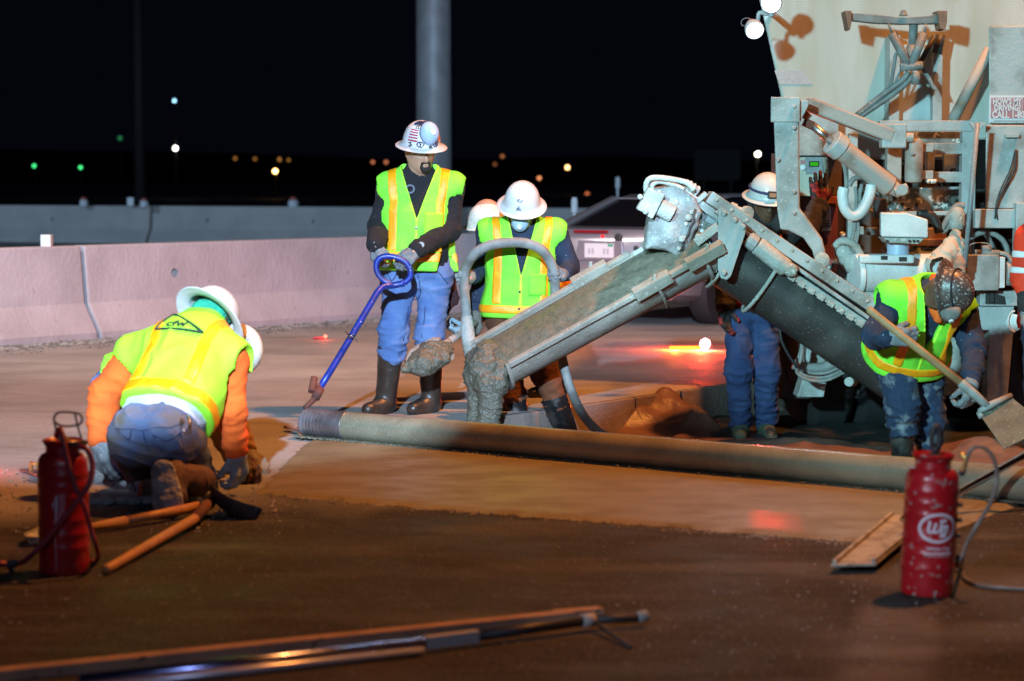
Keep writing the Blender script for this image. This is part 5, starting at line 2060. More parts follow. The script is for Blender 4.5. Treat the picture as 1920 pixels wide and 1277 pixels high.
# ------------------------------------------------------------------ mobile concrete mixer truck (rear end)
TR = thing('concrete_mixer_truck', 'pale concrete mixer truck with two lit work lamps and a conveyor boom', 'truck', Vector((2.6, 14.6, PIT_Z)))
TO = tuple(WORLD_LOC[TR.name])


def part(b, name, m, bevel=0.006, smooth=False, parent=TR):
    o = b.go(name, m, parent, bevel, smooth, origin=TO)
    WORLD_LOC[o.name] = Vector(TO)
    return o


def sub(b, name, m, parent, bevel=0.004, smooth=False):
    return b.go(name, m, parent, bevel, smooth, origin=TO)


def bolt(p, r=0.016, h=0.014, d=(0, -1, 0)):
    b = B()
    b.lathe([(r, 0), (r, h), (r * 0.7, h * 1.25), (0.001, h * 1.3)], p, d, 10)
    return b


YB = 14.3
M['rust_paint'] = mat('orange_brown_bracket', (0.24, 0.13, 0.085), 0.7, col2=(0.16, 0.09, 0.06), scale=8, bump=0.2)
b = B()
# hopper: a sloping-sided bin, real depth
b.prism([(1424, 0), (1402, -95), (1400, -160), (2350, -160), (2350, 300), (1560, 300), (1505, 290), (1464, 180)], YB, 2.6, 0.42)
hop = part(b, 'hopper', 'bin', 0.02)
b = B()
b.prism([(1452, 132), (1507, 132), (1524, 158), (1462, 158)], YB - 0.004, 0.003)
sub(b, 'faded_patch', mat('faded_patch_paint', (0.36, 0.34, 0.36), 0.6, col2=(0.42, 0.41, 0.42), scale=60), hop, 0)
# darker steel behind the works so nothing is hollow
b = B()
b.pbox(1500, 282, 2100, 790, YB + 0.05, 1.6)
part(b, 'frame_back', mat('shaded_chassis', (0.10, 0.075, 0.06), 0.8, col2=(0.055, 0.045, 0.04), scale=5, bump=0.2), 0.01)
b = B()
b.pbox(1495, 212, 1572, 292, 14.12, 0.3)
part(b, 'lower_hopper_plate', 'truck')

# upright mount with the swing bracket
b = B()
b.pbox(1686, 84, 1751, 226, YB - 0.10, 0.10)
mt = part(b, 'upright_mount', mat('pale_blue_grey_paint', (0.40, 0.46, 0.47), 0.55, col2=(0.33, 0.38, 0.38), scale=5, spk=(0.5, 0.5, 0.48), spk_scale=50, spk_cut=0.66), 0.004)
for x0, x1 in ((1669, 1686), (1751, 1766)):
    b = B()
    b.pbox(x0, 66, x1, 236, YB - 0.20, 0.20)
    sub(b, 'flange', 'truck', mt)
YS = YB - 0.55
b = B()
b.prism([(1592, 24), (1640, 27), (1690, 33), (1740, 30), (1772, 22), (1772, 44), (1690, 45), (1640, 43), (1598, 38)], YS, 0.10)
br = part(b, 'swing_bracket', 'bracket', 0.004)
for x in ((1584, 1597), (1757, 1776)):
    b = B()
    a, c = x
    b.prism([(a, 20), (c, 20), (c, 40), (c - 3, 56), (a + 6, 54), (a + 4, 42)], YS - 0.03, 0.16)
    sub(b, 'end_hook', 'rust_paint', br, 0.003)
b = B()
b.tube([W(1694, 30, YS - 0.02), W(1694, 19, YS - 0.02)], [0.03, 0.014], 10)
sub(b, 'top_knob', 'bracket', br, 0.003)
for a, c in (((1672, 62), (1704, 124)), ((1733, 62), (1708, 124))):
    b = B()
    b.tube([W(*a, YS), W(*c, YS)], [0.030, 0.028], 10)
    b.tube([W(a[0] - 6 if a[0] < 1700 else a[0] + 4, 45, YS), W(*a, YS)], 0.008, 6)
    part(b, 'strut', 'bracket', 0, True)
b = B()
b.tube([W(1713, 46, YS + 0.05), W(1711, 90, YS + 0.05)], 0.028, 10)
b.tube([W(1711, 86, YS + 0.05), W(1708, 124, YS + 0.03)], [0.036, 0.018], 10)
part(b, 'lift_ram', 'bracket', 0, True)
b = B()
b.tube([W(1763, 66, YB - 0.22), W(1756, 100, YB - 0.22)], 0.034, 10)
b.tube([W(1753, 68, YS + 0.2), W(1726, 116, YS + 0.2)], 0.018, 8)
part(b, 'side_ram', 'dark', 0, True)
b = B()
p = W(1703, 126, YS)
b.tube([p - Vector((0.05, 0, 0)), p + Vector((0.09, 0, 0.01))], 0.03, 10)
b.tube([p + Vector((0.05, 0, -0.03)), p + Vector((0.05, 0, -0.11))], 0.028, 10)
part(b, 'pivot_joint', 'bracket', 0, True)
for hs, r in (([(1704, 136), (1690, 152), (1665, 170), (1640, 190), (1606, 217)], 0.020), ([(1712, 142), (1698, 158), (1675, 176), (1648, 195), (1612, 219)], 0.018),
              ([(1690, 100), (1680, 101), (1676, 125), (1668, 165), (1652, 188), (1622, 206)], 0.012), ([(1700, 128), (1692, 126), (1684, 142), (1672, 170), (1655, 190)], 0.008)):
    b = B()
    b.tube(spline([W(x, y, YS + 0.02 + 0.08 * i / len(hs)) for i, (x, y) in enumerate(hs)], 5), r, 8)
    part(b, 'hydraulic_hose', 'bracket', 0, True)
b = B()
b.prism([(1722, 122), (1732, 125), (1746, 146), (1756, 170), (1750, 168), (1738, 146)], YS + 0.1, 0.03)
part(b, 'guard_flap', 'bracket', 0.003)
b = B()
b.tube([W(1856, 92, YB - 0.2), W(1786, 226, YB - 0.2)], 0.036, 10)
part(b, 'diagonal_brace', 'rusty', 0, True)

# work lamps
for (c, r, tilt) in (((1446, 5), 0.062, (-0.25, -1, -0.30)), ((1415, 57), 0.055, (0.12, -1, -0.55))):
    p = W(c[0], c[1], 13.55)
    t_ = U(Vector(tilt))
    b = B()
    b.lathe([(0.02, 0.10), (r * 0.75, 0.085), (r * 1.05, 0.035), (r * 1.12, 0.0), (r * 1.05, -0.006), (r * 0.98, 0.0)], p, -t_, 24, cap=False)
    lo = part(b, 'work_lamp', 'hose_grey', 0, True)
    b = B()
    b.lathe([(r * 1.0, 0.004), (r * 0.6, 0.012), (0.002, 0.015)], p, t_, 24)
    sub(b, 'lens', glow('work_lamp_light', (0.86, 0.80, 1.0), 5.0), lo, 0, True)
    l = bpy.data.lights.new('work_lamp_beam', 'SPOT')
    l.energy = 10
    l.color = (0.80, 0.86, 1.0)
    l.spot_size = math.radians(120)
    l.spot_blend = 0.6
    l.shadow_soft_size = r
    lo_ = bpy.data.objects.new('work_lamp_beam', l)
    C.objects.link(lo_)
    lo_.location = p + t_ * 0.05
    lo_.rotation_euler = t_.to_track_quat('-Z', 'Y').to_euler()
b = B()
b.tube(spline([W(1444, 22, 13.62), W(1436, 26, 13.62), W(1424, 24, 13.62), W(1421, 38, 13.62), W(1419, 46, 13.62)], 4), 0.014, 8)
b.beam(W(1440, 24, 13.64), W(1446, 24, 14.32), 0.03, 0.03)
b.tube([W(1446, 24, 13.58), W(1447, 31, 13.58)], 0.02, 8)
part(b, 'lamp_arm', 'hose_grey', 0.002)
b = B()
b.tube(spline([W(1409, 36, 13.6), W(1398, 34, 13.6), W(1390, 40, 13.6), W(1392, 48, 13.6), W(1402, 47, 13.58)], 4), 0.004, 6)
part(b, 'lamp_cord', 'dark', 0, True)

# right hand cabinet with the sign
YC = 13.45
b = B()
b.prism([(1854, 48), (2300, 48), (2300, 232), (1854, 232)], YC, 0.9, 0.24)
cab_ = part(b, 'cabinet', 'truck', 0.01)
b = B()
b.prism([(1848, 234), (2300, 234), (2300, 391), (1848, 391)], YC - 0.02, 0.8, 0.22)
cab2 = part(b, 'lower_cabinet', 'truck', 0.01)
b = B()
b.pbox(1855, 179, 1990, 230, YC - 0.008, 0.006)
sg = part(b, 'driver_sign', 'signwhite', 0)
b = B()
b.pbox(1858.5, 183, 1915.5, 222, YC - 0.012, 0.003)
b.pbox(1917.5, 183, 1985, 222, YC - 0.012, 0.003)
sub(b, 'red_field', 'signred', sg, 0)
for s, x, y, size, al in (("HOW'S MY", 1861.5, 190.5, 0.053, 'LEFT'), ('DRIVING?', 1864, 202.5, 0.053, 'LEFT'), ('CALL 1-80', 1860, 215.5, 0.061, 'LEFT')):
    v, f = text_mesh(s, size, 0.0, 0.0016, 0, al)
    p = W(x, y, YC - 0.0145)
    x1 = max(q.x for q in v)
    fit = {190.5: 54.0, 202.5: 49.5, 215.5: 60.5}[y] / 4000 * YC / x1
    mk('lettering', [(p.x + q.x * fit, p.y, p.z + q.y) for q in v], f, 'signwhite', sg, origin=TO)
v, f = strokes([[(0, 0), (0.19, 0)]], 0.006)
p = W(1863, 227, YC - 0.0135)
mk('small_print', [(p.x + q.x, p.y, p.z + q.y) for q in v], f, 'panelgrey', sg, origin=TO)
b = B()
b.tube(spline([W(1905, 280, YC - 0.05), W(1902, 318, YC - 0.06), W(1884, 352, YC - 0.06), W(1870, 380, YC - 0.06), W(1866, 410, YC - 0.05)], 4), 0.007, 8)
b.tube(spline([W(1904, 280, YC - 0.05), W(1894, 318, YC - 0.06), W(1878, 352, YC - 0.06), W(1868, 384, YC - 0.06), W(1871, 412, YC - 0.05)], 4), 0.005, 8)
part(b, 'control_cable', 'dark', 0, True)
b = B()
b.pbox(1886, 251, 1912, 258, YC - 0.06, 0.05)
part(b, 'small_ledge', 'truck', 0.003)

# open frame
YF = 13.6
for r in ((1650, 226, 1826, 246), (1748, 268, 1808, 289), (1748, 322, 1808, 342), (1672, 396, 1806, 404)):
    b = B()
    b.pbox(*r, YF, 0.08)
    part(b, 'frame_rail', 'truck', 0.004)
for r in ((1805, 247, 1827, 482), (1739, 268, 1752, 342)):
    b = B()
    b.pbox(*r, YF - 0.005, 0.09)
    part(b, 'frame_upright', 'truck', 0.004)
b = B()
b.pbox(1660, 247, 1805, 270, YF + 0.25, 0.05)
part(b, 'back_plate', 'splash', 0.003)
b = B()
b.pbox(1770, 289, 1806, 322, YF + 0.35, 0.05)
part(b, 'rear_plate', 'truck', 0.003)
b = B()
b.pbox(1650, 352, 1806, 420, YF + 0.30, 0.06)
lowp = part(b, 'splashed_plate', 'splash', 0.004)
for x in (1692, 1719, 1752, 1780):
    b = bolt(W(x, 382, YF + 0.30), 0.012)
    sub(b, 'bolt', 'dark', lowp, 0)
b = B()
b.tube([W(1750, 354, YF + 0.1), W(1806, 352, YF + 0.1)], 0.010, 8)
part(b, 'thin_rod', 'truck', 0, True)
b = B()
b.tube([W(1833, 230, 13.1), W(1809, 500, 13.1)], 0.0155, 10)
part(b, 'tall_rod', 'panelgrey', 0, True)
b = B()
b.pbox(1830, 262, 1848, 355, 13.9, 0.1)
part(b, 'dark_channel', 'black', 0.003)
b = B()
b.prism([(1818, 230), (1848, 230), (1848, 234), (1832, 247), (1826, 243)], 13.3, 0.03)
part(b, 'gusset', 'truck', 0.003)
# slanting arm and ram
YA = 13.15
b = B()
b.beam(W(1512, 194, YA), W(1672, 256, YA + 0.05), 0.085, 0.125, (0, -1, 0))
arm = part(b, 'boom_arm', 'rusty', 0.012)
b = B()
b.box(W(1674, 255, YA + 0.05), (0.075, 0.06, 0.075))
sub(b, 'end_block', 'truck', arm, 0.01)
b = B()
b.tube([W(1688, 257, YA + 0.03), W(1712, 258, YA + 0.03)], 0.03, 12)
sub(b, 'arm_pin', 'rusty', arm, 0.002)
YR = 13.0
b = B()
b.tube([W(1562, 268, YR), W(1668, 350, YR + 0.1)], 0.066, 22)
ram = part(b, 'hydraulic_ram', 'rusty', 0.008)
smooth_by_angle(ram, 50)
b = B()
d_ = U(W(1668, 350, YR + 0.1) - W(1562, 268, YR))
b.lathe([(0.03, -0.004), (0.076, -0.004), (0.080, 0.004), (0.080, 0.075), (0.068, 0.08)], W(1560, 266, YR), d_, 22)
sub(b, 'gland_ring', 'truck', ram, 0.002)
b = B()
b.tube([W(1522, 234, YR), W(1562, 268, YR)], 0.026, 14)
sub(b, 'ram_rod', 'steel', ram, 0, True)
b = B()
b.beam(W(1507, 228, YR), W(1524, 236, YR), 0.05, 0.05)
b.beam(W(1507, 222, YR), W(1516, 212, YR), 0.06, 0.05)
sub(b, 'clevis', 'rust', ram, 0.003)
b = B()
b.tube([W(1664, 346, YR + 0.1), W(1682, 356, YR + 0.1)], [0.06, 0.04], 12)
b.tube([W(1678, 362, YR + 0.05), W(1702, 352, YR + 0.05)], 0.032, 12)
b.tube([W(1692, 356, YR), W(1692, 356, YR + 0.12)], 0.035, 14)
sub(b, 'foot_pin', 'rusty', ram, 0.003)
b = B()
b.pbox(1664, 262, 1690, 356, YF - 0.15, 0.09)
part(b, 'square_column', 'rusty', 0.006)
b = B()
b.lathe([(0.02, 0.0), (0.05, 0.005), (0.056, 0.02), (0.056, 0.245), (0.05, 0.262), (0.02, 0.272), (0.018, 0.30)], W(1713, 343, 13.25), n=22)
ac = part(b, 'pressure_bottle', 'rusty', 0, True)
smooth_by_angle(ac, 45)
b = B()
b.pbox(1706, 286, 1713, 291, 13.15, 0.01)
sub(b, 'bottle_label', 'panelgrey', ac, 0)
for y in (277, 328):
    b = B()
    b.pbox(1730, y - 8, 1750, y + 8, 13.3, 0.10)
    part(b, 'bottle_clamp', 'rusty', 0.004)
b = B()
b.tube([W(1741, 340, 13.25), W(1756, 340, 13.25)], 0.014, 8)
for x in (1741, 1753):
    b.lathe([(0.001, -0.015), (0.015, 0), (0.001, 0.015)], W(x, 340, 13.23), (0, -1, 0), 10)
part(b, 'wing_nut', 'white', 0, True)

# the swing post with its flared foot
YP = 12.85
b = B()
b.slab([W(x, y, YP) for x, y in [(1449, 184), (1497, 183), (1499, 392), (1508, 402), (1541, 448), (1547, 470), (1549, 496), (1531, 502), (1523, 470), (1506, 446), (1478, 432), (1463, 430), (1457, 392)]], Vector((0.03, 0.20, 0)))
post = part(b, 'swing_post', 'truck', 0.012)
b = B()
b.slab([W(x, y, YP + 0.02) for x, y in [(1497, 188), (1516, 188), (1516, 198), (1500, 229)]], Vector((0.0, 0.16, 0)))
sub(b, 'post_gusset', 'truck', post, 0.004)
b = B()
b.pbox(1446, 182, 1500, 229, YP - 0.012, 0.03)
sub(b, 'post_collar', 'truck', post, 0.006)
b = B()
b.tube([W(1541, 487, YP - 0.05), W(1541, 487, YP + 0.3)], 0.034, 16)
b.lathe([(0.045, 0), (0.045, 0.02), (0.02, 0.03), (0.001, 0.03)], W(1541, 487, YP - 0.03), (0, -1, 0), 16)
sub(b, 'post_pin', 'dirty', post, 0.003)

# control box
YX = 14.18
b = B()
b.pbox(1497, 276, 1553, 368, YX, 0.20)
cb = part(b, 'control_box', 'boxgrey', 0.006)
b = B()
b.pbox(1494, 268, 1558, 281, YX - 0.03, 0.26)
sub(b, 'box_lid', 'boxgrey', cb, 0.008)
b = B()
b.pbox(1553, 280, 1578, 366, YX + 0.01, 0.19)
sub(b, 'post_shadow_block', mat('post_shadow_brown', (0.16, 0.12, 0.10), 0.7, col2=(0.11, 0.09, 0.075), scale=8), cb, 0.003)  # brown block painted in as the swing post's shadow
b = B()
b.prism([(1509, 291), (1541, 290), (1546, 326), (1511, 327)], YX - 0.006, 0.008)
sub(b, 'keypad', 'panelgrey', cb, 0.001)
b = B()
b.pbox(1517, 302, 1536, 313, YX - 0.011, 0.006)
sub(b, 'display_bezel', 'black', cb, 0.001)
b = B()
b.pbox(1519.5, 304, 1534, 311, YX - 0.014, 0.004)
sub(b, 'green_display', 'lcd', cb, 0)
b = B()
b.pbox(1501, 300, 1510, 308, YX - 0.005, 0.006)
sub(b, 'red_label', 'signred', cb, 0)
b = B()
b.lathe([(0.016, 0), (0.018, 0.02), (0.001, 0.022)], W(1505, 314, YX), (0, -1, 0), 14)
sub(b, 'stop_button', 'white', cb, 0)
b = B()
b.pbox(1550, 300, 1552, 304, YX - 0.006, 0.008)
b.pbox(1548, 318, 1551, 322, YX - 0.006, 0.008)
sub(b, 'latch', 'dark', cb, 0)
b = B()
b.pbox(1540, 368, 1576, 382, YX - 0.02, 0.1)
part(b, 'red_strap_bar', mat('red_orange_strap', (0.32, 0.06, 0.03), 0.7, col2=(0.5, 0.14, 0.03), scale=40), 0.003)
# lower red panel with the white bottle sticker
b = B()
b.pbox(1528, 384, 1569, 545, YX + 0.10, 0.20)
pp = part(b, 'valve_panel', 'pinkpanel', 0.006)
b = B()
b.prism([(1549, 386), (1558, 385), (1558, 432), (1539, 434), (1540, 414), (1546, 402)], YX + 0.094, 0.004)
sub(b, 'white_sticker', 'signwhite', pp, 0)
b = B()
for i in range(5):
    b.pbox(1539 + i * 3.6, 413, 1540.5 + i * 3.6, 417, YX + 0.0905, 0.002)
    b.pbox(1539 + i * 3.6, 421, 1541 + i * 3.6, 427, YX + 0.0905, 0.002)
b.pbox(1537, 418.5, 1557, 420, YX + 0.0905, 0.002)
sub(b, 'gauge_marks', 'ink', pp, 0)
b = B()
b.tube([W(1533, 426, YX + 0.07), W(1545, 448, YX + 0.07)], 0.010, 8)
b.tube(spline([W(1545 + 6 * math.cos(t), 452 + 6 * math.sin(t), YX + 0.07) for t in [k * math.pi / 4 for k in range(9)]], 3), 0.007, 6)
sub(b, 'valve_lever', 'rust', pp, 0, True)
b = B()
b.lathe([(0.02, 0), (0.02, 0.03), (0.001, 0.03)], W(1489, 469, YX), (0, -1, 0), 12)
sub(b, 'panel_knob', 'dark', pp, 0)
b = B()
b.pbox(1462, 430, 1530, 545, YX + 0.3, 0.1)
part(b, 'side_panel', 'pinkpanel', 0.006)

# hose bundle
hl = [(1583, 352), (1580, 366), (1584, 390), (1597, 404), (1612, 400), (1624, 382), (1632, 360), (1634, 346)]
b = B()
b.tube(spline([W(x, y, 13.05) for x, y in hl], 6), [0.034] * 43, 12)
hb = part(b, 'wrapped_hose_loop', 'white', 0, True)
for hs, r in (([(1570, 288), (1583, 312), (1587, 345), (1583, 360)], 0.013), ([(1592, 348), (1600, 336), (1615, 332), (1628, 336), (1640, 350)], 0.017),
              ([(1640, 352), (1638, 372), (1632, 388)], 0.012), ([(1660, 360), (1682, 366), (1700, 362), (1700, 352)], 0.010), ([(1616, 345), (1612, 372), (1618, 392)], 0.012),
              ([(1604, 350), (1606, 380), (1604, 400)], 0.011), ([(1600, 404), (1602, 425), (1598, 450)], 0.012), ([(1606, 404), (1610, 430), (1604, 462)], 0.010)):
    b = B()
    b.tube(spline([W(x, y, 13.1) for x, y in hs], 5), r, 8)
    part(b, 'hydraulic_hose', 'hose_grey', 0, True)
b = B()
b.pbox(1592, 250, 1606, 480, YF + 0.1, 0.06)
part(b, 'frame_upright', 'truck', 0.004)
for r in ((1600, 440, 1610, 455), (1612, 425, 1620, 440), (1608, 380, 1648, 398)):
    b = B()
    b.pbox(*r, YF + 0.05, 0.08)
    part(b, 'valve_block', 'dirty', 0.006)
b = B()
b.pbox(1640, 372, 1662, 408, 13.4, 0.06)
b.pbox(1652, 404, 1670, 414, 13.38, 0.05)
part(b, 'dark_valve', 'black', 0.008)
b = B()
b.prism([(1640, 384), (1664, 386), (1672, 398), (1640, 399)], 13.5, 0.05)
part(b, 'lit_bracket', 'white', 0.004)

# the murky tangle of lines and blocks behind the frame
cr = random.Random(21)
for i in range(44):
    x0, y0 = (cr.uniform(1605, 1800), cr.uniform(285, 405)) if i < 26 else (cr.uniform(1575, 1810), cr.uniform(400, 475))
    Yk = cr.uniform(13.85, 14.15)
    mm = cr.choice(['black', 'rubber_grey', 'rusty', 'rust', 'splash', 'dirty', 'dark'])
    b = B()
    if cr.random() < 0.62:
        pts = [W(x0, y0, Yk)]
        for _ in range(3):
            x0 += cr.uniform(-26, 26)
            y0 += cr.uniform(-6, 34)
            pts.append(W(x0, y0, Yk + cr.uniform(-0.08, 0.08)))
        b.tube(spline(pts, 4), cr.choice((0.007, 0.010, 0.014, 0.02)), 8)
        part(b, 'hydraulic_line', mm, 0, True)
    else:
        ww, hh = cr.uniform(6, 20), cr.uniform(6, 22)
        b.pbox(x0, y0, x0 + ww, y0 + hh, Yk - 0.1, 0.12)
        part(b, 'valve_block', mm, 0.006)
for t in range(-70, 340, 34):
    b = bolt(bp(t, -80, YM - 0.042) if False else W(*(np.array([1359.0, 477.0]) + np.array([0.83, 0.5577]) * t + np.array([-0.5577, 0.83]) * -76), 12.80 - 0.132), 0.011, 0.012)
    part(b, 'bolt', 'dirty', 0)
for y in (200, 240, 300, 360, 400):
    b = bolt(W(1458 if y % 40 else 1488, y, 12.84), 0.013, 0.012)
    sub(b, 'bolt', 'truck', post, 0)
# white junction box on the clear tube
b = B()
b.slab([W(x, y, 12.95) for x, y in [(1652, 399), (1700, 399), (1740, 412), (1740, 446), (1652, 444)]], Vector((0.04, 0.28, 0.0)))
jb = part(b, 'water_box', 'white', 0.008)
b = B()
b.slab([W(x, y, 12.97) for x, y in [(1656, 445), (1734, 447), (1722, 458), (1664, 455)]], Vector((0.0, 0.2, 0)))
sub(b, 'box_base', 'dirty', jb, 0.005)
b = B()
b.lathe([(0.068, -0.13), (0.068, 0.0)], W(1684, 455, 13.1), n=20, cap=False)
sub(b, 'clear_sleeve', mat('cloudy_plastic_tube', (0.34, 0.44, 0.60), 0.35, col2=(0.42, 0.50, 0.62), scale=9), jb, 0, True)
for x in (1663, 1705, 1713, 1720):
    b = bolt(W(x, 452, 12.97), 0.008)
    sub(b, 'bolt', 'dark', jb, 0)
b = B()
b.pbox(1672, 448, 1775, 462, 13.45, 0.3)
b.pbox(1740, 428, 1775, 450, 13.5, 0.2)
part(b, 'brown_tray', mat('brown_tray_paint', (0.30, 0.16, 0.10), 0.7, col2=(0.38, 0.33, 0.27), scale=6), 0.006)
b = B()
F = Field([W(1700, 480, 13.3), W(1790, 500, 13.3)], 0.15, 0.012)
F.cone(W(1712, 490, 13.35), W(1780, 492, 13.35), 0.085, 0.08, 0.02)
V, Q = F.mesh()
V = wrinkle(V, Q, 0.02, 26, None, 4)
o_ = mk('caked_auger', V, Q, mat('caked_green_grey', (0.17, 0.17, 0.11), 0.9, col2=(0.10, 0.10, 0.07), scale=16, bump=0.8), TR, True, origin=TO)

# mixing trough (white, splashed)
b = B()
b.lathe([(0.02, 0.0), (0.12, 0.0), (0.13, 0.015), (0.13, 0.03), (0.115, 0.04), (0.115, 0.60), (0.13, 0.61), (0.13, 0.63), (0.02, 0.63)], W(1600, 515, 13.1), (1, 0.25, 0.02), 26)
mx = part(b, 'mixing_drum', 'white', 0, True)
smooth_by_angle(mx, 40)
b = B()
b.pbox(1612, 478, 1715, 494, 12.98, 0.22)
sub(b, 'drum_lid', 'white', mx, 0.012)
b = B()
b.pbox(1652, 480, 1664, 487, 12.972, 0.02)
b.pbox(1686, 482, 1700, 490, 12.972, 0.02)
sub(b, 'lid_slot', 'black', mx, 0)
b = B()
b.prism([(1614, 548), (1660, 548), (1650, 566), (1630, 562)], 13.0, 0.15)
sub(b, 'drum_foot', 'dirty', mx, 0.006)
b = B()
b.pbox(1570, 496, 1618, 560, 13.2, 0.25)
mb = part(b, 'mud_box', mat('mud_box_brown', (0.12, 0.085, 0.07), 0.8, col2=(0.08, 0.06, 0.05), scale=8), 0.006)
F = Field([W(1575, 460, 13.2), W(1600, 500, 13.2)], 0.1, 0.01)
F.cone(W(1580, 470, 13.18), W(1596, 494, 13.18), 0.055, 0.06, 0.02)
V, Q = F.mesh()
V = wrinkle(V, Q, 0.006, 20, None, 4)
mk('covered_motor', V, Q, 'dirty', TR, True, origin=TO)
b = B()
b.tube(spline([W(1566, 462, 13.15), W(1578, 452, 13.12), W(1598, 456, 13.1), (W(1612, 474, 13.1)), W(1620, 500, 13.1)], 5), 0.024, 10)
b.tube(spline([W(1598, 452, 13.2), W(1608, 466, 13.2), W(1618, 490, 13.2)], 5), 0.018, 10)
part(b, 'caked_hose', 'dirty', 0, True)

# draped cloth and hoses beside the upright
F = Field([W(1745, 500, 13.2), W(1800, 430, 13.2)], 0.16, 0.011)
F.chain([W(1792, 434, 13.2), W(1782, 465, 13.15), W(1760, 500, 13.1)], [0.022, 0.05, 0.085], 0.03)
F.chain([W(1796, 440, 13.2), W(1798, 475, 13.15), W(1800, 505, 13.1)], [0.02, 0.03, 0.04], 0.03)
V, Q = F.mesh()
V = wrinkle(V, Q, 0.012, 15, (0.3, 0, 1), 4)
mk('draped_cloth', V, Q, mat('beige_sackcloth', (0.48, 0.45, 0.38), 0.9, col2=(0.34, 0.20, 0.14), scale=7, mix=(0.5, 0.6), bump=0.3), TR, True, origin=TO)
for hs, r in (([(1808, 386), (1795, 386), (1782, 402), (1772, 420), (1764, 434)], 0.020), ([(1806, 392), (1796, 396), (1786, 412), (1776, 430), (1766, 436)], 0.014), ([(1720, 400), (1745, 404), (1756, 420), (1762, 436)], 0.03)):
    b = B()
    b.tube(spline([W(x, y, 13.3) for x, y in hs], 5), r, 10)
    part(b, 'hydraulic_hose', 'hose_grey' if r < 0.025 else 'black', 0, True)
b = B()
b.lathe([(0.045, 0), (0.05, 0.03), (0.05, 0.10), (0.035, 0.13), (0.02, 0.14)], W(1794, 430, 13.3), n=16)
part(b, 'filter_bowl', 'dirty', 0, True)

# right lower works
YL = 13.3
b = B()
b.pbox(1829, 392, 1906, 428, YL + 0.1, 0.08)
b.pbox(1906, 380, 1925, 470, YL + 0.05, 0.1)
part(b, 'side_rail', 'truck', 0.006)
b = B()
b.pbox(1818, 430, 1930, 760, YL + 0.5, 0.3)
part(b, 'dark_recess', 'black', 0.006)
b = B()
b.tube(spline([W(1848 + 42 * math.cos(t), 478 + 42 * math.sin(t), YL + 0.25) for t in [math.pi + k * math.pi / 8 for k in range(9)]], 4), 0.018, 10)
b.tube([W(1850, 440, YL + 0.25), W(1864, 470, YL + 0.25)], 0.018, 8)
part(b, 'hand_wheel', 'hose_grey', 0, True)
b = B()
b.pbox(1812, 478, 1873, 545, YL, 0.25)
wb = part(b, 'valve_box', 'truck', 0.006)
b = B()
b.pbox(1874, 482, 1884, 540, YL + 0.02, 0.2)
sub(b, 'box_flange', 'white', wb, 0.004)
b = B()
b.tube([W(1884, 512, YL + 0.1), W(1903, 512, YL + 0.1)], 0.08, 20)
sub(b, 'end_drum', 'truck', wb, 0.008)
b = B()
b.tube([W(1828, 473, YL + 0.1), W(1874, 474, YL + 0.1)], 0.018, 10)
b.tube([W(1840, 466, YL + 0.1), W(1858, 466, YL + 0.1)], 0.022, 10)
b.tube(spline([W(1872, 474, YL + 0.1), W(1888, 478, YL + 0.08), W(1898, 492, YL + 0.05)], 5), 0.014, 8)
b.tube(spline([W(1820, 478, YL + 0.05), W(1820, 458, YL + 0.05), W(1850, 456, YL + 0.05), W(1856, 464, YL + 0.05)], 3), 0.004, 6)
sub(b, 'pipe_fitting', 'hose_grey', wb, 0, True)
b = B()
b.pbox(1838, 546, 1912, 574, YL + 0.12, 0.12)
part(b, 'cross_member', 'truck', 0.006)
b = B()
b.prism([(1848, 552), (1860, 548), (1884, 556), (1886, 571), (1848, 570)], YL + 0.11, 0.02)
b.pbox(1856, 548, 1864, 567, YL + 0.09, 0.03)
part(b, 'dark_cutout', 'black', 0)
b = B()
b.prism([(1796, 575), (1902, 574), (1900, 628), (1890, 740), (1878, 752), (1850, 752), (1856, 620), (1796, 618)], YL + 0.15, 0.18)
lg = part(b, 'outrigger_leg', 'truck', 0.008)
b = B()
b.lathe([(0.05, 0), (0.055, 0.015), (0.03, 0.02), (0.001, 0.02)], W(1903, 605, YL + 0.10), (-0.6, -1, 0), 18)
b.tube(spline([W(1903 + 13 * math.cos(t), 603 + 20 * math.sin(t), YL + 0.08) for t in [math.pi * 0.5 + k * math.pi / 6 for k in range(7)]], 3), 0.006, 6)
sub(b, 'marker_lamp', 'white', lg, 0.002)
b = B()
b.prism([(1768, 668), (1800, 560), (1810, 570), (1803, 740), (1770, 742)], YL + 0.25, 0.1)
part(b, 'mud_flap', 'dirty', 0.006)

# lower left leg, hose coil, wheels, chassis
b = B()
b.prism([(1514, 640), (1546, 640), (1550, 714), (1545, 745), (1494, 745), (1508, 700)], 13.45, 0.2)
part(b, 'support_leg', 'truck', 0.008)
b = B()
b.tube(spline([W(x, y, 13.3) for x, y in [(1488, 682), (1510, 690), (1540, 690), (1562, 682), (1578, 668)]], 5), 0.034, 12)
part(b, 'wrapped_hose', 'hose_grey', 0, True)
for dy, r in ((0, 0.012), (8, 0.011), (14, 0.010)):
    b = B()
    b.tube(spline([W(x, y + dy, 13.2 - dy * 0.004) for x, y in [(1505, 640), (1500, 664), (1494, 684), (1514, 698), (1545, 700), (1572, 690), (1600, 672)]], 5), r, 8)
    part(b, 'hose_coil', 'hose_grey', 0, True)
b = B()
b.tube(spline([W(x, y, 13.0) for x, y in [(1462, 615), (1466, 640), (1480, 668), (1496, 690)]], 5), 0.010, 8)
part(b, 'dark_cable', 'black', 0, True)
b = B()
b.tube([W(1592, 716, 13.1), W(1600, 716, 13.5)], 0.03, 16)
part(b, 'round_plug', 'dirty', 0.004)
b = B()
b.pbox(1455, 600, 2100, 748, 14.0, 1.4)
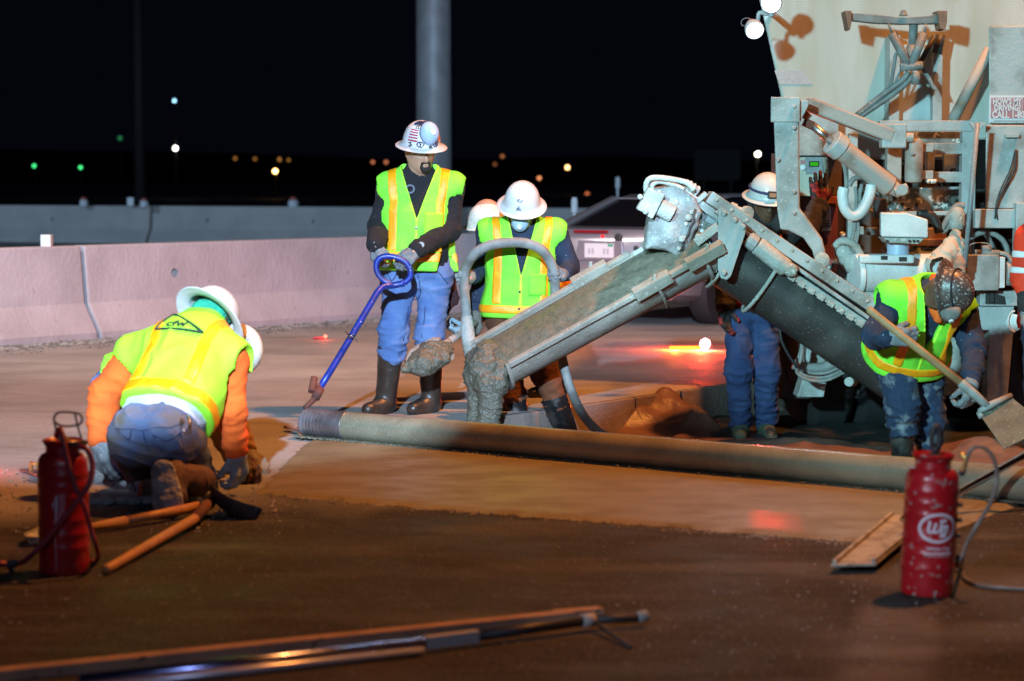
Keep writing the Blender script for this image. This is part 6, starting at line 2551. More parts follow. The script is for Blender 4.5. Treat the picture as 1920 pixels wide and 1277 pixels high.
part(b, 'chassis', mat('dark_chassis', (0.045, 0.035, 0.032), 0.8, col2=(0.03, 0.025, 0.023), scale=6, bump=0.2), 0.01)
for xx in (2.12, 2.42, 4.1, 4.4):
    b = B()
    b.lathe([(0.28, -0.13), (0.46, -0.13), (0.50, -0.09), (0.50, 0.09), (0.46, 0.13), (0.28, 0.13)], (xx, 14.35, PIT_Z + 0.50), (1, 0, 0), 32)
    wh = part(b, 'wheel', 'tyre', 0.01, True)
    smooth_by_angle(wh, 40)
    b = B()
    b.lathe([(0.28, 0.10), (0.26, 0.02), (0.10, 0.05), (0.004, 0.05)], (xx, 14.35, PIT_Z + 0.50), (1, 0, 0), 24)
    sub(b, 'rim', 'rusty', wh, 0, True)

# ------------------------------------------------------------------ the auger boom
YM = 12.80
D2 = np.array([0.83, 0.5577])
P0 = np.array([1359.0, 477.0])


def bp(t, s=0.0, Y=YM):
    """t pixels down the boom, s pixels square to it (down-left positive)"""
    q = P0 + D2 * t + np.array([-0.5577, 0.83]) * s
    return W(q[0], q[1], Y)


R_T = 0.19
b = B()
ax = U(bp(380) - bp(-10))
b.tube([bp(-12), bp(400)], R_T, 40)
tro = part(b, 'auger_trough', 'trough', 0, True)
smooth_by_angle(tro, 40)
# top rail: channel over the trough
b = B()
b.beam(bp(-88, -72), bp(345, -72), 0.075, 0.26, (0, -1, 0))
rail = part(b, 'boom_rail', 'truck', 0.006)
b = B()
b.beam(bp(-60, -57, YM - 0.15), bp(345, -50, YM - 0.15), 0.022, 0.10, (0, -1, 0))
sub(b, 'rail_lip', 'truck', rail, 0.004)
b = B()
b.beam(bp(96, -38, YM - 0.17), bp(345, -38, YM - 0.17), 0.045, 0.05, (0, -1, 0))
st = part(b, 'hinge_strip', 'dirty', 0.004)
for t in range(100, 345, 22):
    b = B()
    b.beam(bp(t, -33, YM - 0.185), bp(t + 13, -33, YM - 0.185), 0.03, 0.05, (0, -1, 0))
    sub(b, 'hinge_tab', 'dirty', st, 0.003)
b = B()
b.tube([bp(40, -48, YM - 0.20), bp(112, -42, YM - 0.20)], 0.055, 18)
sb_ = part(b, 'side_cylinder', 'dirty', 0.012)
b = bolt(W(1481, 506, YM - 0.2), 0.042, 0.05)
sub(b, 'round_boss', 'dirty', sb_, 0.003)
b = bolt(bp(38, -48, YM - 0.2), 0.05, 0.05, -ax)
sub(b, 'end_cap', 'truck', sb_, 0.003)
# plates round the hinge
b = B()
b.slab([W(x, y, 12.50) for x, y in [(1347, 392), (1354, 389), (1393, 417), (1399, 428), (1397, 440), (1371, 518), (1363, 525), (1352, 522), (1346, 505)]], Vector((0, 0.025, 0)))
wp = part(b, 'hinge_plate', 'truck', 0.004)
for x, y in ((1357, 400), (1377, 413), (1393, 425), (1357, 512)):
    b = bolt(W(x, y, 12.50), 0.016, 0.018)
    sub(b, 'bolt', 'truck', wp, 0)
b = B()
b.slab([W(x, y, 12.62) for x, y in [(1311, 474), (1332, 450), (1344, 500), (1344, 512), (1330, 512), (1318, 502)]], Vector((0, 0.03, 0)))
part(b, 'hinge_plate', 'truck', 0.004)
b = B()
b.slab([W(x, y, 12.75) for x, y in [(1296, 378), (1346, 405), (1346, 430), (1338, 440), (1312, 425), (1294, 395)]], Vector((0, 0.2, 0)))
part(b, 'neck_box', 'panelgrey', 0.006)
b = B()
b.slab([W(x, y, 12.70) for x, y in [(1290, 400), (1345, 425), (1330, 442), (1310, 470), (1292, 440)]], Vector((0, 0.3, 0)))
part(b, 'neck_plate', 'splash', 0.006)
b = B()
b.beam(W(1288, 366, 12.72), W(1352, 410, 12.72), 0.05, 0.06, (0, -1, 0))
part(b, 'neck_bar', 'truck', 0.005)
b = B()
b.beam(W(1295, 388, 12.72), W(1324, 362, 12.72), 0.03, 0.09, (0, -1, 0))
part(b, 'clamp_bar', 'truck', 0.005)
b = B()
b.beam(W(1304, 456, 12.58), W(1346, 424, 12.58), 0.05, 0.05, (0, -1, 0))
part(b, 'hinge_arm', 'dirty', 0.006)
for x, y in ((1309, 444), (1278, 448), (1290, 408)):
    b = bolt(W(x, y, 12.58), 0.02, 0.02)
    part(b, 'bolt', 'dirty', 0)
# spool sticking out of the rail
b = B()
b.tube([W(1374, 391, YM), W(1398, 399, YM - 0.05)], 0.024, 12)
b.tube([W(1397, 399, YM - 0.02), W(1404, 400, YM - 0.05)], 0.042, 18)
b.tube([W(1368, 388, YM), W(1380, 393, YM)], 0.034, 12)
part(b, 'spool_pin', 'dirty', 0.004)
# hoop rods hanging round the trough


def hoop(t0, r, a0, a1, name='hoop_rod', th=0.012):
    c = bp(t0)
    e1 = Vector((0, -1, 0))
    e2 = U(ax.cross(e1))
    if e2.z < 0:
        e2 = -e2
    b = B()
    b.tube([c + (e1 * math.cos(a) + e2 * math.sin(a)) * r for a in [a0 + (a1 - a0) * k / 16 for k in range(17)]], th, 8)
    return part(b, name, 'dirty', 0, True)


hoop(6, R_T + 0.03, 0.6, -2.2)
hoop(88, R_T + 0.03, 0.75, -2.2)
hoop(-10, R_T + 0.012, 1.2, -3.0, 'end_ring', 0.018)
b = B()
b.slab([W(x, y, 12.72) for x, y in [(1312, 500), (1345, 508), (1372, 524), (1376, 532), (1356, 534), (1330, 524)]], Vector((0, 0.2, 0)))
part(b, 'lower_lip', 'truck', 0.006)

# discharge head: caked rubber boot with a hydraulic motor
HP = [(1221, 354), (1262, 347), (1300, 370), (1313, 398), (1298, 436), (1291, 464), (1264, 480), (1240, 463), (1207, 466), (1212, 424), (1217, 390)]
HY = 12.78
hpw = [W(x, y, HY) for x, y in HP]
F = Field(hpw, 0.30, 0.009)
sl, X, Yy, Z = F.win(F.lo, F.lo + F.h * F.n)
px_, pz_ = X + 0 * Z, Z + 0 * X
dmin = np.full(np.broadcast(px_, pz_).shape, 9.0, np.float32)
ins = np.zeros(dmin.shape, bool)
for k in range(len(hpw)):
    a_, c_ = hpw[k], hpw[(k + 1) % len(hpw)]
    ex, ez = c_.x - a_.x, c_.z - a_.z
    t_ = np.clip(((px_ - a_.x) * ex + (pz_ - a_.z) * ez) / (ex * ex + ez * ez), 0, 1)
    dmin = np.minimum(dmin, np.hypot(px_ - a_.x - t_ * ex, pz_ - a_.z - t_ * ez))
    cr = ((a_.z > pz_) != (c_.z > pz_)) & (px_ < (c_.x - a_.x) * (pz_ - a_.z) / (c_.z - a_.z + 1e-9) + a_.x)
    ins ^= cr
d2 = np.where(ins, -dmin, dmin) + 0.035
dy = np.abs(Yy - HY) - 0.125
q1, q2 = np.maximum(d2 + 0 * Yy, 0), np.maximum(dy + 0 * d2, 0)
F.d = (np.hypot(q1, q2) + np.minimum(np.maximum(d2 + 0 * Yy, dy + 0 * d2), 0) - 0.035).astype(np.float32)
F.cone(W(1262, 395, HY - 0.12), W(1250, 440, HY - 0.13), 0.05, 0.065, 0.06)
F.cone(W(1284, 400, HY - 0.10), W(1290, 420, HY - 0.10), 0.05, 0.05, 0.04)
V, Q = F.mesh()
V = wrinkle(V, Q, 0.005, 11, None, 6)
V = wrinkle(V, Q, 0.003, 34, None, 1)
hd = mk('discharge_boot', V, Q, 'boot_caked', TR, True, origin=TO)
WORLD_LOC[hd.name] = Vector(TO)
b = B()
b.tube([W(x, y, 12.60) for x, y in [(1304, 392), (1300, 404), (1302, 414), (1294, 426), (1290, 440), (1282, 452), (1278, 470)]], 0.007, 6)
sub(b, 'seam_crack', 'dark', hd, 0, True)
for x, y in ((1296, 398), (1286, 420), (1283, 446), (1272, 466), (1268, 380), (1236, 360)):
    b = bolt(W(x, y, 12.615), 0.013, 0.016)
    sub(b, 'bolt', 'dirty', hd, 0)
b = B()
dm = U(W(1262, 402, 12.58) - W(1216, 378, 12.58))
b.tube([W(1236, 388, 12.58), W(1262, 402, 12.58)], 0.052, 18)
sub(b, 'motor_neck', 'dirty', hd, 0.006)
b = B()
Rm = Matrix((dm, Vector((0, 1, 0)), U(dm.cross(Vector((0, 1, 0)))))).transposed()
b.box(W(1216, 378, 12.58), (0.045, 0.065, 0.072), Rm)
b.box(W(1229, 385, 12.58), (0.018, 0.072, 0.080), Rm)
b.tube([W(1196, 389, 12.58), W(1236, 400, 12.58)], 0.018, 8)
mo = sub(b, 'hydraulic_motor', 'dirty', hd, 0.008)
for x, y in ((1200, 369), (1210, 397)):
    b = bolt(W(x, y, 12.51), 0.016, 0.02)
    sub(b, 'bolt', 'dirty', hd, 0)
for hs in ([(1214, 366), (1211, 350), (1216, 337), (1230, 333), (1260, 336), (1288, 343), (1302, 356)], [(1224, 364), (1222, 350), (1230, 341), (1246, 341), (1266, 348), (1282, 356)]):
    b = B()
    b.tube(spline([W(x, y, 12.62 + 0.04 * (hs[0][0] > 1220)) for x, y in hs], 6), 0.017, 10)
    part(b, 'hydraulic_hose', 'dirty', 0, True)
    b = B()
    b.tube([W(hs[0][0], hs[0][1] - 2, 12.58), W(hs[0][0] - 1, hs[0][1] + 12, 12.58)], 0.022, 10)
    part(b, 'hose_ferrule', 'dirty', 0.002)
for a, c, r in (((1284, 344), (1308, 360), 0.030), ((1278, 356), (1300, 372), 0.026)):
    b = B()
    b.tube([W(*a, 12.72), W(*c, 12.74)], r, 12)
    for k in range(3):
        m_ = Vector(W(*a, 12.72)).lerp(W(*c, 12.74), 0.3 + 0.3 * k)
        dd = U(W(*c, 12.74) - W(*a, 12.72))
        b.lathe([(r, -0.008), (r * 1.18, -0.004), (r * 1.18, 0.004), (r, 0.008)], m_, dd, 12)
    part(b, 'hose_fitting', 'dirty', 0, True)

# ------------------------------------------------------------------ the chute
YN = 12.72
CA, CB = np.array([1322.0, 436.0]), np.array([934.0, 655.0])
cd = (CB - CA) / np.linalg.norm(CB - CA)
up2 = np.array([cd[1], -cd[0]])
if up2[1] > 0:
    up2 = -up2
KP = YN / 4000.0
RC = 0.245
A3, B3 = W(CA[0], CA[1], YN), W(CB[0], CB[1], YN)
cax = U(B3 - A3)
E2 = Vector((0, -1, 0))
E1 = U(cax.cross(E2))
if E1.z < 0:
    E1 = -E1
TH0, TH1 = math.radians(-24), math.radians(-204)     # near rim round underneath to far rim


def cpt(t, th, r):
    return A3.lerp(B3, t) + (E2 * math.cos(th) + E1 * math.sin(th)) * r


def chute_shell(t0, t1, r0, r1, thick, name, m, n=20, nt=10, ext=0.0):
    b = B()
    V, Fc = [], []
    for j in range(nt + 1):
        r = r0 + (r1 - r0) * j / nt
        for q in (0, thick):
            for i in range(n + 1):
                th = TH0 + (TH1 - TH0) * i / n
                V.append(cpt(t0 + (t1 + ext * i / n - t0) * j / nt, th, r - q))
    w_ = 2 * (n + 1)
    for j in range(nt):
        for i in range(n):
            a = j * w_ + i
            Fc.append((a, a + 1, a + w_ + 1, a + w_))
            a += n + 1
            Fc.append((a + 1, a, a + w_, a + w_ + 1))
        a = j * w_
        Fc.append((a, a + w_, a + w_ + n + 1, a + n + 1))
        a = j * w_ + n
        Fc.append((a + w_, a, a + n + 1, a + w_ + n + 1))
    for j in (0, nt):
        for i in range(n):
            a = j * w_ + i
            Fc.append((a, a + n + 1, a + n + 2, a + 1))
    b.add(V, Fc)
    o = part(b, name, m, 0, True)
    smooth_by_angle(o, 40)
    return o


ch = chute_shell(0.30, 1.0, RC, RC * 0.93, 0.008, 'discharge_chute', 'caked', ext=0.10)
chu = chute_shell(-0.02, 0.30, RC * 1.0, RC * 1.0, 0.008, 'upper_chute', 'truck')
# rims, flanges, clamp
for th, w0 in ((TH0, 0.034), (TH1, 0.026)):
    b = B()
    for t0, t1 in ((0.02, 0.255), (0.315, 0.985 if th == TH0 else 1.08)):
        a, c = cpt(t0, th, RC + 0.006), cpt(t1, th, RC * (1 if t1 < 0.3 else 0.935) + 0.006)
        rad = (E2 * math.cos(th) + E1 * math.sin(th))
        b.beam(a, c, w0, 0.042, rad)
    sub(b, 'chute_rim', 'caked', ch, 0.006)


def ring_flange(t_, r, name, th_, wdt, m='caked', a0=TH0 + 0.05, a1=TH1 + 0.35, par=ch, slant=0.0):
    b = B()
    V, Fc = [], []
    n = 24
    for i in range(n + 1):
        th = a0 + (a1 - a0) * i / n
        t = t_ + slant * (TH0 - th) / (TH0 - TH1)
        for dt, rr in ((0, r), (0, r + th_), (wdt, r + th_), (wdt, r)):
            V.append(cpt(t, th, rr) + cax * dt)
    for i in range(n):
        for k in range(4):
            a = i * 4 + k
            e = i * 4 + (k + 1) % 4
            Fc.append((a, e, e + 4, a + 4))
    Fc += [(0, 1, 2, 3), tuple(n * 4 + k for k in (3, 2, 1, 0))]
    b.add(V, Fc)
    return sub(b, name, m, par, 0.003)


ring_flange(0.285, RC, 'joint_flange', 0.042, 0.016)
ring_flange(0.06, RC, 'joint_flange', 0.03, 0.02, 'truck', par=chu)
ring_flange(0.985, RC * 0.93 - 0.004, 'end_lip', 0.030, 0.022, slant=0.10)
for t, th in ((0.30, TH0), (0.50, TH1), (0.05, TH0)):
    b = B()
    p = cpt(t, th, RC + 0.01)
    rad = (E2 * math.cos(th) + E1 * math.sin(th))
    b.beam(p - cax * 0.11, p + cax * 0.13, 0.07, 0.07, rad)
    b.tube([p + rad * 0.02 + Vector((0, 0, 0.0)), p + rad * 0.02 + Vector((0, 0, 0.07))], 0.013, 8)
    sub(b, 'chute_clamp', 'caked', ch if t > 0.1 else chu, 0.012)
b = B()
p = cpt(1.09, TH1 + 0.15, RC * 0.95)
b.beam(p + E1 * 0.05 - cax * 0.01, p - E1 * 0.12 + cax * 0.03, 0.03, 0.014, E2)
sub(b, 'tip_bar', 'caked', ch, 0.003)

# ------------------------------------------------------------------ concrete running down the chute
V, Fc = [], []
NT, NW = 130, 34
for j in range(NT + 1):
    for i in range(NW + 1):
        q = i / NW
        t = 0.02 + (0.975 + 0.09 * q) * j / NT
        th = TH0 - 0.16 + (TH1 - TH0 + 0.26) * q
        r = (RC - 0.012) * (1.0 if t < 0.3 else 1 - 0.07 * (t - 0.3) / 0.7)
        p1 = cpt(t, th, r)
        # chord fill level
        a = cpt(t, TH0 - 0.16, r)
        c = cpt(t, TH1 + 0.10, r)
        ch_p = a.lerp(c, q) - (E2 * math.cos((TH0 + TH1) / 2) + E1 * math.sin((TH0 + TH1) / 2)) * (-0.045 * math.sin(math.pi * q)) * (-1)
        p = ch_p
        nn = np.array([tuple(p)])
        h = 0.009 * fbm(nn * 11, 2)[0] + 0.0035 * (1 - 2 * abs(vnoise(nn * 30)[0])) + 0.0025 * vnoise(nn * 65)[0]
        if t < 0.16:
            h += 0.03 * math.sin(math.pi * q) * (1 - t / 0.16)
        p = p + (E2 * math.cos((TH0 + TH1) / 2 + math.pi) + E1 * math.sin((TH0 + TH1) / 2 + math.pi)) * (h * min(1, 6 * q, 6 * (1 - q)))
        V.append(tuple(p))
for j in range(NT):
    for i in range(NW):
        a = j * (NW + 1) + i
        Fc.append((a, a + 1, a + NW + 2, a + NW + 1))
o = mk('running_concrete', V, Fc, 'wet', None, True, origin=tuple(A3.lerp(B3, 0.5)))
o['kind'] = 'stuff'
o['label'] = 'wet grey concrete running down the open chute'
# mass falling off the lip
F = Field([W(880, 660, 12.5), W(960, 860, 12.9)], 0.24, 0.009)
F.chain([W(914, 664, 12.74), W(908, 690, 12.70), W(914, 726, 12.62), W(916, 760, 12.6), W(908, 805, 12.6), W(900, 870, 12.6)], [0.085, 0.088, 0.066, 0.046, 0.048, 0.10], 0.05)
F.chain([W(938, 690, 12.62), W(936, 722, 12.58), W(930, 755, 12.58), W(926, 800, 12.58)], [0.055, 0.045, 0.03, 0.028], 0.04)
F.chain([W(890, 672, 12.78), W(884, 705, 12.72), W(888, 750, 12.66), W(886, 810, 12.66)], [0.055, 0.042, 0.03, 0.035], 0.04)
for i in range(0):
    q = W(random.uniform(882, 942), random.uniform(690, 800), random.uniform(12.50, 12.66))
    r_ = random.uniform(0.010, 0.018)
    F.ell(q, (r_, r_, r_ * 1.4), None, 0.02)
V, Q = F.mesh()
V = wrinkle(V, Q, 0.012, 13, (0, 0, -0.3), 2)
V = wrinkle(V, Q, 0.006, 34, None, 7)
o = mk('falling_concrete', V, Q, 'wet_shaded', None, True, origin=tuple(W(905, 800, 12.58)))
o['kind'] = 'stuff'
o['label'] = 'wet concrete dropping off the end of the chute behind the roller tube'
# pile in the cut
F = Field([G(760, 830, PIT_Z), G(960, 850, PIT_Z)], 0.42, 0.018)
pc = W(902, 900, 12.5)
for i in range(14):
    q = Vector((pc.x + random.gauss(0, 0.22), 12.5 + random.gauss(0, 0.12), PIT_Z + 0.02))
    F.ell(q, (random.uniform(0.12, 0.22), random.uniform(0.12, 0.2), random.uniform(0.08, 0.15)), None, 0.08)
V, Q = F.mesh()
V = wrinkle(V, Q, 0.02, 12, None, 7)
o = mk('concrete_heap', V, Q, 'wet', None, True, origin=(pc.x, 12.5, PIT_Z))
o['kind'] = 'stuff'
o['label'] = 'heap of wet concrete in the cut below the chute'


# ------------------------------------------------------------------ the crew
def Jd(Y, **k):
    """joints: (px, py) at distance Y, or (px, py, Y)"""
    return {a: W(v[0], v[1], v[2] if len(v) > 2 else Y) for a, v in k.items()}


# --- man in the stickered hat, standing
Y = 13.0
P1 = Person('heavy-set man standing in a stickered full-brim hard hat, holding the blue pull handle', Jd(
    Y, pel=(781, 508, 13.02), neck=(786, 326, 13.04), head=(789, 283, 12.98), shR=(733, 350), shL=(846, 350, 13.0), elR=(712, 424, 13.02), elL=(842, 432, 12.96),
    wrR=(705, 458, 12.72), wrL=(783, 468, 12.66), haR=(709, 492, 12.58), haL=(752, 492, 12.58),
    hipR=(749, 522, 13.0), hipL=(815, 522, 13.02), knR=(737, 622, 12.95), knL=(808, 622, 13.0), anR=(723, 752, 13.0), anL=(808, 752, 13.06),
    toR=(690, 768, 12.86), toL=(775, 766, 12.92)), head_fwd=(0.38, -1.0, -0.28), head_up=(0.05, -0.24, 1.0), base=G(762, 772), sc=1.08)
P1.body('skin', 0.0085)
tr1 = P1.trousers('denim', cut=0.36, loose=0.93, amp=0.010)
V1 = np.array([tuple(v.co + WORLD_LOC[P1.e.name]) for v in tr1.data.vertices])
WORLD_LOC[tr1.name] = WORLD_LOC[P1.e.name]
for pix in ([(782, 506), (783, 530), (782, 552), (779, 566)], [(720, 512), (730, 528), (738, 514)], [(826, 508), (832, 526), (846, 534)], [(772, 575), (767, 605), (762, 640)], [(793, 575), (790, 600), (786, 636)]):
    seam(V1, None, tr1, pix, 'seam', 'denim_dark', 0.0028)
P1.shirt('blackcloth', 'sweatshirt', loose=1.05, amp=0.006, low=-0.02)
P1.vest('green', hem=0.0, vdeep=0.47, vwide=0.34, grow=0.042, flare=0.03, band=(0.055, 0.115), vert=(0.115, 0.168), armr=0.092, wing=0.012)
for q in 'RL':
    P1.boot(q, 'boot_mud', top=0.78, r=0.072, name='rubber_boot')
P1.glove('R', 'glove', (0.5, 0.7, -0.3), (0.8, -0.4, 0), curl=(0.7, 0.9, 0.7), k=1.02, dir_=(0.1, -0.3, -1))
P1.glove('L', 'glove', (-0.2, 0.75, -0.55), (-0.8, -0.2, 0.5), curl=(0.45, 0.8, 0.7), k=1.08, dir_=W(752, 492, 12.58) - W(783, 466, 12.66))
hat = P1.hat('hat_white', k=1.08)
b = B()
# pocket flap on the vest, snaps, shirt letter
vp = P1.vest_o
for zz in (0.30, 0.44):
    p, n = P1.surf(-0.0, zz * P1.T, 0.050, 1, flare=0.03)
    bb = B()
    bb.lathe([(0.009, 0), (0.008, 0.006), (0.001, 0.008)], p, n, 10)
    bb.go('snap', 'steel', vp, origin=tuple(WORLD_LOC[vp.name]))
V, Fc = [], []
for j in range(9):
    for i in range(9):
        p, n = P1.surf(-0.045 - 0.115 * i / 8, P1.T * (0.60 - 0.24 * j / 8), 0.054, 1, flare=0.03)
        V.append(tuple(p))
for j in range(8):
    for i in range(8):
        a = j * 9 + i
        Fc.append((a, a + 1, a + 10, a + 9))
o = mk('pocket', V, Fc, 'yellow', vp, True, origin=tuple(WORLD_LOC[vp.name]))
sd = o.modifiers.new('thick', 'SOLIDIFY')
sd.thickness = 0.004
v, f = text_mesh('O', 0.075, 0.0, 0.002)
pp, nn = P1.surf(0.045, P1.T * 0.83, 0.022, 1)
sh_ = [c for c in P1.e.children if c.name.startswith('sweatshirt')][0]
WORLD_LOC[sh_.name] = WORLD_LOC[P1.e.name]
mk('shirt_letter', [tuple(pp + Vector((q.x, -0.014, q.y))) for q in v], f, mat('grey_print', (0.12, 0.14, 0.18), 0.8), sh_, origin=tuple(WORLD_LOC[P1.e.name]))
# goatee and glasses
h, u, fd_, r = P1.J['head'], P1.hu, P1.hf, P1.hr
S = P1.sc
F = Field([h], 0.16, 0.005)
F.cone(h + fd_ * 0.098 * S - u * 0.047 * S + r * 0.020 * S, h + fd_ * 0.098 * S - u * 0.047 * S - r * 0.020 * S, 0.006, 0.006, 0.004)
for q in (1, -1):
    F.cone(h + fd_ * 0.096 * S - u * 0.047 * S + r * q * 0.022 * S, h + fd_ * 0.088 * S - u * 0.078 * S + r * q * 0.022 * S, 0.007, 0.009, 0.006)
F.cone(h + fd_ * 0.090 * S - u * 0.084 * S + r * 0.014 * S, h + fd_ * 0.090 * S - u * 0.084 * S - r * 0.014 * S, 0.014, 0.014, 0.008)
F.cone(h + fd_ * 0.088 * S - u * 0.098 * S + r * 0.006 * S, h + fd_ * 0.088 * S - u * 0.098 * S - r * 0.006 * S, 0.012, 0.012, 0.008)
V, Q = F.mesh()
V = wrinkle(V, Q, 0.002, 90, None, 1)
mk('goatee', V, Q, 'hair', P1.e, True)
F = Field([h], 0.16, 0.006)
F.ell(h + u * 0.032 * S - fd_ * 0.018 * S, (0.080 * S, 0.090 * S, 0.055 * S), P1.HR, 0)
F.half(h - u * 0.005 * S, Vector(fd_) * 0.9 - u * 0.5)
V, Q = F.mesh()
mk('hair', V, Q, 'hair', P1.e, True)
for q in (1, -1):
    b = B()
    b.lathe([(0.0125, 0), (0.0115, 0.004), (0.006, 0.0085), (0.001, 0.0095)], h + fd_ * 0.0865 * S + u * 0.010 * S + r * q * 0.032 * S, fd_, 12)
    b.go('eye', mat('eye_white', (0.5, 0.46, 0.42), 0.3), P1.e, 0, True)
    b = B()
    b.lathe([(0.006, 0), (0.001, 0.002)], h + fd_ * 0.0955 * S + u * 0.010 * S + r * q * 0.032 * S, fd_, 10)
    b.go('iris', 'hair', P1.e)
    b = B()
    pts = [h + fd_ * (0.097 - 0.012 * abs(t) ** 2) * S + u * (0.034 - 0.004 * t * t) * S + r * q * (0.032 + 0.016 * t) * S for t in (-1, -0.5, 0, 0.5, 1)]
    b.tube(pts, [0.0035, 0.0045, 0.0045, 0.004, 0.002], 6)
    b.go('eyebrow', 'hair', P1.e, 0, True)
b = B()
gm, nt, bs = _nodes('clear_safety_lens')
bs.inputs['Base Color'].default_value = (0.9, 0.85, 0.7, 1)
bs.inputs['Roughness'].default_value = 0.03
bs.inputs['Alpha'].default_value = 0.16
bs.inputs['Specular IOR Level'].default_value = 0.9
V, Fc = [], []
for j in range(5):
    for i in range(17):
        a = math.radians(-80 + 160 * i / 16)
        V.append(tuple(h + (fd_ * math.cos(a) * 0.116 + r * math.sin(a) * 0.088) * S + u * (0.030 - 0.046 * j / 4 * (1 - 0.35 * math.exp(-(a / 0.18) ** 2))) * S))
for j in range(4):
    for i in range(16):
        a = j * 17 + i
        Fc.append((a, a + 1, a + 18, a + 17))
mk('safety_glasses', V, Fc, gm, P1.e, True)
# stickers on the hat, the respirator pushed up on its front
c_, n_ = P1.on_hat(-6, 34, 0.0)
respirator(P1, hat, c_ + n_ * 0.012 + P1.hup * 0.002, n_ * 0.9 + P1.hfw * 0.5, P1.hup, 1.12)
P1.patch('dark_sticker', mat('navy_sticker', (0.02, 0.03, 0.09), 0.4), -60, 75, 60, 84, 0.002)
P1.patch('lettered_sticker', 'signwhite', 18, 50, 50, 62, 0.0035)
P1.patch('orange_sticker', mat('salmon_sticker', (0.6, 0.30, 0.22), 0.4), -82, -40, 8, 52, 0.002)
st_w, st_r = mat('flag_white', (0.62, 0.62, 0.66), 0.4), mat('flag_red', (0.36, 0.03, 0.06), 0.4)
for i in range(9):
    P1.patch('flag_stripe', st_r if i % 2 == 0 else st_w, 34, 66, 12 + i * 3.6, 12 + i * 3.6 + 3.55, 0.003)
P1.decal('letters', 'ink', [[(-0.9, -0.6), (-0.9, 0.6), (-0.4, 0.6), (-0.4, 0), (-0.9, 0)], [(-0.1, -0.6), (-0.1, 0.6), (0.3, 0.3), (-0.1, 0)], [(0.6, 0.6), (0.6, -0.6), (1, -0.6), (1, 0.6)]], 34, 56, 13, 0.005, 1.4)
for az in (24, -26):
    P1.decal('painted_eye', 'inkblue', [[(-1, 0), (-0.5, 0.55), (0.4, 0.6), (1, 0.1), (0.4, -0.45), (-0.5, -0.4), (-1, 0)], [(-0.2, 0.4), (0.1, -0.3), (0.25, 0.35), (-0.1, -0.2)]], az, 6, 11, 0.004, 1.7)
for az, el in ((55, 4), (-8, -1)):
    P1.decal('scribble', 'ink', [[(-1, 0.5), (0.3, 0.8), (0, 0), (0.8, -0.2), (-0.2, -0.9), (-0.9, -0.5)]], az, el, 6, 0.004, 2.0)
# maroon rag hanging from his back pocket
F = Field([W(838, 500, 13.2), W(852, 600, 13.2)], 0.12, 0.009)
F.cone(W(843, 500, 13.18), W(846, 560, 13.2), 0.030, 0.045, 0.03, 'u', ((0, 1, 0), 2.0))
F.cone(W(846, 560, 13.2), W(838, 588, 13.18), 0.04, 0.012, 0.03, 'u', ((0, 1, 0), 2.0))
V, Q = F.mesh()
V = wrinkle(V, Q, 0.008, 16, (0, 0, 1), 2)
tag(mk('rag', V, Q, 'maroon', None, True, origin=tuple(W(846, 560, 13.2))), 'maroon rag hanging behind the hip of the man in the stickered hat', 'rag')
b = B()
d = U(P1.J['haL'] - P1.J['wrL'])
p = P1.J['wrL'] - d * 0.035
b.lathe([(0.044, -0.012), (0.046, 0), (0.044, 0.012)], p, d, 18)
w_o = b.go('wrist_watch', 'strapblack', P1.e, 0, True)
WORLD_LOC[w_o.name] = WORLD_LOC[P1.e.name]
b = B()
b.lathe([(0.019, 0), (0.018, 0.01), (0.001, 0.011)], p + Vector((0.0, -0.044, 0.01)), (0, -1, 0.2), 14)
b.go('dial', 'panelgrey', w_o, origin=tuple(WORLD_LOC[P1.e.name]))

# --- worker with the hose
Y = 13.3
P2 = Person('worker in smooth white hard hat and pale blue mask, holding a looped grey hose', Jd(
    Y, pel=(972, 578, 13.32), neck=(978, 420, 13.34), head=(978, 393, 13.24), shR=(917, 434, 13.3), shL=(1040, 434, 13.32), elR=(905, 500, 13.42), elL=(1068, 500, 13.38),
    wrR=(884, 520, 13.16), wrL=(1056, 516, 13.14), haR=(868, 520, 13.08), haL=(1040, 519, 13.06),
    hipR=(942, 596), hipL=(1005, 596), knR=(950, 690, 13.2), knL=(1018, 690, 13.2), anR=(977, 825, 13.15), anL=(1068, 825, 13.2), toR=(968, 855, 12.98), toL=(1070, 855, 13.0)),
    head_fwd=(-0.10, -1, -0.62), head_up=(0.06, -0.50, 1.0), base=Vector((0.05, 13.25, PIT_Z)), sc=1.02)
P2.body('skin', 0.011)
P2.trousers('brown', cut=0.52, amp=0.010)
P2.shirt('navy', 'shirt', loose=0.96, amp=0.007, sl=(0.85, 0.75))
P2.vest('green', hem=-0.12, vdeep=0.62, vwide=0.24, grow=0.034, flare=0.03, band=(-0.035, 0.02), vert=(0.118, 0.170), armr=0.088, wing=0.004)
for q in 'RL':
    P2.boot(q, 'boot', top=0.60, r=0.078, name='rubber_boot')
P2.glove('R', 'hose_grey', (0.2, -1, 0), (0.3, -0.2, 1.0), curl=(0.9, 1.2, 0.9), dir_=(-1, -0.5, 0.0), k=1.05)
P2.glove('L', 'glove', (-0.2, -1, 0), (-0.3, -0.2, 1.0), curl=(0.9, 1.2, 0.9), dir_=(-0.9, -0.5, -0.05), k=1.05)
hat = P2.hat('hat_white', k=1.08)
respirator(P2, P2.e, P2.J['head'] + P2.hf * 0.085 - P2.hu * 0.045, P2.hf, P2.hu, 1.05)
P2.decal('oval_badge', 'inkblue', [[(math.cos(t), 0.42 * math.sin(t)) for t in [k * math.pi / 8 for k in range(17)]], [(-0.7, 0), (-0.5, 0.2), (-0.4, -0.2), (-0.1, 0.15), (0.1, -0.15), (0.4, 0.15), (0.7, 0)]], 4, 30, 9.5, 0.003, 0.9)
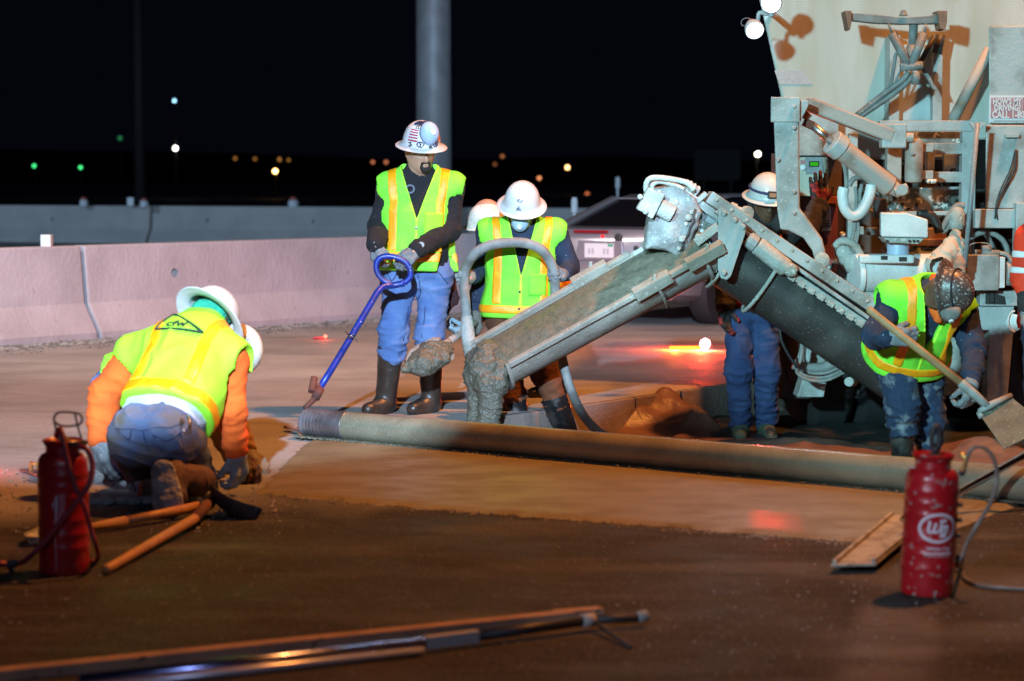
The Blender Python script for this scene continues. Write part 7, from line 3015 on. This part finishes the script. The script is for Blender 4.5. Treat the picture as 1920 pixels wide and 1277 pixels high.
P2.decal('triangle_badge', 'inkblue', [[(-1, -0.7), (0, 0.8), (1, -0.7), (-1, -0.7)], [(-0.4, -0.35), (0, 0.15), (0.4, -0.35), (-0.2, -0.3)]], 6, 10, 7.5, 0.003, 1.2)
vp = P2.vest_o
for zz in (0.20, 0.0, -0.085):
    p, n = P2.surf(0.006, zz * P2.T, 0.044, 1, flare=0.03)
    bb = B()
    bb.lathe([(0.008, 0), (0.007, 0.006), (0.001, 0.008)], p, n, 10)
    bb.go('snap', 'dark', vp, origin=tuple(WORLD_LOC[vp.name]))
V, Fc = [], []
for j in range(9):
    for i in range(9):
        p, n = P2.surf(-0.05 - 0.11 * i / 8, P2.T * (0.42 - 0.26 * j / 8), 0.043, 1, flare=0.03)
        V.append(tuple(p))
for j in range(8):
    for i in range(8):
        a = j * 9 + i
        Fc.append((a, a + 1, a + 10, a + 9))
o = mk('pocket', V, Fc, 'green', vp, True, origin=tuple(WORLD_LOC[vp.name]))
sd = o.modifiers.new('thick', 'SOLIDIFY')
sd.thickness = 0.004
# vibrator hose
vb = thing('concrete_vibrator', 'thick grey vibrator hose bent in a loop between the hose worker two hands', 'vibrator', W(880, 640, 12.95))
hs = [(875, 596, 13.0), (872, 560, 13.04), (870, 528, 13.07), (874, 502, 13.06), (889, 477, 12.98), (915, 461, 12.95), (952, 455, 12.94), (985, 456, 12.94), (1012, 466, 12.96), (1030, 487, 13.02), (1039, 512, 13.05), (1041, 540, 13.08),
      (1042, 580, 13.1), (1046, 625, 13.05), (1056, 680, 13.0), (1070, 730, 12.95), (1092, 776, 12.8), (1118, 806, 12.7), (1140, 820, 12.65)]
b = B()
sp_ = spline([W(*q) for q in hs], 6)
n = len(sp_)
b.tube(sp_, [0.031 if i < n * 0.6 else 0.031 - 0.005 * (i - n * 0.6) / (n * 0.4) for i in range(n)], 14)
b.go('hose', 'hose_grey', vb, 0, True)
b = B()
b.tube([W(875, 592, 13.0), W(876, 604, 13.0), W(876, 612, 13.0), W(879, 640, 12.98), W(882, 668, 12.96)], [0.032, 0.040, 0.042, 0.043, 0.038], 16)
b.go('vibrator_head', 'dirty', vb, 0, True)

# --- stooping worker behind
P3 = Person('stooping worker behind the hose worker, only dusty white hard hat and gloves showing', Jd(
    14.0, pel=(1046, 560, 14.1), neck=(940, 446, 13.72), head=(914, 408, 13.6), shR=(936, 468, 13.58), shL=(948, 456, 13.9), elR=(905, 545, 13.45), elL=(912, 540, 13.75),
    wrR=(890, 588, 13.3), wrL=(880, 612, 13.35), haR=(893, 606, 13.25), haL=(862, 622, 13.2),
    hipR=(1048, 575, 14.02), hipL=(1048, 575, 14.28), knR=(1010, 650, 13.95), knL=(1030, 655, 14.3), anR=(1030, 728, 14.0), anL=(1052, 728, 14.3), toR=(1000, 738, 13.95), toL=(1020, 738, 14.25)),
    head_fwd=(-1, -0.35, -0.65), head_up=(-0.35, -0.1, 0.9), base=Vector((0.25, 14.1, 0)), sc=0.98)
P3.body('skin', 0.012)
P3.trousers('navy', cut=0.8, amp=0.010)
P3.shirt('navy', 'shirt', loose=1.05, sl=(0.8, 0.8))
P3.vest(mat('amber_vest', (0.85, 0.42, 0.02), 0.8), hem=-0.12, grow=0.036, flare=0.02, band=(-0.03, 0.03), vert=(0.11, 0.16), seams=False, h=0.011)
for q in 'RL':
    P3.boot(q, 'boot', top=0.35, r=0.07, name='work_boot')
P3.glove('R', mat('drab_glove', (0.13, 0.13, 0.11), 0.9, bump=0.3), (-0.5, -0.6, -0.3), (-1, 0, 0.4), curl=(0.5, 0.7, 0.5), dir_=(0.1, -0.1, -1), k=1.1)
P3.glove('L', 'glove_blue', (-0.2, 0.3, 1.0), (0.3, -1, 0.2), curl=(0.9, 1.1, 0.8), dir_=(-0.9, -0.3, -0.35), k=1.1)
P3.hat('hat_dusty', c=W(913, 418, 13.6), up=(-0.10, -0.22, 1.0), fwd=(-1, -0.3, -0.3), k=1.02, brim=0.55)
P3.decal('triangle_badge', 'panelgrey', [[(-1, -0.7), (0, 0.8), (1, -0.7), (-1, -0.7)]], 8, 16, 8, 0.003, 1.6)
shv = thing('shovel', 'shovel heaped with wet concrete held out by the stooping worker', 'shovel', W(800, 680, 12.7))
b = B()
b.tube([W(905, 598, 13.35), W(868, 622, 13.1), W(840, 641, 12.92)], 0.021, 12)
b.go('handle', 'rusty', shv, 0, True)
b = B()
b.tube([W(842, 640, 12.93), W(822, 650, 12.85)], [0.022, 0.018], 12)
b.go('socket', 'dirty', shv, 0, True)
b = B()
shovel_blade(b, W(838, 657, 12.72), W(752, 692, 12.55) - W(838, 657, 12.72), (0.15, -0.62, 0.75), 0.30, 0.21, 0.03)
b.go('blade', 'hose_grey', shv, 0, True)
F = Field([W(752, 690, 12.5), W(846, 650, 12.8)], 0.16, 0.009)
F.cone(W(812, 668, 12.66), W(790, 680, 12.60), 0.075, 0.070, 0.06)
F.cone(W(806, 660, 12.68), W(834, 656, 12.68), 0.06, 0.045, 0.06)
F.cone(W(790, 680, 12.60), W(756, 692, 12.52), 0.062, 0.018, 0.06)
F.cone(W(798, 684, 12.55), W(832, 672, 12.6), 0.05, 0.045, 0.05)
V, Q = F.mesh()
V = wrinkle(V, Q, 0.013, 18, None, 7)
V = wrinkle(V, Q, 0.006, 45, None, 3)
o = mk('scooped_concrete', V, Q, 'wet_shaded', None, True, origin=tuple(W(805, 680, 12.6)))
o['kind'] = 'stuff'
o['label'] = 'lump of wet concrete heaped on the held-out shovel'

# --- man at the control box
Y = 13.6
P4 = Person('man in ribbed white hard hat with headlamp, gloved hand reaching to the control box', Jd(
    Y, pel=(1412, 568, 13.62), neck=(1432, 412, 13.64), head=(1437, 378, 13.58), shR=(1388, 430, 13.6), shL=(1482, 428, 13.6), elR=(1360, 510, 13.6), elL=(1512, 434, 13.74),
    wrR=(1360, 572, 13.5), wrL=(1536, 388, 13.95), haR=(1358, 598, 13.45), haL=(1540, 356, 13.97),
    hipR=(1386, 590), hipL=(1436, 590), knR=(1384, 694, 13.5), knL=(1437, 696, 13.56), anR=(1389, 800, 13.6), anL=(1436, 800, 13.7), toR=(1388, 818, 13.42), toL=(1446, 816, 13.46)),
    head_fwd=(0.12, -1, -0.35), head_up=(0.05, -0.3, 1), base=G(1410, 828, PIT_Z), sc=1.02)
P4.body('skin_dark', 0.011)
P4.trousers('denim_dark', cut=0.93, loose=0.86, amp=0.011, knee=1.06)
P4.shirt('charcoal', 'hooded_jacket', loose=1.18, amp=0.010, low=-0.12, grow=0.02)
F = Field([P4.J['neck'], P4.J['head']], 0.2, 0.011)
F.cone(P4.J['neck'] - P4.hf * 0.02, P4.J['head'] - P4.hu * 0.05 - P4.hf * 0.05, 0.105, 0.10, 0.04)
F.cone(P4.J['head'] - P4.hf * 0.05, P4.J['head'] + P4.hu * 0.03 - P4.hf * 0.05, 0.10, 0.10, 0.04)
F.cone(P4.J['head'] + P4.hf * 0.02 - P4.hu * 0.01, P4.J['head'] + P4.hf * 0.2 - P4.hu * 0.02, 0.08, 0.09, 0.02, 's')
V, Q = F.mesh()
mk('hood', wrinkle(V, Q, 0.006, 12), Q, 'charcoal', P4.e, True)
for q in 'RL':
    P4.boot(q, 'shoe_green', top=0.16, r=0.055, name='shoe')
P4.glove('R', 'glove_red', (0.3, -0.4, 0), (0.6, -0.6, 0), curl=(0.35, 0.5, 0.4), dir_=(-0.1, -0.1, -1), k=1.1)
P4.glove('L', 'glove_red', (0.1, 1, 0.1), (1, 0, 0.2), curl=(0.05, 0.1, 0.1), dir_=(-0.05, 0, 1), k=1.2, spread=0.023, thumb=0.1)
P4.hat('hat_white', k=1.1, ribs=5)
b = B()
ring = [P4.on_hat(az, 16, 0.004)[0] for az in range(-180, 181, 12)]
b.tube(ring, 0.0085, 8, cap=False, flat=None)
b.go('headlamp_strap', mat('navy_strap', (0.02, 0.035, 0.12), 0.7), P4.hat_o, 0, True, origin=tuple(WORLD_LOC[P4.e.name]))
b = B()
p, n = P4.on_hat(2, 14, 0.012)
Rl = Matrix((P4.hr, n, U(P4.hr.cross(n)))).transposed()
b.box(p, (0.030, 0.016, 0.022), Rl)
b.go('headlamp', 'dark', P4.hat_o, 0.006, origin=tuple(WORLD_LOC[P4.e.name]))
b = B()
b.box(p + n * 0.017 - U(P4.hr.cross(n)) * 0.003, (0.022, 0.003, 0.013), Rl)
b.go('headlamp_lens', mat('orange_lens', (0.45, 0.22, 0.14), 0.2), P4.hat_o, 0.003, origin=tuple(WORLD_LOC[P4.e.name]))
b = B()
b.slab([P4.surf(-0.10, P4.T * 0.9, 0.04)[0], P4.surf(-0.15, P4.T * 0.9, 0.04)[0], P4.surf(-0.145, P4.T * 0.45, 0.05)[0], P4.surf(-0.125, P4.T * 0.45, 0.05)[0]], Vector((0, 0.008, 0)))
b.go('orange_strap', 'orangewrap', P4.e, 0.002)
b = B()
F = Field([P4.J['hipR'], P4.J['hipL']], 0.2, 0.011)
P4.put_torso(F, 0.028, 0.0)
F.half(P4.J['pel'] + Vector((0, 0, 0.0)), P4.z)
F.half(P4.J['pel'] - Vector((0, 0, 0.045)), -P4.z)
V, Q = F.mesh()
mk('red_hem', V, Q, mat('red_shirt', (0.22, 0.012, 0.025), 0.9), P4.e, True)

# --- man bending with the shovel
P5 = Person('man bent over in a dark speckled hard hat, pushing a square shovel', Jd(
    11.9, pel=(1698, 668, 12.02), neck=(1748, 548, 11.72), head=(1772, 545, 11.58), shR=(1676, 560, 11.72), shL=(1806, 588, 11.86), elR=(1640, 628, 11.62), elL=(1826, 660, 11.75),
    wrR=(1668, 634, 11.46), wrL=(1822, 716, 11.55), haR=(1690, 630, 11.42), haL=(1818, 742, 11.5),
    hipR=(1676, 686, 11.98), hipL=(1732, 690, 12.08), knR=(1694, 764, 11.88), knL=(1738, 790, 12.08), anR=(1690, 886, 11.95), anL=(1744, 896, 12.1), toR=(1678, 912, 11.75), toL=(1758, 915, 11.9)),
    head_fwd=(0.45, -0.55, -0.85), head_up=(0.82, -0.55, 0.12), base=Vector((2.2, 12.0, PIT_Z)), sc=0.98)
P5.body('skin_dark', 0.0105)
P5.trousers('navy_dirty', cut=0.28, loose=1.10, amp=0.012)
P5.shirt('navy', 'jacket', loose=1.06, amp=0.011, sl=(0.92, 0.85))
P5.vest('green', hem=-0.05, vdeep=0.62, vwide=0.24, grow=0.050, flare=0.03, band=(0.02, 0.08), vert=(0.095, 0.150), armr=0.086, armrL=0.15, wing=0.015)
for q in 'RL':
    P5.boot(q, 'boot', top=0.80, r=0.066, name='rubber_boot')
P5.glove('R', 'glove', (0.35, 0.9, 0.1), (0.4, -0.2, 0.9), curl=(0.7, 1.0, 0.8), dir_=(1, -0.25, 0.08), k=1.15)
P5.glove('L', 'glove', (-0.5, 0.6, -0.2), (-0.6, -0.3, 0.3), curl=(0.8, 1.0, 0.8), dir_=(-0.15, -0.2, -1), k=1.15)
# collar, hood and mask
F = Field([W(1745, 545, 11.7), W(1765, 560, 11.6)], 0.17, 0.009)
F.cone(W(1746, 560, 11.74), W(1757, 530, 11.70), 0.058, 0.052, 0.03)
F.cone(W(1750, 572, 11.68), W(1760, 598, 11.62), 0.036, 0.025, 0.03)
V, Q = F.mesh()
mk('orange_hood', wrinkle(V, Q, 0.006, 16), Q, 'orange', P5.e, True)
hat = P5.hat('hat_brown', c=W(1779, 546, 11.56), up=(0.86, -0.56, 0.02), fwd=(0.30, 0.30, -0.92), k=1.06, brim=1.05)
b = B()
ring = [P5.on_hat(az, 20, 0.003)[0] for az in range(-180, 181, 12)]
b.tube(ring, 0.0055, 8, cap=False)
b.go('hat_strap', 'strapblack', hat, 0, True, origin=tuple(WORLD_LOC[P5.e.name]))
P5.patch('pale_tab', 'hose_grey', -72, -60, 22, 30, 0.010)
P5.patch('yellow_tab', mat('yellow_tab', (0.6, 0.42, 0.05), 0.5), -10, 10, 6, 14, 0.010)
respirator(P5, P5.e, W(1783, 588, 11.46), (0.1, -0.45, -0.85), (0.9, -0.3, 0), 0.9, mat('soiled_respirator', (0.15, 0.145, 0.14), 0.85, col2=(0.22, 0.21, 0.20), scale=20))
# shovel
sv = thing('shovel', 'square-bladed shovel with a long wooden handle held by the bent-over man', 'shovel', W(1880, 790, 11.3))
a, c = W(1630, 581, 11.44), W(1812, 726, 11.38)
b = B()
b.tube([a - U(c - a) * 0.012, a, a.lerp(c, 0.5), c], [0.014, 0.021, 0.0225, 0.0225], 14)
b.go('handle', mat('worn_shovel_wood', (0.36, 0.22, 0.10), 0.6, col2=(0.26, 0.16, 0.075), scale=9, bump=0.1), sv, 0, True)
b = B()
e = W(1852, 762, 11.35)
b.tube([c - U(c - a) * 0.04, c + U(e - c) * 0.05, e], [0.026, 0.026, 0.022], 12)
b.go('socket', 'hose_grey', sv, 0, True)
b = B()
pts = [W(1835, 774, 11.36), W(1896, 744, 11.42), W(1965, 800, 11.2), W(1882, 842, 11.1)]
nrm = U((pts[1] - pts[0]).cross(pts[3] - pts[0]))
if nrm.y > 0:
    nrm = -nrm
b.slab(pts, -nrm * 0.006)
bl = b.go('blade', mat('mud_blade', (0.105, 0.10, 0.075), 0.8, col2=(0.075, 0.072, 0.055), scale=9, bump=0.3, bscale=70, spk=(0.17, 0.16, 0.13), spk_scale=60, spk_cut=0.64), sv, 0.002)
b = B()
b.tube([pts[0] + nrm * 0.008, e + nrm * 0.0, pts[1] + nrm * 0.008], [0.014, 0.022, 0.016], 8)
b.tube([pts[0], pts[0].lerp(pts[3], 0.12)], 0.016, 8)
b.go('blade_collar', 'hose_grey', sv, 0, True)

# --- figure in the orange-red jacket at the frame edge
P8 = Person('figure in a red-orange jacket with white bands, cut off by the right frame edge', Jd(
    12.4, pel=(1975, 600, 12.45), neck=(1979, 420, 12.45), head=(1979, 375, 12.4), shR=(1935, 450), shL=(2023, 450), elR=(1921, 520, 12.4), elL=(2037, 530),
    wrR=(1925, 585, 12.3), wrL=(2033, 600, 12.2), haR=(1925, 615, 12.25), haL=(2033, 630, 12.2),
    hipR=(1949, 615), hipL=(2001, 615), knR=(1949, 730, 12.4), knL=(2003, 730, 12.4), anR=(1947, 850, 12.45), anL=(2005, 850, 12.45), toR=(1939, 880, 12.25), toL=(2013, 880, 12.25)),
    head_fwd=(-0.6, -1, -0.3), base=Vector((3.1, 12.45, PIT_Z)), sc=1.0)
P8.body('skin', 0.013)
P8.trousers('navy', cut=0.85)
jk = P8.shirt('redorange', 'jacket', loose=1.2, amp=0.010, low=-0.1, sl=(0.4, 0.4), grow=0.03)
WORLD_LOC[jk.name] = WORLD_LOC[P8.e.name]
cf = P8.shirt('charcoal', 'undershirt', loose=1.0, low=0.1, sl=(0.95, 0.95))
for t0, t1 in ((0.30, 0.48), (0.72, 0.90)):
    F = Field([P8.J['shR'], P8.J['elR']], 0.16, 0.009)
    F.cone(P8.J['shR'], P8.J['elR'], 0.078 * 1.2 + 0.010, 0.064 * 1.2 + 0.011, 0)
    d = U(P8.J['elR'] - P8.J['shR'])
    tilt = U(d + Vector((0.15, 0, 0.35)))
    F.half(P8.J['shR'].lerp(P8.J['elR'], t1), tilt)
    F.half(P8.J['shR'].lerp(P8.J['elR'], t0), -tilt)
    V, Q = F.mesh()
    mk('reflective_band', V, Q, mat('silver_band', (0.75, 0.75, 0.78), 0.35), jk, True, origin=tuple(WORLD_LOC[P8.e.name]))
P8.glove('R', 'glove', (0.3, -0.4, 0), (0.6, -0.6, 0), curl=(0.35, 0.5, 0.4))
P8.glove('L', 'glove', (-0.3, -0.4, 0), (-0.6, -0.6, 0), curl=(0.35, 0.5, 0.4))
for q in 'RL':
    P8.boot(q, 'boot', top=0.5, name='rubber_boot')
P8.hat('hat_white', k=1.05)

# --- kneeling man, back to us
Y = 9.3
P6 = Person('man kneeling, back to us, in orange sweatshirt and vest with a black triangle', Jd(
    Y, pel=(296, 812, 9.22), neck=(378, 622, 9.62), head=(398, 596, 9.74), shL=(258, 668, 9.62), shR=(428, 672, 9.50), elL=(196, 738, 9.62), elR=(430, 768, 9.50),
    wrL=(184, 824, 9.58), wrR=(444, 850, 9.56), haL=(190, 862, 9.56), haR=(450, 884, 9.58),
    hipL=(256, 832, 9.26), hipR=(338, 832, 9.26), knL=(262, 868, 9.78), knR=(374, 912, 9.62), anL=(284, 912, 9.42), anR=(318, 925, 9.16), toL=(282, 930, 9.55), toR=(316, 962, 9.10)),
    head_fwd=(0.30, 0.86, -0.42), head_up=(-0.10, 0.55, 0.84), base=G(310, 955), sc=0.94)
P6.body('skin_dark', 0.010)
J = P6.J
F = Field([J['pel'], J['hipL'], J['hipR'], J['knL'], J['knR'], J['anR'], J['anL']], 0.2, 0.010)
P6.put_torso(F, 0.012, 0.0)
F.half(J['pel'] + P6.z * 0.10, P6.z)
F.cone(J['hipR'] + P6.z * 0.0, J['knR'], 0.112, 0.082, 0.05)
F.cone(J['hipL'], J['knL'], 0.110, 0.085, 0.05)
F.cone(J['knR'], J['knR'].lerp(J['anR'], 0.75), 0.085, 0.08, 0.04)
F.cone(J['knL'], J['knL'].lerp(J['anL'], 0.9), 0.085, 0.065, 0.04)
F.ell(J['pel'] - P6.f * 0.03 - P6.z * 0.05 + P6.x * 0.07, (0.115, 0.115, 0.125), None, 0.06)
F.ell(J['pel'] - P6.f * 0.03 - P6.z * 0.05 - P6.x * 0.07, (0.115, 0.115, 0.125), None, 0.06)
V, Q = F.mesh()
V = relax(V, Q, 1)
V = wrinkle(V, Q, 0.009, 9, (0.5, 0, 1), 2)
tr_ = mk('jeans', V, Q, 'denim_worn', P6.e, True)
WORLD_LOC[tr_.name] = WORLD_LOC[P6.e.name]


seam(V, Q, tr_, [(216, 797), (240, 800), (262, 802), (290, 800), (320, 795), (350, 786)], 'waistband', 'denim_worn', 0.006)
seam(V, Q, tr_, [(284, 816), (310, 822), (340, 812), (346, 806)], 'pocket_seam', 'denim_dark', 0.0025)
seam(V, Q, tr_, [(284, 816), (300, 850), (340, 860), (350, 850), (346, 806)], 'pocket_seam', 'denim_dark', 0.0025)
seam(V, Q, tr_, [(214, 808), (235, 824), (238, 806)], 'pocket_seam', 'denim_dark', 0.0025)
seam(V, Q, tr_, [(262, 802), (264, 826), (272, 850)], 'centre_seam', 'denim_dark', 0.0025)
b = B()
ck = [on_mesh(V, Q, Vector((0, 0, CAM_H)), W(x, y, 10) - Vector((0, 0, CAM_H))) for x, y in ((345, 785), (352, 790))]
b.tube(spline([W(342, 782, 9.05), W(338, 796, 9.03), W(345, 808, 9.02), W(354, 804, 9.03), W(355, 790, 9.05), W(352, 780, 9.08)], 4), 0.0045, 6)
b.go('key_ring', 'steel', P6.e, 0, True)
# sweatshirt and undershirt
P6.shirt('orange', 'sweatshirt', loose=1.08, amp=0.010, low=0.20, sl=(0.93, 0.93), grow=0.0)
F = Field([J['pel'], J['pel'] + P6.z * 0.25], 0.26, 0.010)
P6.put_torso(F, 0.022, 0.0)
F.half(J['pel'] + P6.z * 0.24, P6.z)
F.half(J['pel'] + P6.z * 0.045, -P6.z)
V, Q = F.mesh()
mk('undershirt', wrinkle(relax(V, Q, 1), Q, 0.010, 9, None, 5), Q, 'lilac', P6.e, True)
P6.vest('yellow', hem=0.17, vdeep=0.5, vwide=0.2, grow=0.048, flare=0.012, band=(0.115, 0.175), vert=(0.098, 0.150), armr=0.098, amp=0.012, wing=0.02, seams=False)
vp = P6.vest_o
# black triangle with letters on the back
T = P6.T
ox = 0.02


def back(x, z, off=0.055):
    p, n = P6.surf(x, z, off, -1, flare=0.02)
    return p


tri = [(0.105, T * 0.77), (-0.135, T * 0.79), (-0.095, T * 0.98), (0.105, T * 0.77)]
b = B()
for i in range(3):
    (x0, z0), (x1, z1) = tri[i], tri[i + 1]
    b.tube([back(x0 + (x1 - x0) * k / 8, z0 + (z1 - z0) * k / 8) for k in range(9)], 0.0065, 6)
b.go('triangle_print', 'ink', vp, 0, False, origin=tuple(WORLD_LOC[vp.name]))
v, f = text_mesh('cfw', 0.085, 0.0, 0.003, 0.1)
P = [tuple(back(-0.035 + q.x * 0.85, T * 0.832 + q.y * 0.62, 0.060)) for q in v]
mk('letters_print', P, f, 'ink', vp, False, origin=tuple(WORLD_LOC[vp.name]))
# boots
bt = P6.boot('R', 'leather', top=0.30, r=0.068, name='work_boot')
WORLD_LOC[bt.name] = WORLD_LOC[P6.e.name]
# sole facing the camera
F = Field([W(312, 915, 9.05)], 0.24, 0.007)
s0, s1 = W(306, 886, 8.98), W(314, 940, 8.94)
F.cone(s0, s1, 0.055, 0.062, 0, 'u', ((0, 1, 0), 3.0))
F.cone(s0.lerp(s1, 0.55) + Vector((0.004, 0, 0)), s1, 0.055, 0.064, 0.02, 'u', ((0, 1, 0), 2.6))
V, Q = F.mesh()
mk('boot_sole', wrinkle(V, Q, 0.003, 40), Q, 'sole', bt, True, origin=tuple(WORLD_LOC[P6.e.name]))
F = Field([W(330, 915, 9.1)], 0.26, 0.008)
F.cone(s0 + Vector((0.02, 0.06, -0.005)), s1 + Vector((0.02, 0.05, 0.01)), 0.055, 0.056, 0.03)
F.cone(s0 + Vector((0.04, 0.08, -0.03)), W(376, 902, 9.25), 0.058, 0.07, 0.04)
V, Q = F.mesh()
mk('boot_upper', wrinkle(V, Q, 0.006, 14), Q, 'leather', bt, True, origin=tuple(WORLD_LOC[P6.e.name]))
P6.boot('L', 'leather', top=0.30, r=0.062, name='work_boot')
P6.glove('L', 'glove', (0.4, 0.5, 0), (0.6, 0.4, 0), curl=(0.3, 0.5, 0.4), dir_=(0.12, -0.05, -1), k=1.15)
P6.glove('R', 'glove_blue', (-0.6, 0.5, 0), (-0.8, 0.2, 0.2), curl=(0.6, 0.8, 0.7), dir_=(0.12, 0, -1), k=1.15)
hat = P6.hat('hat_white', c=W(396, 594, 9.70), up=(0.42, 0.72, 0.66), fwd=(0.35, 0.55, -0.75), k=1.10, brim=1.15)
F = Field([J['head']], 0.18, 0.008)
F.ell(J['head'] + P6.hu * 0.01 - P6.hf * 0.02, (0.092, 0.108, 0.07), P6.HR, 0.0)
F.half(J['head'] - P6.hu * 0.045, -P6.hu)
F.half(J['head'] + P6.hf * 0.05, P6.hf)
V, Q = F.mesh()
mk('bandana', wrinkle(V, Q, 0.008, 22), Q, 'teal', P6.e, True)
# sponge float under his right hand
b = B()
p = G(462, 905) + Vector((0, 0, 0.02))
b.beam(p + Vector((-0.06, -0.02, 0)), p + Vector((0.06, 0.03, 0)), 0.10, 0.035)
fl_ = thing('hand_float', 'small brown hand float under the right glove of the kneeling man', 'float', p)
b.go('pad', mat('brown_pad', (0.16, 0.13, 0.07), 0.8, bump=0.3), fl_, 0.012)
b = B()
b.tube([p + Vector((-0.04, -0.01, 0.05)), p + Vector((0.04, 0.02, 0.05))], 0.016, 10)
b.tube([p + Vector((-0.03, -0.01, 0.01)), p + Vector((-0.03, -0.01, 0.05))], 0.01, 8)
b.tube([p + Vector((0.03, 0.015, 0.01)), p + Vector((0.03, 0.015, 0.05))], 0.01, 8)
b.go('handle', 'wood', fl_, 0, True)

# --- second kneeling man beyond him
P7 = Person('kneeling man almost hidden behind the one in orange, white hard hat showing', Jd(
    10.1, pel=(226, 730, 10.25), neck=(405, 668, 10.2), head=(440, 662, 10.18), shL=(372, 662, 10.42), shR=(378, 690, 9.98), elL=(428, 770, 10.4), elR=(410, 790, 10.0),
    wrL=(462, 848, 10.35), wrR=(440, 850, 10.05), haL=(476, 858, 10.32), haR=(458, 862, 10.0),
    hipL=(228, 750, 10.36), hipR=(230, 755, 10.14), knL=(262, 856, 10.38), knR=(258, 862, 10.12), anL=(222, 850, 10.5), anR=(216, 858, 10.32), toL=(204, 832, 10.5), toR=(198, 838, 10.30)),
    head_fwd=(0.95, -0.1, -0.55), head_up=(0.55, -0.05, 0.85), base=G(270, 880), sc=0.98)
P7.body('skin', 0.012)
P7.trousers('denim', cut=0.85, amp=0.01)
P7.shirt(mat('tan_shirt', (0.30, 0.16, 0.07), 0.9, bump=0.2), 'shirt', loose=1.1, sl=(0.92, 0.92))
P7.vest('green', hem=-0.02, grow=0.034, band=(0.03, 0.09), vert=(0.1, 0.15), seams=False, h=0.011)
for q in 'RL':
    P7.boot(q, 'leather', top=0.3, r=0.06, name='work_boot')
P7.glove('L', mat('dusty_brown_glove', (0.20, 0.17, 0.12), 0.9, bump=0.3), (0, 0, -1), (0, -1, 0), curl=(0.4, 0.6, 0.5), k=1.1)
P7.glove('R', 'leather', (0, 0, -1), (0, 1, 0), curl=(0.4, 0.6, 0.5), k=1.1)
P7.hat('hat_dusty', c=W(440, 656, 10.18), up=(0.86, -0.16, 0.12), fwd=(0.2, -0.1, -0.95), k=1.04, brim=0.55)
P7.decal('oval_badge', mat('violet_print', (0.08, 0.03, 0.25), 0.5), [[(math.cos(t), 0.45 * math.sin(t)) for t in [k * math.pi / 8 for k in range(17)]], [(-0.6, 0), (-0.3, 0.2), (-0.1, -0.2), (0.2, 0.15), (0.5, -0.1)]], 108, 40, 12, 0.003, 1.0)
